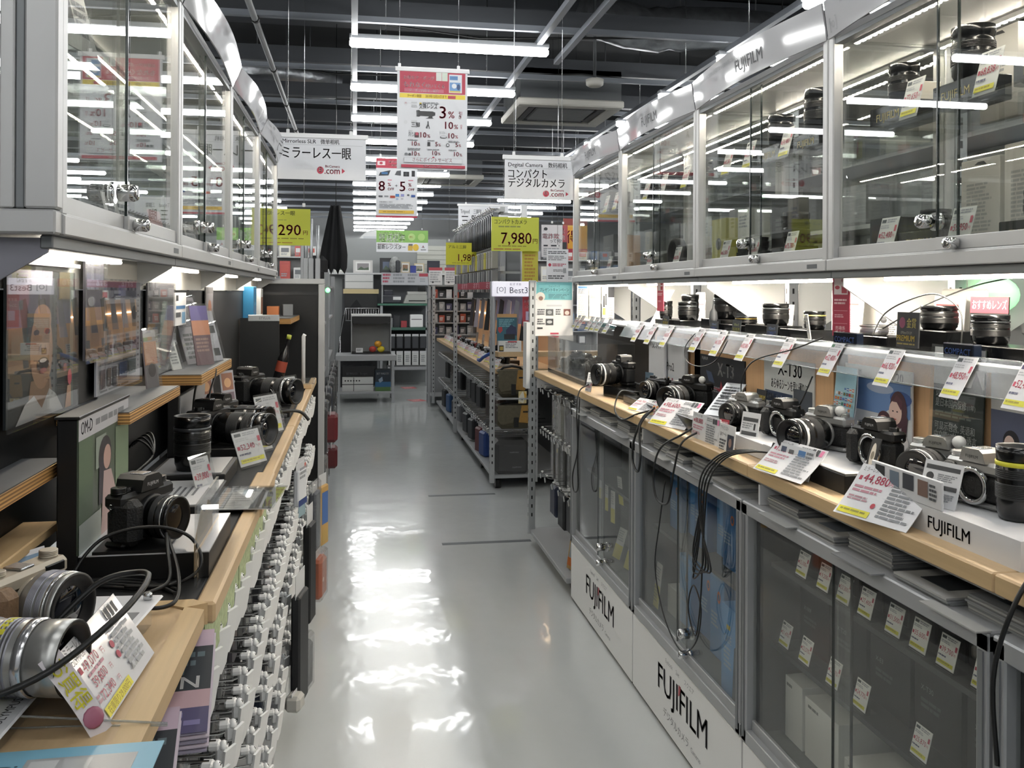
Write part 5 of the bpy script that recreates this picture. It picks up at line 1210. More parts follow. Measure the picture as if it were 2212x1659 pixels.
items = [('r', .1, .08, .3, .25, '#26282c'), ('r', .1, .4, .9, .5, '#3a6a9a'), ('r', .1, .6, .5, .75, '#3a3c40'), ('r', .6, .6, .9, .95, '#7aa8cc')]
lposter('small white and blue information card behind the leaning brochures', 4.0, 4.26, 1.3, 1.442, items, '#d8d8da', -.505, None)
items = [('r', .1, .1, .9, .5, '#77757a'), ('e', .5, .36, .25, .16, '#8a5a44'), ('r', 0, .55, 1, 1, '#6a5c58')]
lposter('brownish framed poster at the far end of the left wall', 4.8, 5.05, 1.14, 1.47, items, '#5c5a5c', -.515, None)
box_product('tall blue carton standing at the far end of the left counter', (-.5, 4.5, 1.322), PI / 2, .12, .05, .15, '#2f78a4', [('r', .1, .5, .9, .6, '#5a9cc0')])
box_product('white and red package beside the tall blue carton', (-.49, 4.72, 1.322), PI / 2, .1, .05, .14, '#c8c8c4', [('r', .1, .3, .9, .9, '#8a5a44')])
box_product('small orange carton on top of the far left shelf', (-.42, 4.85, 1.322), 0, .06, .06, .05, '#b06a3c')
box_product('small grey carton next to the small orange carton', (-.35, 4.88, 1.322), .2, .05, .05, .06, '#77797c')
ply_shelf('far shelf behind the black display board that holds cartons', -.524, -.3, 4.4, 5.08, 1.295, 1.322)
# white strip lamps' housings and cable clips under the cabinets
tag(MB().box(-.524, -.52, 1.4, 5.05, 1.452, 1.528, mat('#d8d6cf', .5)).build('rear_fascia'), 'cream rear fascia under the left glass cabinets', 'fascia')
tag(MB().box(-.52, -.5, 1.45, 1.78, 1.49, 1.497, mat('#8c8f92', .3, .5)).build('poster_hanger'), 'metal hanger rail above the child portrait', 'rail')
# brochures on the shelves
def holder(label, y, z, w, h, items, base, x=-.58, lean=.2, rz=R(80)):
    return card('brochure', w, h, items, label, 'brochure', (x, y, z), rz, lean, .003, base, None, None, 8, 0, ACRYL)
holder('small orange brochure in a clear stand at the near shelf end', 2.16, 1.2305, .07, .13, [('r', 0, .2, 1, .6, '#a8683c'), ('e', .5, .7, .3, .12, '#2e2428'), ('r', 0, 0, 1, .12, '#9a98a0')], '#6a6468', -.45, .1)
holder('tall pale brochure leaning on the far plywood shelf', 2.9, 1.2285, .13, .21, [('r', .05, .05, .95, .45, '#77757e'), ('l', .1, .55, .9, .95, 6, '#66686c')], '#a4a2aa', -.47, .3, R(70))
holder('purple and orange brochure before the tall pale brochure', 2.83, 1.2285, .07, .18, [('r', 0, 0, 1, .25, '#5a508a'), ('r', 0, .25, 1, .5, '#b87a5a'), ('l', .1, .55, .9, .8, 4, '#8a6a64')], '#5a3a44', -.44, .2, R(55))
holder('grey product brochure with lens pictures leaning at the right of the shelf', 2.98, 1.2285, .08, .165, [('r', .1, .1, .5, .2, '#2c2e32'), ('r', .55, .3, .9, .45, '#2c2e32'), ('r', .15, .55, .5, .7, '#3a3c40'), ('r', .55, .75, .9, .9, '#3a3c40')], '#b0afb8', -.435, .3, R(60))
holder('narrow white brochure leaning far left on the far plywood shelf', 2.66, 1.2285, .055, .135, [('r', .2, .3, .8, .6, '#6a6c70'), ('l', .1, .65, .9, .9, 4, '#77797c')], '#b8b9b8', -.49, .3, R(75))
# ---------------------------------------------------------------- left counter displays
zt = .9965
t = thing('portrait_stand', 'black display stand with a portrait poster on the left counter', 'display stand', (0, 0, zt))
MB().box(-.452, -.421, 1.49, 1.8, 0, .253, BLACK, .002).build('board', t)
MB().box(-.455, -.418, 1.487, 1.803, .253, .258, BLACK, .001).build('cap', t)
mb = MB(); mb.box(-.155, .155, 0, .002, 0, .21, mat('#4f5a4c', .4))
ink(mb, .31, .25, [], 1)
ink(mb, .31, .21, [('r', 0, 0, 1, .16, '#b6b6ba'), ('t', .04, .12, .1, 'OM-D', '#3a3c40', 'l', .2), ('l', .3, .05, .95, .13, 1, '#77797d'), ('r', 0, .16, .25, 1, '#566850'), ('r', .7, .2, 1, .75, '#6e7f66'), ('r', .3, .2, .5, .45, '#8a9488'), ('e', .48, .38, .13, .16, '#2a2428'), ('p', [(.36, .4), (.5, .36), (.58, .6), (.5, .75), (.36, .75)], '#2a2630'), ('e', .52, .4, .075, .1, '#b8968a'), ('p', [(.45, .5), (.6, .52), (.72, .75), (.72, 1), (.4, 1)], '#b49c98'), ('r', 0, .78, .4, 1, '#a9b0a8')], 4)
mb.M = Matrix.Identity(4)
mb.build('portrait', t, (-.4205, 1.645, .042), (0, 0, PI / 2), fix=False)
MB().box(-.42, -.226, 1.49, 1.74, 0, .04, BLACK, .001).build('base', t)
mb = MB(); mb.box(-.125, .125, -.194, 0, 0, .002, mat('#d2d3d6', .2))
for a in [('r', .2, .05, .28, .3, '#b0666a'), ('r', .3, .1, .5, .35, '#3a3c40')]: pass
mb.box(-.03, .05, -.1, -.06, .002, .0023, mat('#3c3e42', .4)); mb.box(.0, .09, -.12, -.112, .002, .0023, mat('#b0666a', .4)); mb.box(.02, .1, -.05, -.03, .002, .0023, mat('#8a8c90', .4))
mb.build('base_sheet', t, (-.42, 1.615, .04), (0, 0, PI / 2))
t = thing('acrylic_card_holder', 'clear upright card holder with a torn tan paper at the stand corner', 'card holder', (-.236, 1.53, zt + .003))
MB().box(-.002, .002, -.1, .12, 0, .125, ACRYL).build('sheet', t)
MB().prism([(-.08, .01), (.09, .01), (.09, .08), (.05, .1), (.02, .085), (-.02, .1), (-.08, .06)], -.006, -.004, mat('#a08a68', .6), 'yz').build('paper', t)
camera('black mirrorless camera on the portrait stand with a short zoom lens', (-.345, 1.56, zt + .048), R(66), .118, .075, .034, lens=(.03, .04), ring=mat('#b8b8b8', .25, .8), s=1.12)
tag(MB().box(-.4, -.29, 1.49, 1.66, zt + .0425, zt + .047, BLACK).build('mat_pad'), 'thin dark pad under the camera on the portrait stand', 'pad')
t = thing('lens_riser', 'low black riser with a framed white sheet left of the standing lens', 'riser', (0, 0, zt))
MB().box(-.45, -.285, 1.88, 2.13, 0, .025, BLACK, .002).build('plinth', t)
mb = MB(); mb.box(-.445, -.29, 1.885, 2.125, .025, .027, mat('#cfd0d2', .3)); mb.box(-.42, -.41, 1.9, 2.1, .027, .0274, mat('#77797c', .5))
for i in range(6): mb.box(-.4 + i * .013, -.395 + i * .013, 1.95 + .01 * (i % 3), 2.06 - .012 * (i % 2), .027, .0274, mat('#6a6c70', .5))
mb.build('printed_sheet', t)
t = thing('lens_riser', 'black riser under the tall standing lens on the left counter', 'riser', (0, 0, zt))
MB().box(-.46, -.29, 2.14, 2.36, 0, .036, BLACK, .002).build('plinth', t)
MB().box(-.45, -.3, 2.15, 2.35, .036, .038, mat('#8a8c90', .3)).build('printed_sheet', t)
stand_lens('tall black lens standing on its riser on the left counter', (-.372, 2.2, zt + .0385), .04, .125, mat('#44464a', .3, .6))
t = thing('price_sheet', 'flat printed sheet in clear acrylic jutting over the left counter edge', 'price sheet', (-.235, 2.0, 1.006), -R(4))
mb = MB(); mb.box(-.09, .075, -.1, .1, 0, .002, mat('#c0c1c3', .3)); mb.box(.03, .075, -.1, .1, .002, .0023, mat('#1c1d20', .3)); mb.box(-.085, .025, .06, .095, .002, .0023, mat('#8a8c90', .4))
for i in range(7): mb.box(-.08, .02 - .01 * (i % 3), -.09 + i * .02, -.082 + i * .02, .002, .0023, mat('#9a9ca0', .4))
mb.build('sheet', t); MB().box(-.095, .08, -.105, .105, .003, .005, ACRYL).build('cover', t)
zc = zt
bk2 = lambda l, x, y, w, d, h: tag(MB().box(-w / 2, w / 2, -d / 2, d / 2, 0, h, BLACK, .002).build('riser', None, (x, y, zc), (0, 0, PI / 2)), l, 'riser')
bk2('black riser with a pale sheet under the long lens camera', -.36, 2.72, .4, .2, .03)
camera('large black camera with a long zoom lens facing the aisle', (-.4, 2.62, zc + .032), R(66), .14, .09, .05, lens=(.041, .15), ring=mat('#6a6c70', .2, .8), s=1.05)
camera('black camera with a zoom lens behind the long lens camera', (-.4, 2.82, zc + .032), R(66), .14, .085, .045, lens=(.038, .13), ring=mat('#8a8c90', .2, .8), s=1.05)
t = thing('display_stand', 'white fronted display board left of the long lens camera', 'display stand', (-.47, 2.84, zc))
MB().box(-.03, 0, -.27, .27, 0, .17, BLACK, .002).build('board', t); MB().box(0, .003, -.26, .26, .05, .165, mat('#9c9ea2', .4)).build('front_sheet', t)
bk2('black riser under the farthest camera on the left counter', -.34, 3.6, .5, .22, .03)
camera('farthest black camera with a grey ringed zoom lens on the left counter', (-.4, 3.55, zc + .032), R(62), .145, .1, .055, lens=(.045, .17), ring=mat('#b0b2b4', .2, .8), s=1.05)
for i, (y, x) in enumerate(((2.98, -.45), (3.1, -.4))):
    t = thing('clip_stand', 'clear phone style card stand behind the zoom cameras, %s one' % ('left', 'right')[i], 'card stand', (x, y, zc + .001), R(60))
    c = card('photo_sheet', .07, .16, [('r', .1, .05, .9, .4, '#8a5a44'), ('r', .1, .45, .9, .7, '#6a5a64'), ('e', .5, .25, .25, .1, '#c89a70')], None, loc=(0, 0, .03), lean=.15, base='#9a98a0', parent=t, t=.002)
    MB().box(-.04, .04, -.05, .0, 0, .03, ACRYL).build('foot', t); MB().box(-.035, .035, -.052, -.048, .0, .07, BLACK_G, .004).build('screen', t)
for i, (y, w, h, ln) in enumerate(((2.06, .06, .09, .3), (2.42, .11, .09, .35), (2.62, .1, .1, .3), (2.95, .12, .12, .25), (3.35, .1, .1, .4), (3.9, .1, .09, .3))):
    card('price_card', w, h, price(('39,800', '52,340', '61,290', '74,800', '45,100', '88,000')[i]), 'leaning price card on the front edge of the left counter, %s from the camera' % ORD[i], 'price card', (-.255 + (.0 if i else -.06), y, 1.002 if i else .998), R(60) if i != 4 else R(100), ln, .0015, '#c4c5c9', None, 'price cards on the left counter edge', i, 0, ACRYL)
t = thing('bottle', 'dark bottle leaning against the black end panel with a red label', 'bottle', (-.36, 4.3, zc + .004)); t.rotation_euler = (0, R(14), 0)
MB().lathe([(.02, 0), (.024, .005), (.024, .14), (.018, .17), (.008, .2), (.008, .235), (.01, .237), (.01, .25)], mat('#1b1a1c', .15), 20).build('glass_body', t)
MB().lathe([(.0245, .08), (.0245, .13)], mat('#a04a38', .4), 20, cap=(False, False)).build('label', t); MB().lathe([(.0105, .235), (.0105, .255), (.005, .256)], mat('#b8c04a', .4), 14).build('stopper', t)
t = thing('white_stand', 'small white stand with a tall white tube at the far left counter edge', 'stand', (-.235, 4.3, zc + .004))
MB().tube([(0, 0, 0), (0, 0, .24), (.006, 0, .25)], .009, WHITE, 10).build('tube', t); MB().box(-.03, .04, -.03, .03, 0, .02, BEECH, .002).build('foot', t); MB().box(.0, .05, -.03, .03, .02, .05, ACRYL).build('clear_cup', t)
for i in range(5):
    tag(MB().box(-.05, .05, -.02, .02, 0, .012, mat('#5a5c60', .3, .4), .002).build('slat_card', None, (-.29, 2.98 + i * .12, zc + .0005), (0, 0, R(5))), 'flat grey label bar on the left counter, %s from the camera' % ORD[i], 'label bar', 'flat label bars')
# ---------------------------------------------------------------- near corner: silver cameras
zn = .9985
t = thing('camera_plate', 'clear rounded camera stand with white printed edge under the tan camera', 'camera stand', (-.33, 1.16, zn), R(85))
mb = MB(); mb.box(-.15, .15, -.06, .15, .03, .034, WHITE_M, .002)
for i in range(4): mb.box(-.1 + i * .05, -.07 + i * .05, -.05, -.02, .034, .0344, mat(('#6a6c70', '#5a6a94', '#6a6c70', '#77797d')[i], .5))
mb.build('plate', t); MB().box(-.13, .13, -.05, .14, 0, .03, ACRYL).build('clear_body', t)
for s in (-.135, .13): MB().lathe([(.005, .034), (.006, .036), (.006, .042), (.004, .044)], STEEL, 12).build('screw', t, (s, -.045, 0))
camera('tan and silver retro camera in the near left corner with a round pancake lens', (-.4, 1.18, zn + .036), R(68), .118, .07, .034, 'tan', (.036, .045), mat('#c8c8c8', .2, .8), True, False, 1.12)
t = thing('camera_plate', 'clear camera stand with lettered white plate at the left picture edge', 'camera stand', (-.4, .99, zn), R(88))
mb = MB(); mb.box(-.07, .09, -.07, .1, .02, .024, WHITE_M, .002); mb.text('OLYMPUS', -.03, -.06, .01, mat('#3a3c40', .5), .0244, 'l', plane='xy'); mb.build('plate', t, fix=False); MB().box(-.06, .08, -.06, .09, 0, .02, ACRYL).build('clear_body', t)
MB().lathe([(.005, .024), (.006, .026), (.006, .034), (.004, .036)], STEEL, 12).build('screw', t, (-.05, -.06, 0))
t = thing('camera', 'silver camera with a long silver zoom lens reaching in from the left picture edge', 'camera', (-.475, 1.05, zn + .026), R(78))
e = lens_into(t, .038, .17, mat('#d0d0d4', .2, .8), 'y', 0, True); e.location = (0, -.02, .04); 
MB().box(-.06, .06, -.018, .018, 0, .08, SILV, .006).build('body', t); MB().lathe([(.0392, .1), (.0392, .108)], mat('#d8d23c', .5), 30, ax='y', cap=(False, False)).build('yellow_band', t, (0, -.02, .04))
t = thing('price_tent', 'large laminated price tent reading 49,070 in the near left corner', 'price card', (-.246, 1.085, zn + .003), R(88))
mb = MB(); mb.M = Matrix.Rotation(-R(33), 4, 'X')
w, h = .185, .09
mb.box(-w / 2, w / 2, 0, .0015, 0, h, mat('#d9dade', .12))
ink(mb, w, h, [('t', .03, .12, .1, 'ミラーレス一眼', '#55575c', 'l', .34), ('t', .03, .25, .07, 'OLYMPUS', '#44464a', 'l', .2), ('r', .05, .3, .09, .38, '#b03a50'), ('t', .11, .41, .13, '49,070', '#a8485c', 'l', .27), ('t', .4, .41, .07, '円', '#a8485c'), ('l', .11, .44, .4, .5, 1, '#c08a98'), ('t', .11, .62, .12, '59,800', '#a8485c', 'l', .25), ('t', .38, .62, .06, '円', '#a8485c'), ('e', .56, .43, .03, .05, '#a83a50'), ('e', .56, .58, .03, .05, '#a83a50'), ('t', .1, .8, .12, '72,340', '#a8485c', 'l', .26), ('t', .38, .8, .06, '円', '#a8485c'), ('l', .03, .68, .1, .8, 2, '#b58a94'), ('r', .03, .85, .5, .97, '#d8cf3a'), ('t', .06, .955, .08, '在庫限り29,000円', '#8f7a2a', 'l', .4),
              ('r', .7, .04, .75, .2, '#3a3b3f'), ('r', .77, .04, .82, .2, '#3a3b3f'), ('r', .84, .04, .89, .2, '#3a3b3f'), ('l', .6, .26, .95, .9, 8, '#9a9ca0'), ('e', .64, .82, .02, .035, '#b8bac0')], 4)
mb.build('front_sheet', t, fix=False)
mb = MB(); rows = []; a33 = R(33)
e1 = Vector((0, -math.sin(a33), -math.cos(a33)))
mb.M = Matrix.Translation((-w / 2 - .003, h * math.sin(a33), h * math.cos(a33) + .006)) @ Matrix.Rotation(R(40), 4, e1) @ Matrix(((0, 0, 1, 0), (e1.y, -e1.z, 0, 0), (e1.z, e1.y, 0, 0), (0, 0, 0, 1)))
for j in range(8):
    a = j / 7; rows.append([(.098 * a, -.005 * math.sin(PI * a), -.024), (.098 * a, -.005 * math.sin(PI * a), 0)])
mb.grid(rows, mat('#d6d0d4', .4)); mb.text('お買得', .008, -.02, .015, mat('#d0c832', .4), -.0062, 'l', .055, bold=.06); mb.sphere((.078, -.004, -.012), (.011, .002, .011), mat('#9a5a70', .4), 10, 6)
mb.build('side_flag', t, fix=False)
tag(card('flyer_card', .06, .07, [('r', .1, .1, .9, .9, '#7a98b4'), ('l', .15, .2, .85, .8, 4, '#5a7894')], 'white edged blue card standing behind the tan camera', 'card', (-.46, 1.42, zn), R(60), .2, .002, '#d8dade'), 'white edged blue card standing behind the tan camera', 'card')
mb = MB(); mb.box(-.1, .1, -.07, .07, 0, .0012, mat('#7fb4cc', .35))
for i in range(2): mb.text(('もらえる!', '購入で')[i], -.02, 0, .014, mat('#2a4a5a', .5), .0016, 'l', .06, 'xy') if False else None
mb.box(-.02, .08, .01, .05, .0012, .0018, mat('#a4a6a8', .3), .0002); mb.box(-.015, .01, .015, .045, .0018, .002, mat('#c8cacc', .2)); mb.box(.015, .04, .015, .045, .0018, .002, mat('#b8babc', .2)); mb.box(.0, .08, -.04, -.002, .0012, .0018, mat('#8a6a5a', .4))
mb.M = Matrix.Rotation(PI / 2, 4, 'Z'); mb.text('購入で', -.05, .05, .02, mat('#2a4a5a', .5), .0016, 'l', .08, 'xy'); mb.text('もらえる!', -.05, .025, .02, mat('#2a4a5a', .5), .0016, 'l', .09, 'xy')
o = mb.build('blue_leaflet', None, (-.285, .875, zn + .0025), (0, 0, 0), fix=False); tag(o, 'pale blue leaflet lying on the wood at the bottom left corner', 'leaflet')
t = thing('acrylic_fence', 'bent clear acrylic strip across the near wood counter', 'acrylic strip', (0, 0, zn))
mb = MB(); rows = []
for j in range(12):
    a = j / 11; x = -.62 + .43 * a; y = .985 + .02 * math.sin(PI * a)
    rows.append([(x, y, .0), (x, y - .02 * math.sin(PI * a), .055 * (1 - a) + .002)])
mb.grid(rows, ACRYL); mb.tube([r_[0] for r_ in rows], .0012, pane('#d6dcdc', .2), 6); mb.tube([r_[1] for r_ in rows], .0012, pane('#d6dcdc', .2), 6); mb.build('sheet', t, fix=False)

# ---------------------------------------------------------------- hook wall under the left counter
WPL = mat('#e6e6e5', .4)
def make_hook(small=False):
    t = thing('display_hook', 'x', 'display hook', (0, 0, 0))
    mb = MB(); mb.tube([(-.27, 0, 0), (-.03, 0, 0.0), (-.012, 0, .006), (-.006, 0, .014)], .0026, CHROME, 6, False); mb.tube([(-.27, 0, .024), (-.02, 0, .024)], .0022, CHROME, 6, False); mb.build('prong', t)
    MB().sphere((-.005, 0, .018), .0052, CHROME, 10, 6).build('ball_tip', t)
    mb = MB()
    if small: mb.sphere((-.01, 0, .018), (.007, .008, .006), WPL, 8, 5)
    else: mb.box(-.034, -.012, -.012, .012, .010, .024, WPL, .004); mb.sphere((-.008, .0, .016), (.008, .012, .008), WPL, 10, 6); mb.box(-.02, 0, -.009, .009, -.012, .02, WPL, .004)
    mb.build('label_holder', t)
    mb = MB(); mb.M = Matrix.Translation((.002, 0, 0)) @ Matrix.Rotation(-R(24), 4, 'Z') @ Matrix.Rotation(R(8), 4, 'Y')
    mb.prism([(-.016, .012), (.016, .012), (.017, -.015), (.015, -.05), (.006, -.066), (-.009, -.062), (-.015, -.045)] if not small else [(-.008, .008), (.008, .008), (.008, -.018), (-.008, -.018)], -.0025, .0025, WPL if not small else mat('#b8babc', .25), 'yz'); mb.build('label_plate', t)
    return t
HK = make_hook()
HKS = make_hook(True)
rows = ((.89, 1.36, 4.8, .085, 'top'), (.65, .95, 4.8, .075, 'second'), (.46, 1.2, 4.8, .1, 'third'), (.265, 1.5, 4.8, .1, 'bottom'))
first = True
for zz, a, b_, st, nm in rows:
    y = a
    while y < b_:
        lab_ = 'chrome hook with white label holder in the %s row under the left counter' % nm
        x = -.208 + RNG.uniform(-.006, .006)
        if first:
            HK.location = (x, y, zz); HK['label'] = lab_; HK['group'] = 'hooks in the %s row under the left counter' % nm; first = False
        else:
            dup(HK, (x, y, zz + RNG.uniform(-.004, .004)), RNG.uniform(-.13, .13), lab_, 'hooks in the %s row under the left counter' % nm)
        y += st * RNG.uniform(.9, 1.1)
def pack(label, y, z, w, h, d, col, items=(), x=-.3, rz=PI / 2, film=True, tilt=0.0, group=None, name='hanging_pack', cat='hanging pack'):
    t = thing(name, label, cat, (x, y, z), rz, group)
    t.rotation_euler = rotm(rz, tilt)
    mb = MB(); mb.box(-w / 2, w / 2, -d / 2, d / 2, -h, -h * .16, mat(col, .5), min(w, d, h) * .2); k = len(mb.v); ink(mb, w, h, items, 3, -d / 2 - .0005)
    for p in mb.v[k:]: p.z -= h
    mb.build('goods', t, fix=False)
    mb = MB(); mb.box(-w / 2, w / 2, -.001, .001, -h * .18, 0, mat('#c8c9cb', .4))
    mb.build('header', t)
    if film: MB().box(-w / 2 - .006, w / 2 + .006, -d / 2 - .004, d / 2 + .004, -h - .008, 0, FILM, .01).build('film', t)
    return t
PC = ('#16181a', '#222427', '#2b2d30', '#1b2436', '#3a3c3f', '#101113', '#4a4c4e', '#25222a')
n = 0
for zz, ys, hh in ((.87, [1.45 + .13 * i for i in range(24)], .19), (.635, [1.35 + .15 * i for i in range(21)], .17), (.44, [1.7 + .17 * i for i in range(16)], .16), (.245, [1.8 + .2 * i for i in range(13)], .14)):
    for y in ys:
        nm = {.87: 'top', .635: 'second', .44: 'third', .245: 'bottom'}[zz]
        pack('dark wrapped accessory pack hanging in the %s hook row at left' % nm, y, zz, RNG.uniform(.07, .1), hh * RNG.uniform(.8, 1.05), RNG.uniform(.015, .04), PC[n % 8], [('r', .1, .4, .9, .6, ('#3a3c40', '#5a5c60', '#8a8c90', '#4a3a34')[n % 4])], -.32 + RNG.uniform(-.05, .03), PI / 2 + RNG.uniform(-.1, .1), n % 3 == 0, 0, 'dark packs in the %s hook row' % nm); n += 1
# goods that stand out
pack('orange brown pouch in clear film hanging low near the floor at left', 4.0, .33, .12, .2, .06, '#a4512c', [('e', .3, .6, .12, .05, '#d8c0b0')], -.155, R(80))
pack('blue and tan boxed strap hanging at the bottom of the left hooks', 4.7, .52, .1, .36, .03, '#c09a5a', [('r', .1, .25, .9, .7, '#4a6ca8'), ('r', .1, .78, .9, .95, '#b89a5a')], -.16, R(70), False)
pack('grey transparent film pack beside the orange pouch', 4.05, .62, .1, .3, .03, '#4a4e58', (), -.17, R(80))
pack('white label pack with blue edge hanging in the middle of the top row', 3.3, .84, .09, .15, .02, '#d0d2d6', [('r', 0, .85, 1, 1, '#2a3a6a'), ('l', .1, .1, .9, .4, 3, '#8a8c90')], -.19, R(75), False)
pack('red and green striped card pack hanging beside the white label pack', 3.5, .82, .08, .22, .015, '#8aa0a8', [('r', 0, .1, 1, .3, '#b05a50'), ('r', 0, .35, 1, .5, '#5a9a60')], -.2, R(75), False)
pack('dark fabric sheet pack hanging low at the front of the left hooks', 2.98, .55, .12, .42, .03, '#17181b', (), -.17, R(80), False)
pack('crumpled grey film pack near the bottom of the left hooks', 3.1, .3, .1, .18, .05, '#33353a', (), -.17, R(75))
pack('black cloth strap hanging to the foot of the left hooks', 3.6, .62, .1, .45, .03, '#0f1012', (), -.17, R(80), False)
pack('small white carton pack at the foot of the left hooks', 2.9, .2, .06, .06, .05, '#b4b2ac', (), -.18, R(75), False)
for i, (y, x) in enumerate(((1.6, -.25), (1.5, -.26), (1.4, -.27))):
    t = thing('olympus_flag' if False else 'lens_cloth_pack', 'round grey and navy pack in the top hook row, %s from the far side' % ORD[i], 'pack', (x, y, .905), R(75))
    mb = MB(); mb.prism([(.055 * math.cos(PI * k / 10), .05 * math.sin(PI * k / 10)) for k in range(11)] + [(-.055, -.09), (.055, -.09)], 0, .004, mat('#a2a4aa', .4))
    ink(mb, .1, .05, [('p', [(0, .2), (.4, 1), (0, 1)], '#2c3466'), ('p', [(.6, .3), (1, .9), (.5, 1)], '#2c3466')], 2); mb.text('OLYMPUS', -.045, -.05, .016, mat('#3a3c48', .5), -.001, 'l', .09); mb.build('card', t, fix=False)
def cat_items(s): return [('r', 0, 0, 1, .2, '#b8a4b4'), ('r', 0, .18, 1, .62, '#262c32'), ('l', .05, .24, .95, .5, 3, '#5a6a70'), ('t', .66, .6, .12, s, '#d8d8d8'), ('r', 0, .62, 1, .78, '#b89aa0'), ('r', 0, .78, 1, 1, '#4a4468'), ('l', .05, .82, .95, .96, 2, '#77709a')]
for i, (x, y, z) in enumerate(((-.228, 1.13, .918), (-.233, .9, .912))):
    t = thing('brochure_stack', 'stack of purple and black brochures with a white letter, %s one under the wood edge' % ('far', 'near')[i], 'brochures', (x, y, z)); t.rotation_euler = rotm(R(6), R(76))
    for k in range(5):
        c = card('brochure_sheet', .11, .21, cat_items('N') if k == 0 else [], None, loc=(.002 * (k % 2), .004 * k, -.003 * k), base='#c8bcc6' if k % 2 else '#9a94a4', t=.002, parent=t)
for i, (y0, y1) in enumerate(((1.37, 1.75), (1.76, 2.3))):
    tag(MB().box(-.2145, -.2125, y0, y1, .885, .967, mat('#a8b48a', .6, 0, .3, 90)).build('grass_strip', None), 'pale green grass printed strip under the left wood edging, %s one' % ('near', 'far')[i], 'shelf strip')

# ---------------------------------------------------------------- inside the left upper cabinets
for i, (y, z, w, h, c, it_) in enumerate(((1.6, 1.62, .1, .2, '#c9c8d0', [('r', .1, .1, .9, .4, '#8a88a0')]), (1.78, 1.6, .14, .13, '#c4c5c4', [('r', .2, .2, .5, .7, '#3a3c40'), ('l', .55, .2, .95, .8, 4, '#6a6c70')]), (2.1, 1.57, .12, .1, '#d4d5d6', [('r', .1, .3, .4, .7, '#5a5c60'), ('l', .55, .2, .95, .8, 4, '#3a3c40')]), (2.5, 1.565, .08, .1, '#c88a88', [('r', 0, .8, 1, 1, '#c8b83a')]), (3.0, 1.565, .09, .1, '#d0d0d0', [('l', .1, .2, .9, .8, 4, '#6a6c70')]), (3.9, 1.565, .09, .1, '#c8c83a', [('l', .1, .2, .9, .8, 4, '#8a6a40')]))):
    zz = 1.5645 if i not in (0, 1) else 1.8915
    card('price_card', w, h, it_, 'paper card inside the left upper glass cabinets, %s from the camera' % ORD[i], 'card', (-.5, y, zz), R(80), .25, .002, c)
for i, (y, w, h, c) in enumerate(((1.72, .12, .14, '#2a2c30'), (1.9, .1, .1, '#1c1d20'), (2.6, .14, .16, '#232528'), (2.9, .1, .12, '#3a3c40'), (3.5, .14, .14, '#232528'), (4.3, .14, .14, '#2a2c30'))):
    box_product('dark boxed item inside the left upper glass cabinets, %s from the camera' % ORD[i], (-.66, y, 1.5645), PI / 2, w, .1, h, c)
# ---------------------------------------------------------------- hook rack below the far end of the right worktop
PEG = mat('#2a2c2e', .7, 0, .2, 40)
tag(MB().box(1.32, 1.33, 4.2, 5.1, .06, .955, PEG).build('hook_board'), 'dark pegboard under the far end of the right worktop', 'pegboard')
t = thing('base_shelf', 'grey steel base shelf with castors under the far right hooks', 'shelf', (0, 0, 0))
MB().box(1.0, 1.34, 4.2, 5.14, .06, .085, GREY, .003).build('deck', t)
for x, y in ((1.06, 4.3), (1.06, 5.05), (1.28, 4.3), (1.28, 5.05)): MB().tube([(x - .012, y, .03), (x + .012, y, .03)], .03, BLACK, 14).build('castor', t)
HKS.location = (1.05, 5.06, .9); HKS.rotation_euler = (0, 0, PI); HKS['label'] = 'chrome hook with a white label holder below the far end of the right worktop'; HKS['group'] = 'hooks under the far right worktop'
rt_rows = ((.9, (4.3, 4.42, 4.55, 4.68, 4.8, 4.95)), (.67, (4.3, 4.36, 4.45, 4.55, 4.65, 4.72, 4.79, 4.86, 4.93, 5.0)), (.42, (4.32, 4.42, 4.55, 4.7, 4.88, 5.0)))
for zz, ys in rt_rows:
    for y in ys:
        dup(HKS, (1.04, y, zz), PI, 'chrome hook with a white label holder below the far end of the right worktop', 'hooks under the far right worktop')
def rpack(*a, **k): return pack(*a, x=k.pop('x', 1.12), rz=k.pop('rz', -PI / 2), **k)
rpack('crumpled clear bag of grey straps in the top row under the far right worktop', 4.72, .88, .16, .22, .09, '#8a8c88')
rpack('dark box in clear wrap with a white base under the far right worktop', 4.42, .88, .17, .24, .12, '#1f232e', [('r', 0, .85, 1, 1, '#c4c4c0')])
rpack('clear bag with a yellow dot beside the crumpled bag', 4.9, .88, .1, .2, .05, '#77797a', [('e', .3, .6, .1, .05, '#c8b840')])
for i, (y, c) in enumerate(((5.0, '#3a3c3e'), (4.88, '#6a6c6c'), (4.76, '#4a4c4c'), (4.6, '#141516'), (4.5, '#1c1d1f'), (4.36, '#8a8a84'), (4.28, '#1a1b1d'))):
    rpack('strap pack in middle row under the far right worktop, %s from the far end' % ORD[i], y, .65, .07, .25, .025, c, [('r', 0, .85, 1, 1, '#c8c8c4')] if i in (3, 5) else [('e', .5, .3, .15, .05, '#b8a83c')] if i in (1, 4) else ())
for i, (y, c, h) in enumerate(((4.95, '#1c2338', .2), (4.75, '#26282b', .22), (4.55, '#202224', .2))):
    rpack('dark case in bottom row under the far right worktop, %s from the far end' % ORD[i], y, .4, .13, h, .05, c, film=False)
t = thing('wood_board_pack', 'long cardboard pack with grey strips leaning at the far right rack', 'pack', (1.06, 4.3, .086)); t.rotation_euler = (0, R(10), R(-60))
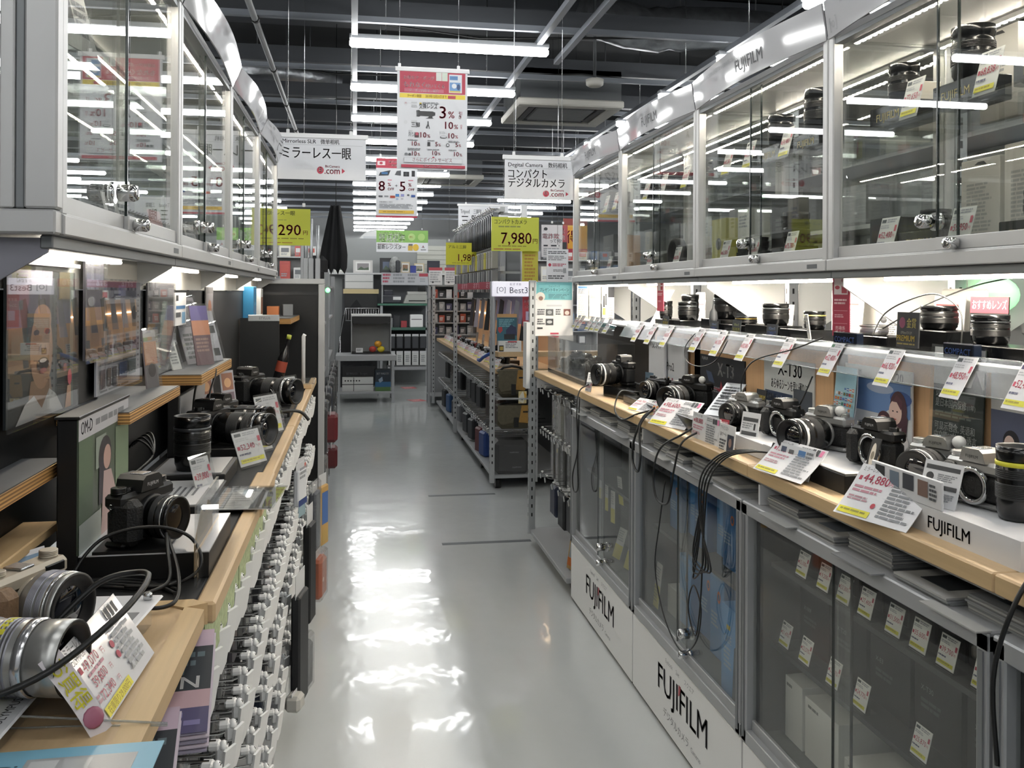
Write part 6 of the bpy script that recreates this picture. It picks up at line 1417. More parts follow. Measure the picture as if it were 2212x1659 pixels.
mb = MB(); mb.box(-.05, .05, 0, .02, 0, .36, mat('#a88a58', .6)); mb.box(-.04, -.005, -.004, 0, .06, .33, mat('#8a9298', .5)); mb.box(.005, .04, -.004, 0, .08, .26, mat('#7a8ea0', .5)); mb.box(-.045, -.01, -.006, 0, .02, .06, mat('#b8662c', .5)); mb.box(.0, .04, -.006, 0, .28, .34, mat('#b8662c', .5)); mb.box(.0, .03, -.007, 0, .35, .37, mat('#d8b83a', .5)); mb.build('card', t, fix=False)

# ---------------------------------------------------------------- compact camera rack
t = thing('camera_rack', 'grey metal rack with a beech counter for compact cameras', 'rack', (0, 0, 0))
UP = [(.99, 6.52), (1.31, 6.52), (.98, 8.9), (.97, 11.3), (1.9, 6.52)]
for x, y in UP:
    mb = MB(); mb.box(x - .018, x + .018, y - .018, y + .018, .06, 1.53, GREY, .002); z = .2
    while z < 1.45: mb.box(x - .005, x + .005, y - .0185, y - .018, z, z + .018, BLACK); mb.box(x - .0185, x - .018, y - .005, y + .005, z, z + .018, BLACK); z += .05
    mb.build('upright', t)
MB().box(1.0, 1.9, 6.62, 11.2, .845, .88, BEECH, .003).build('counter_board', t)
MB().prism([(.99, 6.66), (1.04, 6.56), (1.9, 6.56), (1.9, 6.7), (1.05, 6.72)], .975, 1.01, BEECH, 'xy').build('end_board', t)
MB().box(1.5, 1.51, 6.6, 11.2, .88, 1.35, PEACH).build('back_board', t)
MB().box(1.62, 1.63, 6.6, 11.2, .06, .84, PEG).build('hook_board', t)
MB().box(1.0, 1.9, 6.56, 11.2, .08, .105, GREY, .003).build('deck', t)
MB().box(1.3, 1.9, 7.0, 11.2, 1.53, 1.536, GREY).build('top_board', t)
MB().box(1.02, 1.28, 6.53, 6.6, .44, .455, GREY).build('end_shelf', t)
for x, y in ((1.05, 6.62), (1.05, 7.4), (1.05, 8.8), (1.05, 10.2)): MB().tube([(x - .02, y, .04), (x + .02, y, .04)], .04, BLACK, 16).build('castor', t)
MB().box(1.48, 1.5, 6.7, 11.2, 1.2, 1.215, emit('#ffe0b8', 7.0)).build('lamp_strip', t)
t = thing('light_box', 'pale lit header reading Best 3 on the end of the compact camera rack', 'light box', (1.14, 6.451, 1.42))
mb = MB(); mb.box(-.16, .17, 0, .05, 0, .11, emit('#d9d4ea', .55), .004); mb.text('Best3', -.035, .025, .045, mat('#4a4a55', .5), -.0006); mb.text('おすすめ', -.035, .082, .016, mat('#6a6a78', .5), -.0006); mb.text('[O]', -.13, .035, .035, mat('#6a6a78', .5), -.0006); mb.build('box', t, fix=False)
MB().box(-.16, -.15, 0, .05, -.4, 0, GREY).build('side_post', t)
for i, (y, lb) in enumerate(((7.2, 'near'), (8.0, 'middle'), (8.9, 'far'))):
    card('header_card', .5, .06, [('r', .0, .0, .96, 1, '#a04450'), ('t', .3, .8, .7, 'おすすめ', '#e0c0c8', 'l', .4)], 'red header card over the compact cameras, %s one' % lb, 'header card', (1.08, y, 1.475), -R(75), 0, .01, '#c8c0d4')
    tag(MB().box(-.24, .24, .0, .012, 0, .3, mat('#b9b2d8', .4)).build('lilac_board', None, (1.42, y, 1.17), (0, 0, -R(80))), 'lilac back card under the red header card, %s one' % lb, 'panel')
card('teal_poster', .15, .2, [('r', 0, 0, 1, .13, '#b08a5a'), ('r', 0, .13, 1, 1, '#2a5a68'), ('l', .1, .2, .9, .5, 5, '#6a9aa4'), ('p', [(.05, .5), (.25, .48), (.28, .62), (.15, .72), (.05, .62)], '#a83a3c'), ('p', [(.45, .6), (.7, .4), (.95, .5), (1, .8), (.45, .85)], '#242a4a'), ('r', .35, .75, .9, .95, '#15171a')], 'teal poster with a dark camera behind the white price box on the rack end', 'poster', (1.115, 6.62, 1.05 + .04), 0, .05, .01, '#2a5a68')
card('red_board', .08, .22, [('t', .15, .2, .08, 'おすす', '#eac8cc', 'l', .7), ('t', .15, .38, .08, 'コンパ', '#eac8cc', 'l', .7), ('r', .3, .5, .9, .8, '#b8b0c8')], 'red vertical panel at the right end of the rack header', 'panel', (1.26, 6.56, 1.2), 0, 0, .006, '#a83a44')
box_product('white information box with gold side bottles on the rack end board', (1.13, 6.6, 1.0105), 0, .17, .05, .08, '#d8d8d6', [('l', .3, .1, .95, .7, 4, '#8a8c90'), ('r', .02, .4, .22, .95, '#1c1c1e'), ('r', .05, .5, .2, .85, '#b09a50'), ('r', .4, 0, .8, .12, '#a83a44')])
CC = ('#1a1b1d', '#24262a', '#6a3236', '#8a8c90', '#2c3038', '#b8b8b8')
def compact(label, loc, rz, col, group='compact cameras on the rack counter'):
    t = thing('compact_camera', label, 'camera', loc, rz, group)
    mb = MB(); mb.box(-.05, .05, -.016, .016, 0, .062, mat(col, .35), .008); mb.box(-.035, -.015, -.006, .006, .062, .068, mat('#8a8c90', .3)); mb.build('body', t)
    MB().lathe([(.026, 0), (.026, .018), (.022, .02), (.022, .03), (.015, .031), (.012, .026), (.0001, .026)], BLACK_G, 20, ax='y').build('lens', t, (.008, -.016, .031))
    return t
for i in range(18):
    y = 6.85 + i * .23
    compact('compact camera on the rack counter, %s from the near end' % ORD[i], (1.14 + .03 * (i % 2), y, .9), -R(65), CC[i % 6])
    tag(MB().box(-.07, .07, -.05, .05, 0, .02, mat(('#c8c9cb', '#2a2c2e')[i % 2], .4), .002).build('camera_riser', None, (1.16, y, .8805), (0, 0, -R(70))), 'small riser under the compact camera %s from the near end' % ORD[i], 'riser')
    card('price_card', .09, .07, price('%d,%d80' % (12 + i * 3, 1 + i % 9)), 'leaning price card on the rack counter, %s from the near end' % ORD[i], 'price card', (1.05, y - .06, .8815), -R(70), .5, .0015, ('#c8c9cc', '#b8b4b8', '#a08a84')[i % 3], None, 'price cards on the compact camera rack', i)
camera('black superzoom camera with a blue strap at the near end of the rack counter', (1.18, 6.98, .94), -R(60), .15, .1, .06, lens=(.045, .06), s=1.1)
tag(MB().box(-.08, .08, -.06, .06, 0, .039, BLACK, .003).build('camera_riser', None, (1.18, 6.98, .8805), (0, 0, -R(60))), 'black riser under the blue strapped superzoom camera', 'riser')
tag(MB().tube([(1.08, 6.95, .99), (1.03, 7.02, .96), (1.0, 7.1, .93), (.99, 7.2, .9), (.984, 7.24, .905)], .014, mat('#2a4a94', .6), 8).build('blue_strap'), 'bright blue camera strap trailing over the rack counter edge', 'strap')
for i in range(9):
    mb = MB(); x, y = 1.3, 7.0 + i * .4
    mb.prism([(-.04, 0), (.05, .0), (.1, .3), (.04, .32)], -.004, .004, mat(('#2a2c30', '#8a8890', '#b0aab8', '#3a3438', '#6a6470')[i % 5], .4), 'xz')
    tag(mb.build('leaning_card', None, (x, y, .95 + .12), (0, 0, -R(70))), 'slanted card standing over the compact cameras, %s from the near end' % ORD[i], 'card', 'slanted cards over the compact cameras')
    tag(MB().box(-.03, .03, -.02, .02, 0, .19, ACRYL).build('card_stand', None, (x, y, .8805), (0, 0, -R(70))), 'clear foot under the slanted card %s from the near end' % ORD[i], 'card stand')
for i in range(7):
    card('upright_card', .07, .12, [('l', .1, .1, .9, .9, 6, '#77797d')], 'grey label card standing before the lit peach board, %s from the near end' % ORD[i], 'card', (1.35, 7.1 + i * .5, .8805), -R(80), .1, .003, ('#6a6c70', '#8a8c90', '#c0c0c4')[i % 3], None, 'label cards before the peach board')
# hooks with bags
n = 0
for zz, st, nm in ((.69, .095, 'upper'), (.37, .11, 'lower')):
    y = 6.75
    while y < 11.2:
        dup(HKS, (1.02, y, zz), PI, 'chrome wire hook in the %s row of the compact camera rack' % nm, 'hooks in the %s row of the rack' % nm)
        y += st
        tag(MB().tube([(1.04, y, zz + .01), (1.6, y, zz + .01)], .003, STEEL, 5).build('wire_prong'), 'long wire prong in the %s row of the compact camera rack' % nm, 'prong', 'wire prongs in the %s row of the rack' % nm) if n % 2 else None
        n += 1
def rackbag(label, y, z, w, h, d, col, x=1.12, film=False, items=()):
    return pack(label, y, z, w, h, d, col, items, x, -R(80), film, cat='bag', name='hanging_bag')
for i, (y, c, f) in enumerate(((7.0, '#3a2a24', 0), (7.2, '#3d2c26', 0), (7.4, '#33261f', 0), (8.0, '#1c1d20', 0), (8.35, '#17181b', 0), (8.7, '#232528', 1), (9.5, '#15161a', 0), (10.2, '#3a2c20', 1), (10.8, '#1a1b1d', 0))):
    rackbag('dark camera pouch in the upper hook row of the rack, %s from the near end' % ORD[i], y, .66, .14, .24, .07, c, film=bool(f))
for i, (y, c, h) in enumerate(((7.6, '#55181e', .3), (7.35, '#2a437e', .28), (8.1, '#26282c', .26), (8.5, '#1e2024', .26), (9.1, '#6a6c70', .24), (9.5, '#2a2c30', .26), (10.1, '#2a4a74', .28), (10.6, '#1a1b1e', .28))):
    rackbag(('glossy dark red bag hanging low on the rack', 'bright blue bag hanging low beside the red bag', 'dark grey bag low on the rack, right of the red one', 'black bag low in the middle of the rack', 'grey looped bag low in the middle of the rack', 'dark pouch low at the far part of the rack', 'blue bag low at the far end of the rack', 'black bag low at the far end of the rack')[i], y, .345, .15, h * .85, .07, c, x=1.06)
def camera_bag(label, loc, w, h, d, c1, c2):
    t = thing('camera_bag', label, 'camera bag', loc, 0)
    mb = MB(); mb.box(-w / 2, w / 2, -d / 2, d / 2, 0, h * .9, mat(c1, .75, 0, .1, 60), .03); mb.build('body', t)
    mb = MB(); mb.prism([(-w / 2 - .004, h), (w * .18, h), (w * .1, h * .3), (-w * .42, h * .22), (-w / 2 - .004, h * .4)], -d / 2 - .012, -d / 2 - .002, mat(c1, .75, 0, .15, 50), 'xz'); mb.prism([(w * .18, h), (w / 2 + .004, h), (w / 2 + .004, h * .4), (w * .42, h * .25), (w * .1, h * .3)], -d / 2 - .012, -d / 2 - .002, mat(c2, .7, 0, .1, 60), 'xz')
    mb.box(-w / 2 - .003, w / 2 + .003, -d / 2 - .008, d / 2, h * .88, h, mat(c1, .75, 0, .1, 60), .012); mb.build('flap', t)
    mb = MB(); mb.box(-.012, .022, -d / 2 - .018, -d / 2 - .012, h * .1, h * .5, BLACK); mb.build('buckle_strap', t)
    mb = MB(); mb.tube([(-w * .45, 0, h * .95), (-w * .3, -.02, h * 1.08), (0, -.03, h * 1.13), (w * .3, -.02, h * 1.08), (w * .45, 0, h * .95)], .009, BLACK, 6); mb.build('shoulder_strap', t)
    MB().box(w * .22, w * .38, -d / 2 - .0135, -d / 2 - .012, h * .7, h * .76, BLACK).build('name_patch', t)
    return t
tag(MB().box(1.02, 1.28, 6.43, 6.6, .675, .685, GREY).build('bag_shelf'), 'thin grey shelf under the upper olive camera bag', 'shelf')
camera_bag('upper olive and mustard camera bag on the rack end', (1.13, 6.52, .6855), .2, .2, .13, '#4a4536', '#8a6830')
camera_bag('lower olive and mustard camera bag with a wide flap on the rack end', (1.15, 6.52, .4555), .25, .175, .13, '#4a4536', '#8c6a2e')
card('bag_tag', .06, .09, [('p', [(.1, .4), (.5, 0), (.9, .3), (.6, 1), (0, .8)], '#d8d4c4'), ('p', [(.6, 0), (1, .3), (.8, .7)], '#c89a3a'), ('e', .45, .65, .12, .08, '#3a3a30')], 'white and yellow hang tag between the two olive camera bags', 'tag', (1.2, 6.44, .645), 0, -.1, .002, '#c8b888')
t = thing('wrapped_bags', 'black bags in clear plastic at the foot of the rack end', 'bags', (1.15, 6.66, .1055))
MB().box(-.13, .13, -.1, .1, 0, .25, mat('#1b1c1f', .5, 0, .2, 30), .03).build('bag', t)
mb = MB(); rows = []
for j in range(7):
    rows.append([(-.134 + .268 * i / 10, -.108 - .006 * math.sin(i * 2.1 + j * 1.3), .26 * j / 6) for i in range(11)])
mb.grid(rows, FILM); mb.build('film', t, fix=False)
mb = MB(); mb.text('manfrotto', -.02, .16, .012, mat('#8a8c90', .5), -.1006); mb.text('manfrotto', .0, .05, .012, mat('#8a8c90', .5), -.1006); mb.build('lettering', t, fix=False)
rackbag('grey camera bag behind the olive bags at the right of the rack end', 6.62, .9, .1, .22, .09, '#3a3c40', x=1.24)
for i, z in enumerate((.93, .72)):
    box_product('white paper sleeves hanging at the right post of the rack end, %s' % ('upper', 'lower')[i], (1.275, 6.46, z), 0, .035, .03, .18, '#d2d3d4', name='paper_sleeve', cat='paper')

# ---------------------------------------------------------------- tripod rack
t = thing('tripod_rack', 'tall white rack with rows of hanging tripods behind the yellow price sign', 'rack', (0, 0, 0))
for x, y in ((1.42, 7.6), (1.42, 10.6), (1.47, 9)): MB().box(x - .025, x + .025, y - .025, y + .025, 1.5365, 2.2, WHITE_M, .003).build('post', t)
for z in (2.15, 1.86, 1.65): MB().box(1.2, 1.24, 7.5, 10.7, z - .02, z + .02, mat('#a9abad', .4)).build('rail', t)
for z in (2.13, 1.84, 1.63):
    for y in (7.6, 10.6): MB().box(1.22, 1.42, y - .01, y + .01, z - .02, z, GREY).build('arm', t)
MB().box(1.5, 1.52, 7.5, 10.7, 1.537, 1.95, mat('#8d9093', .6)).build('back_board', t)
for i in range(26):
    y = 7.6 + i * .118
    tp = thing('tripod', 'black tripod hanging in clear wrap on the top rail, %s from the near end' % (ORD[i] if i < 18 else 'far part'), 'tripod', (1.1685, y, 2.13), 0, 'tripods on the top rail')
    mb = MB()
    for a in (-.02, .02, 0): mb.tube([(a, .012 if a == 0 else 0, -.02), (a, .012 if a == 0 else 0, -.28)], .011, mat(('#1c1e22', '#2a2c30', '#3a3c42', '#26282c')[i % 4], .3), 6)
    mb.build('legs', tp); MB().box(-.02, .031, -.015, .015, -.04, .0, mat('#55585c', .3, .5), .004).build('head', tp)
    tag(MB().tube([(1.22, y, 2.16), (1.13, y, 2.16), (1.12, y, 2.175)], .006, CHROME, 6).build('chrome_peg'), 'chrome peg above the tripods on the top rail', 'peg', 'chrome pegs of the tripod rack')
for i in range(20):
    y = 7.65 + i * .15
    box_product('grey boxed part on the tripod rack middle rail, %s from the near end' % (ORD[i] if i < 18 else 'far part'), (1.1745, y, 1.655), -PI / 2, .08, .05, .15, ('#8a8880', '#77787a', '#9a9c9c', '#b8b03a')[i % 4 if i > 2 else 0], [('l', .1, .1, .9, .4, 3, '#5a5c60')], group='packs on the middle rail')
    box_product('pale pack on the lower rail of the tripod rack, %s from the near end' % (ORD[i] if i < 18 else 'far part'), (1.1745, y, 1.45), -PI / 2, .08, .05, .19, ('#77797a', '#3a3c40', '#8f918e', '#55585a')[(i * 3) % 4], [('r', .1, .5, .9, .8, '#a8aaac')], group='packs on the lower rail')
card('yellow_banner', .13, .27, [('l', .15, .1, .85, .9, 8, '#a07a2c')], 'narrow yellow banner hanging below the yellow compact camera price', 'banner', (1.37, 7.05, 1.51), 0, 0, .003, '#b5ad38')
for i, x in enumerate((1.0, 1.2)):
    card('notice', .17, .22, [('r', 0, 0, 1, .17, '#a8444e'), ('l', .1, .25, .9, .9, 5, '#9a9ca0'), ('e', .3, .85, .08, .05, '#3a3c40')], 'white notice with a red heading on the far shelf top, %s one' % ('left', 'right')[i], 'notice', (x, 11.4, 1.54), 0, 0, .004, '#cfd0d2')
# far shelf standing across behind the rack
t = thing('goods_shelf', 'grey steel shelf of small hanging goods beyond the compact camera rack', 'shelf', (0, 0, 0))
for x in (.93, 1.85): MB().box(x - .015, x + .015, 11.45, 11.48, 0, 1.53, GREY).build('post', t)
MB().box(.93, 1.85, 11.85, 11.86, 0, 1.53, mat('#8f9194', .6)).build('back', t)
for z in (.12, .9, 1.05, 1.2, 1.36, 1.52): MB().box(.93, 1.85, 11.45, 11.85, z, z + .014, GREY).build('tier', t)
for k, z in enumerate((.9145, 1.0645, 1.2145, 1.3745)):
    for i in range(6):
        box_product('small boxed accessory on the grey steel shelf, tier %s, place %s' % (ORD[k], ORD[i]), (1.0 + i * .09, 11.5, z), 0, .07, .06, .09 + .02 * ((i + k) % 2), ('#3a3c5a', '#b8b8ba', '#5a5c60', '#a04a3a', '#8a8c8e', '#26282c')[(i * 2 + k) % 6], [('l', .1, .3, .9, .8, 3, '#c8c8ca')], group='small goods on the grey steel shelf')

# ---------------------------------------------------------------- cart with light box
t = thing('demo_table', 'grey steel table with a lower shelf at the end of the aisle', 'table', (.145, 12.2, 0))
for x in (-.35, .35):
    for y in (-.28, .28): MB().box(x - .018, x + .018, y - .018, y + .018, 0, .6, GREY).build('leg', t)
MB().box(-.39, .39, -.31, .31, .55, .62, mat('#a0a2a4', .5), .003).build('top', t)
MB().box(-.37, .37, -.3, .3, .12, .15, mat('#a0a2a4', .5), .003).build('lower_shelf', t)
t = thing('photo_light_box', 'grey photo light box with a white top edge on the steel table', 'light box', (.215, 12.2, .6205))
MB().box(-.26, .26, -.02, .25, 0, .02, BLACK).build('floor_sheet', t)
mb = MB(); mb.box(-.26, .26, .2, .22, 0, .5, mat('#8a8b8a', .7)); mb.box(-.265, -.255, -.02, .22, 0, .5, mat('#a9aaab', .5)); mb.box(.255, .265, -.02, .22, 0, .5, mat('#a9aaab', .5)); mb.build('backdrop', t)
MB().box(-.265, .265, -.03, .22, .5, .53, mat('#dcdcda', .5), .004).build('top_edge', t)
mb = MB(); mb.prism([(-.245, .5), (.245, .5), (.245, .42), (.2, .4), (-.2, .4), (-.245, .42)], -.03, -.024, BLACK, 'xz'); mb.build('dark_flap', t)
for i, (x, z, c, nm) in enumerate(((-.02, .045, '#b04038', 'red'), (.09, .045, '#d8c430', 'yellow'), (.05, .11, '#d89a2a', 'orange'))):
    tag(MB().sphere((0, 0, 0), (.05, .05, .042), mat(c, .4), 16, 10).build('fruit_ball', None, (.255 + x, 12.2, .6408 + z - (.003 if i < 2 else -.002))), '%s toy fruit in the photo light box' % nm, 'toy fruit')
card('small_sign', .09, .06, [('l', .1, .2, .9, .8, 3, '#77797c')], 'small white sign in the photo light box', 'sign', (.06, 12.17, .6415), 0, .1, .003, '#dcdcdc')
box_product('white carton with round windows on the lower table shelf', (.04, 12.1, .1505), 0, .4, .3, .18, '#c9cac8', [('r', 0, .48, 1, .54, '#2a2c2e'), ('r', .36, 0, .38, 1, '#2a2c2e')] + [('e', .1 + .09 * i, .24, .025, .06, '#2a2c2e') for i in range(6)])
box_product('boxed telescope with a night sky picture on the lower table shelf', (.365, 12.08, .1505), 0, .2, .3, .27, '#14202c', [('t', .08, .2, .1, 'SKY WALKER', '#c8ccd0', 'l', .8), ('r', 0, .55, 1, .8, '#2a5a80'), ('r', 0, .8, 1, 1, '#4a6a38'), ('p', [(.2, .45), (.45, .3), (.5, .5), (.3, .6)], '#8a98a8')])
box_product('black long carton standing above the white carton on the lower shelf', (.05, 12.15, .331), 0, .42, .2, .14, '#17191c', [('t', .12, .8, .2, 'SKY WALKER', '#77797c', 'l', .35), ('t', .55, .8, .2, 'Scope', '#77797c', 'l', .3)])
for i, (x, y, rz) in enumerate(((.83, 13.6, .2), (.86, 12.0, .35))):
    tag(card('floor_sticker', .2, .24, [('l', .1, .1, .9, .9, 4, '#d8a8a8')], 'x', 'floor sticker', (x, y, .001), rz, -R(-90) if False else R(90), .001, '#b8565a'), 'red sticker on the floor at the end of the aisle, %s one' % ('far', 'near')[i], 'floor sticker')

# ---------------------------------------------------------------- counter area in the background
t = thing('checkout_counter', 'cluttered service counter with green fronted glass shelf in the background', 'counter', (0, 0, 0))
for x in (.4, 1.1): MB().box(x - .02, x + .02, 14.0, 14.04, 0, 1.25, GREY).build('leg', t)
MB().box(.34, 1.16, 13.98, 14.5, 1.24, 1.27, mat('#3f6f5c', .3)).build('green_shelf', t)
MB().box(.34, 1.16, 13.97, 14.5, 1.27, 1.275, ACRYL).build('glass_sheet', t)
MB().box(.34, 1.16, 14.0, 14.5, .86, .9, mat('#3f5f54', .4)).build('lower_shelf', t)
MB().box(.5, 1.16, 13.96, 14.5, .25, .3, GREY).build('rack_shelf', t); MB().box(.5, 1.16, 14.3, 14.31, .3, .86, BLACK_M).build('rack_back', t)
MB().box(-.2, 1.3, 14.55, 14.6, .9, 1.65, mat('#5a5c60', .6)).build('back_panel', t)
for i in range(5):
    pack('black framed pack on the upper peg row of the service counter, %s from the left' % ORD[i], 13.98, .8, .1, .22, .02, '#26282c', [('r', .1, .15, .9, .95, '#3a3c40')], .56 + i * .12, 0, False, group='packs below the service counter')
    pack('white hanging bag on the lower peg row of the service counter, %s from the left' % ORD[i], 13.98, .54, .1, .22, .02, '#c9cac9', [('l', .2, .3, .8, .8, 4, '#8a8c8e')], .56 + i * .12, 0, False, group='packs below the service counter')
t = thing('cash_register', 'dark cash register with a white slip on the green fronted shelf', 'register', (.56, 14.2, 1.2755))
MB().box(-.14, .14, -.1, .15, 0, .12, mat('#2b2d36', .4), .01).build('body', t); MB().box(-.12, .02, -.08, 0, .12, .2, mat('#1c1f30', .3), .006).build('screen', t); MB().box(.02, .14, -.102, -.1, .05, .1, WHITE).build('slip', t)
t = thing('printer', 'pale grey printer on the right of the green fronted shelf', 'printer', (.94, 14.2, 1.2755))
MB().prism([(-.2, 0), (.2, 0), (.17, .13), (-.15, .13)], -.12, .15, mat('#b0b0ab', .5), 'xz').build('body', t); MB().box(-.14, .16, -.1, .12, .13, .18, mat('#c6c6c2', .5), .008).build('scanner_lid', t); MB().box(.02, .14, -.12, -.11, .18, .26, BLACK_G).build('screen', t); MB().box(-.12, .14, -.125, -.12, .03, .045, BLACK).build('paper_slot', t)
t = thing('white_printer', 'bright white small printer on the lower counter shelf', 'printer', (.94, 14.1, .9005))
MB().box(-.1, .1, -.08, .1, 0, .2, mat('#e8e8e8', .4), .01).build('body', t); MB().box(-.08, .08, -.081, -.08, .12, .13, BLACK).build('slot', t)
for i in range(4):
    box_product('small dark machine on the lower counter shelf, %s from the left' % ORD[i], (.42 + i * .11, 14.15, .9005), 0, .09, .1, .1 + .04 * (i % 3), ('#2a2c3c', '#8a8c8e', '#26282c', '#a03a40')[i])
t = thing('drawer_unit', 'white drawer unit under the photo frames', 'drawers', (.06, 14.3, 1.49)); MB().box(-.22, .22, -.15, .15, 0, .225, mat('#a8aaac', .5)).build('carcass', t)
for z in (.01, .117): MB().box(-.21, .21, -.16, -.15, z, z + .1, mat('#d4d4d2', .4), .003).build('drawer', t)
t = thing('photo_counter', 'black fronted photo counter box below the white drawers', 'counter', (.09, 14.3, 0)); MB().box(-.25, .25, -.15, .2, 0, 1.42, mat('#17181a', .5)).build('front', t); MB().box(-.27, .27, -.17, .2, 1.42, 1.49, mat('#cbb98c', .5)).build('top', t)
FR = ((-.24, .18, .2, '#c9c8c4', '#6f9a50'), (.12, .3, .2, '#c6c4c2', '#8a8688'), (.5, .24, .24, '#1c1d20', '#5a6478'), (.78, .14, .18, '#c8b898', '#8a6a50'), (1.0, .16, .16, '#c8b898', '#9a9484'))
tag(MB().box(-.4, 1.45, 14.25, 14.6, 1.72, 1.745, mat('#c9cacb', .4)).build('frame_shelf'), 'long pale shelf carrying the photo frames in the background', 'shelf')
tag(MB().box(-.4, 1.45, 14.61, 14.66, 0, 2.3, mat('#8f9292', .6)).build('partition'), 'grey partition behind the service counter', 'partition')
for i, (x, w, h, c1, c2) in enumerate(FR):
    card('framed_photo', w, h, [('r', .12, .12, .88, .88, '#e0e0de' if c1 != '#1c1d20' else '#2a2c30'), ('r', .2, .25, .8, .78, c2), ('p', [(.2, .78), (.4, .5), (.55, .65), (.8, .55), (.8, .78)], '#4a5a48')], 'photo frame on the background shelf, %s from the left' % ORD[i], 'photo frame', (x, 14.35, 1.7455), 0, .1, .02, c1)
t = thing('covered_item', 'dark shape under a clear plastic cover beside the photo frames', 'covered machine', (.62, 14.28, 1.7455)); MB().sphere((0, 0, .12), (.1, .08, .14), mat('#8f9190', .3, 0, .3, 30), 14, 10).build('cover', t); MB().box(-.0, .07, -.1, -.06, .0, .2, mat('#3a3c40', .5), .02).build('dark_front', t)
box_product('blue tin beside the photo frames', (.9, 14.3, 1.7455), 0, .09, .06, .12, '#2c3a8a')
box_product('dark blue screen on the white slat wall', (1.22, 14.3, 1.7455), 0, .2, .03, .2, '#15192a')
mb = MB()
for i in range(6): mb.box(.98, 1.45, 14.58, 14.6, 1.75 + i * .075, 1.82 + i * .075, mat('#b9bab2', .5))
tag(mb.build('slat_wall'), 'white slat wall panel in the background', 'wall panel')
card('counter_sign', .72, .19, [('l', .03, .1, .2, .9, 3, '#a8485c'), ('r', .8, .05, .99, .3, '#a8404c'), ('l', .25, .1, .5, .9, 3, '#8a8c90'), ('l', .56, .1, .78, .9, 3, '#8a8c90'), ('l', .82, .45, .97, .8, 2, '#9a9ca0')], 'long white counter sign with red words over the register', 'sign', (.755, 13.968, 1.555), 0, 0, .01, '#b4b5ba')
tag(MB().box(.4, .42, 13.98, 14.0, 1.2755, 1.57, GREY).build('sign_post'), 'grey post carrying the long counter sign', 'post')
t = thing('wire_basket', 'wire basket cart in front of the black photo counter', 'basket', (.1, 11.9 + .8, 1.03))
mb = MB()
for i in range(14): mb.tube([(-.22 + i * .034, 0, .02), (-.22 + i * .034, 0, .18)], .004, STEEL, 5)
mb.tube([(-.3, 0, -.2), (-.23, 0, .19), (.23, 0, .19), (.23, 0, .0)], .006, STEEL, 6); mb.tube([(-.23, 0, .02), (.23, 0, .02)], .006, STEEL, 6); mb.build('wire_side', t)
mb = MB(); mb.tube([(.22, 0, .0), (.22, 0, -1.03)], .01, STEEL, 6); mb.build('leg', t); mb = MB(); mb.tube([(-.3, 0, -.2), (-.3, 0, -1.03)], .01, STEEL, 6); mb.build('leg', t)
t = thing('black_reflector', 'black folded fabric reflector standing behind the wire basket', 'reflector', (.0, 13.2, 0)); mb = MB(); mb.prism([(-.3, 0), (.28, 0), (.2, 1.1), (.02, 1.34), (-.18, 1.1)], -.03, .03, BLACK_M, 'xz'); mb.build('fabric', t)

# ---------------------------------------------------------------- racks beyond the left black panel
t = thing('accessory_rack', 'grey rack with dark goods beyond the black end panel at left', 'rack', (0, 0, 0))
for x, y in ((-.22, 5.3), (-.22, 7.2), (-.22, 9.2), (-.75, 5.3), (-.75, 9.2)):
    MB().box(x - .018, x + .018, y - .018, y + .018, 0, 1.5 if y < 6 else 1.6, GREY).build('upright', t)
MB().box(-.76, -.74, 5.3, 9.2, .05, 1.5, BLACK_M).build('back', t)
for z in (.1, .85, 1.2, 1.48): MB().box(-.75, -.22, 5.3, 9.2, z, z + .02, GREY if z > .2 else GREY_D).build('tier', t)
for i in range(9):
    pack('dark bag hanging on the rack beyond the black panel, %s from the near end' % ORD[i], 5.5 + i * .4, .8, .14, .3, .06, PC[i % 8], (), -.19, PI / 2, i % 2 == 0, group='bags beyond the black panel')
    pack('pale wrapped pack low on the rack beyond the black panel, %s from the near end' % ORD[i], 5.4 + i * .42, .45, .12, .24, .05, ('#4a4c50', '#8a8a88', '#2a2c30')[i % 3], (), -.19, PI / 2, True, group='bags beyond the black panel')
pack('dark red bag hanging at the foot of the rack beyond the black panel', 5.62, .74, .18, .2, .09, '#5e1a20', (), -.145, PI / 2, False)
pack('second dark red bag hanging lower beyond the black panel', 6.1, .45, .16, .16, .08, '#55181d', (), -.15, PI / 2, False)
box_product('tall white carton strip hanging on the rack post beyond the black panel', (-.2, 5.2615, .72), 0, .05, .04, .45, '#cfd0d2', [('r', .2, .15, .8, .2, '#3a5a9a'), ('r', .1, .75, .9, .77, '#3a5a7a')], name='carton_strip')
for i in range(8):
    box_product('dark boxed accessory on the middle tier beyond the black panel, %s from the near end' % ORD[i], (-.32, 5.5 + i * .45, .8705), PI / 2, .25, .12, .2 + .05 * (i % 3), PC[(i * 3) % 8], [('l', .1, .2, .8, .4, 2, '#5a5c60')], group='boxes beyond the black panel')
    box_product('mixed boxed accessory on the top tier beyond the black panel, %s from the near end' % ORD[i], (-.32, 5.5 + i * .45, 1.2205), PI / 2, .22, .12, .14 + .05 * (i % 3), ('#26282c', '#8a8c8e', '#5a4a3a', '#3a3c40')[i % 4], [('l', .1, .2, .8, .4, 2, '#8a8c90')], group='boxes beyond the black panel')
for i, x in enumerate((-.37, -.33, -.28)):
    t = thing('display_tube', 'grey pole with a boxed base standing above the rack, %s from the left' % ORD[i], 'pole', (x, 7.0, 1.5005))
    MB().tube([(0, 0, 0), (0, 0, .55 - .05 * i)], .014, ALU, 10).build('pole', t); MB().box(-.018, .018, -.02, .02, 0, .2, mat('#b4b5b6', .5), .003).build('box', t)
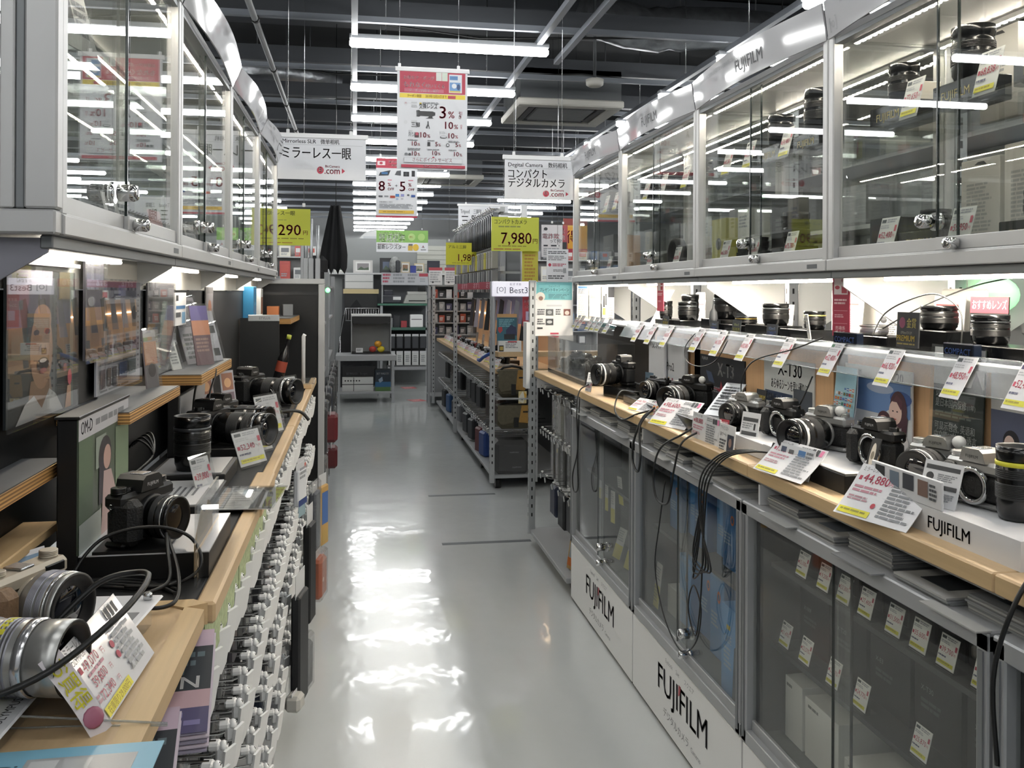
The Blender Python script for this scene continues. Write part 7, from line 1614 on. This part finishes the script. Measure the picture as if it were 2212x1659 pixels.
t = thing('white_post', 'broad pale post below the yellow 290 yen sign', 'post', (-.4, 7.4, 1.5005)); MB().box(-.03, .03, -.02, .02, 0, .4, mat('#b9babb', .5), .003).build('post', t)
t = thing('black_backpack', 'black backpack standing on top of the rack at left', 'backpack', (-.3, 7.5, 1.5005)); mb = MB(); mb.box(-.08, .08, -.08, .08, 0, .24, BLACK_M, .04); mb.build('body', t); MB().box(-.05, .05, -.1, -.08, .02, .12, BLACK_M, .02).build('pocket', t)
t = thing('hanging_cloth', 'tall black folded cloth hanging above the rack in the left background', 'cloth', (-.17, 7.6, 1.62))
mb = MB(); rows = []
for j in range(9):
    a = j / 8; wv = .04 + .07 * min(1, (1 - a) * 1.4); rows.append([((i / 12 - .5) * 2 * wv + .015 * (a - .5), -.025 * math.cos(i * 1.3) - .02, .54 * a + (0.03 * math.sin(i * 2.2) if j == 0 else 0)) for i in range(13)])
mb.grid(rows, mat('#0f1013', .8)); mb.grid([[(p[0], p[1] + .05, p[2]) for p in r_] for r_ in rows], mat('#0f1013', .8)); mb.build('fabric', t, fix=False)
MB().tube([(0.01, 0, .53), (0.01, 0, 2.37)], .003, BLACK, 5).build('hanger_wire', t)
tag(MB().sphere((0, 0, 0), .02, emit('#6fe08a', 3.0), 10, 6).build('green_indicator', None, (-.21, 7.18, 1.46)), 'small glowing green indicator on the rack post at left', 'indicator lamp')
box_product('red tray on top of the rack below the 290 yen sign', (-.42, 7.0, 1.5005), 0, .09, .06, .03, '#8a2c30', cat='tray', name='red_tray')

# ---------------------------------------------------------------- next aisle seen behind the right shelf
t = thing('aisle_rack', 'long pegboard rack of the next aisle behind the right cabinets', 'rack', (0, 0, 0))
MB().box(2.55, 2.57, .8, 7.5, .0, 2.25, mat('#8f9294', .7)).build('board', t)
for y in (.9, 2.2, 3.5, 4.8, 6.1, 7.4): MB().box(2.51, 2.55, y - .02, y + .02, 0, 2.3, GREY).build('upright', t)
for z in (1.75, 2.05): MB().box(2.3, 2.55, .8, 7.5, z, z + .02, GREY).build('tier', t)
n = 0
for zz in (1.72, 1.5):
    for i in range(24):
        y = 1.1 + i * .26
        pack('packaged accessory hanging on the next aisle rack, %s row' % ('upper' if zz > 1.6 else 'lower'), y, zz, RNG.uniform(.1, .16), RNG.uniform(.16, .22), .04, ('#1c1d20', '#2a2c30', '#3a3c42', '#8a8c8e', '#1a2240', '#b8b8b4', '#26221e')[n % 7], [('r', .1, .4, .9, .6, ('#8a8c90', '#a04a44', '#3a3c40')[n % 3])], 2.45, -PI / 2, n % 5 == 0, group='packs on the next aisle rack'); n += 1
for i in range(20):
    box_product('boxed accessory on the top tiers of the next aisle rack, %s part' % ('near' if i < 10 else 'far'), (2.42, 1.2 + i * .31, 1.7705 if i % 2 else 2.0705), -PI / 2, .2, .12, .2, ('#b8b8b6', '#8f9192', '#3a3c40', '#c8c4b8', '#5a5c60')[i % 5], [('l', .1, .2, .8, .6, 4, '#6a6c70')], group='boxes on the next aisle rack')
card('aisle_banner', 1.2, .08, [('l', .05, .2, .95, .8, 1, '#c88a90')], 'dark red banner strip on the next aisle rack at the right edge', 'banner', (2.28, 2.2, 1.42), -PI / 2, 0, .004, '#94303c')

# ---------------------------------------------------------------- shelves filling the far room
for k, (x0, x1, y, lb) in enumerate(((-3.4, -.5, 16.5, 'left'), (1.5, 4.6, 16.8, 'right'))):
    t = thing('stock_shelf', 'tall pale stock shelf across the far %s of the shop' % lb, 'shelf', (0, 0, 0))
    for x in (x0, x1): MB().box(x - .02, x + .02, y, y + .4, 0, 2.25, mat('#c2c3c4', .5)).build('side', t)
    MB().box(x0, x1, y + .4, y + .42, 0, 2.25, mat('#b4b5b5', .6)).build('back', t)
    for z in (.2, .7, 1.2, 1.65, 2.05): MB().box(x0, x1, y, y + .4, z, z + .02, mat('#c2c3c4', .5)).build('tier', t)
    for j, z in enumerate((.7205, 1.2205, 1.6705, 2.0705)):
        for i in range(12):
            x = x0 + .14 + i * (x1 - x0 - .2) / 12
            box_product('boxed goods on the far %s stock shelf, tier %s' % (lb, ORD[j]), (x, y + .12, z), 0, RNG.uniform(.1, .2), .16, RNG.uniform(.14, .36 if j < 3 else .2), ('#d8d8d6', '#2a2c30', '#8aa0b8', '#b8504a', '#c8b890', '#5a5c60', '#e0dcd0', '#3a5a8a')[(i * 5 + j * 3) % 8], [('r', .15, .2, .85, .6, ('#77797d', '#e0e0e0', '#c05a50')[(i + j) % 3]), ('l', .15, .68, .85, .9, 2, '#9a9ca0')], group='goods on the far %s stock shelf' % lb)
t = thing('stock_shelf', 'grey side rack with mixed boxes beyond the left run of cabinets', 'shelf', (0, 0, 0))
for y in (6.2, 9, 12): MB().box(-1.62, -1.25, y - .02, y + .02, 0, 2.3, GREY).build('side', t)
MB().box(-1.64, -1.62, 6.2, 12, 0, 2.3, mat('#9a9c9e', .6)).build('back', t)
for z in (1.2, 1.62, 2.0): MB().box(-1.62, -1.25, 6.2, 12, z, z + .02, GREY).build('tier', t)
for j, z in enumerate((1.2205, 1.6405, 2.0205)):
    for i in range(16):
        box_product('mixed box on the grey side rack at left, tier %s' % ORD[j], (-1.36, 6.4 + i * .34, z), PI / 2, RNG.uniform(.12, .24), .16, RNG.uniform(.12, .3), ('#1c1d20', '#c8c8c6', '#3a3c40', '#8a8c8e', '#26282c', '#a8a490')[(i * 5 + j) % 6], [('l', .15, .3, .85, .7, 3, '#77797d')], group='boxes on the grey side rack')
# ---------------------------------------------------------------- cables
CBL = mat('#0e0f10', .45)
def smooth(pts, n=8):
    P = [Vector(p) for p in pts]; out = []
    for i in range(len(P) - 1):
        p0 = P[max(i - 1, 0)]; p1 = P[i]; p2 = P[i + 1]; p3 = P[min(i + 2, len(P) - 1)]
        for k in range(n):
            t = k / n
            out.append(.5 * ((2 * p1) + (-p0 + p2) * t + (2 * p0 - 5 * p1 + 4 * p2 - p3) * t * t + (-p0 + 3 * p1 - 3 * p2 + p3) * t ** 3))
    return out + [P[-1]]
def cable(label, pts, r=.003, n=8):
    return tag(MB().tube(smooth(pts, n), r, CBL, 6).build('cable'), label, 'cable')
cable('thick black cable arching over the near silver cameras and price tent', [(-.345, 1.12, 1.06), (-.3, 1.15, 1.1), (-.255, 1.15, 1.11), (-.235, 1.1, 1.115), (-.25, 1.02, 1.1), (-.31, .96, 1.065), (-.4, .93, 1.05), (-.52, .92, 1.05)], .0036)
cable('black cable loop hanging from the portrait stand camera to the wood edge', [(-.3, 1.53, 1.07), (-.28, 1.45, 1.05), (-.27, 1.4, 1.02), (-.3, 1.37, 1.01), (-.28, 1.33, 1.006), (-.25, 1.35, 1.008), (-.26, 1.42, 1.03), (-.29, 1.5, 1.06)], .003)
cable('large black cable circle lying before the portrait stand', [(-.36, 1.36, 1.006), (-.41, 1.42, 1.02), (-.38, 1.46, 1.07), (-.31, 1.47, 1.085), (-.25, 1.46, 1.07), (-.23, 1.44, 1.03), (-.27, 1.43, 1.006), (-.34, 1.44, 1.004)], .0026)
for i in range(4):
    cable('black cable lying on the worktop before the portrait stand, %s one' % ORD[i], [(-.48, 1.42 + .015 * i, 1.0), (-.4, 1.45 + .01 * i, 1.004), (-.32, 1.44 + .012 * i, 1.0), (-.26, 1.46 - .02 * i, 1.002)], .003)
for i in range(4):
    cable('tangled black cable behind the tall standing lens, %s one' % ORD[i], [(-.6, 2.2 + .05 * i, 1.0), (-.55, 2.3, 1.05), (-.5, 2.35 - .04 * i, 1.1), (-.47, 2.25, 1.06), (-.5, 2.1 + .03 * i, 1.02), (-.44, 2.15, 1.0)], .0028)
cable('black cable rising beside the zoom cameras', [(-.42, 2.5, 1.0), (-.44, 2.6, 1.1), (-.44, 2.7, 1.2), (-.4, 2.75, 1.22), (-.4, 2.65, 1.13), (-.3, 2.7, 1.11), (-.24, 2.8, 1.1)], .003)
cable('thick black cable lying across the far left wood edge', [(-.3, 3.2, 1.02), (-.24, 3.25, 1.03), (-.19, 3.3, 1.02), (-.16, 3.3, .99)], .006)
cable('white plug cable on the low ledge at the left edge', [(-.75, 1.5, 1.02), (-.7, 1.7, 1.05), (-.63, 1.8, 1.03), (-.64, 1.9, 1.08)], .004)
cable('black cable loop on the wooden ledge at the left edge', [(-.7, 1.4, 1.105), (-.65, 1.6, 1.12), (-.62, 1.75, 1.125), (-.64, 1.7, 1.105), (-.7, 1.6, 1.104)], .003)
o = bpy.data.objects['cable.%03d' % (len([x for x in bpy.data.objects if x.name.startswith('cable')]) - 2)]
o.data.materials[0] = mat('#b8b0a4', .5)
# right side
cable('black cable bundle dropping over the far counter edge by the first glass door', [(1.12, 4.05, 1.04), (1.05, 4.0, 1.03), (1.0, 3.97, 1.0), (.985, 3.95, .9), (.985, 3.93, .75), (.985, 4.02, .62), (.985, 4.0, .55), (.985, 3.92, .58), (.985, 3.93, .72), (1.0, 3.96, .98)], .0032)
cable('black cable loop hanging below the flag flyer', [(1.08, 3.12, 1.03), (1.02, 3.1, 1.01), (.985, 3.1, .93), (.985, 3.12, .85), (.985, 3.06, .82), (.985, 3.03, .88), (1.0, 3.08, .98), (1.06, 3.1, 1.04)], .004)
cable('thick black cable loop hanging before the middle glass cabinet', [(1.1, 2.72, 1.05), (1.02, 2.7, 1.01), (.98, 2.8, .95), (.975, 2.86, .86), (.975, 2.83, .78), (.975, 2.72, .79), (.98, 2.68, .9), (1.0, 2.66, .99), (1.08, 2.66, 1.03)], .0035)
cable('long thin cable circle hanging over the blue cartons', [(.98, 2.76, .85), (.975, 2.8, .7), (.975, 2.84, .55), (.975, 2.75, .42), (.975, 2.6, .37), (.975, 2.48, .44), (.975, 2.44, .55), (.975, 2.5, .6), (.975, 2.54, .52), (.975, 2.48, .46), (.975, 2.44, .6), (.98, 2.44, .8)], .0022)
for i in range(4):
    cable('black cable of the twisted bundle by the near cabinet post, %s one' % ORD[i], [(1.09, 2.22 - .01 * i, 1.03), (1.04, 2.25 + .01 * i, 1.03), (1.0, 2.33 + .015 * i, 1.0), (.98, 2.4 + .02 * i, .92), (.975, 2.42 + .01 * i, .8), (.975, 2.43 - .02 * i, .68), (.975, 2.5, .62 + .02 * i), (.975, 2.47, .7 + .03 * i), (.98, 2.44, .85)], .0026)
cable('black cable bow lying on the counter near the flag flyer', [(1.12, 3.5, 1.04), (1.04, 3.45, 1.06), (1.0, 3.4, 1.0), (1.0, 3.3, .97), (1.03, 3.2, 1.005), (1.1, 3.15, 1.03)], .0035)
cable('thin black cable sagging from the price rail before the X-T30 poster' if False else 'thin black cable sagging from the price rail before the grey poster', [(1.27, 2.3, 1.33), (1.24, 2.42, 1.29), (1.2, 2.6, 1.24), (1.2, 2.68, 1.15), (1.2, 2.6, 1.07), (1.2, 2.45, 1.06), (1.22, 2.36, 1.12), (1.26, 2.34, 1.22)], .0022)
cable('thin cable sagging under the far price cards before the dark star poster', [(1.25, 3.2, 1.3), (1.22, 3.22, 1.25), (1.21, 3.18, 1.2), (1.21, 3.05, 1.19), (1.22, 2.93, 1.22), (1.25, 2.9, 1.29)], .002)
cable('thin cable arching over the lens behind the award card', [(1.33, 2.16, 1.34), (1.36, 2.15, 1.4), (1.38, 2.06, 1.44), (1.38, 1.96, 1.45), (1.38, 1.88, 1.41), (1.36, 1.85, 1.33)], .002)
cable('thin cable rising from the pancake lens to the bracket', [(1.36, 2.16, 1.36), (1.42, 2.08, 1.42), (1.5, 2.0, 1.47), (1.58, 1.98, 1.49)], .002)
cable('black cable hanging down at the right picture edge', [(1.14, 1.26, 1.06), (1.05, 1.24, 1.03), (1.0, 1.24, .96), (.985, 1.26, .85), (.985, 1.25, .72)], .004)
cable('coiled black cable on the counter beside the 44,880 yen card', [(1.12, 1.77, 1.004), (1.09, 1.76, 1.012), (1.07, 1.79, 1.004), (1.09, 1.82, 1.012), (1.13, 1.8, 1.006), (1.1, 1.78, 1.02)], .004)
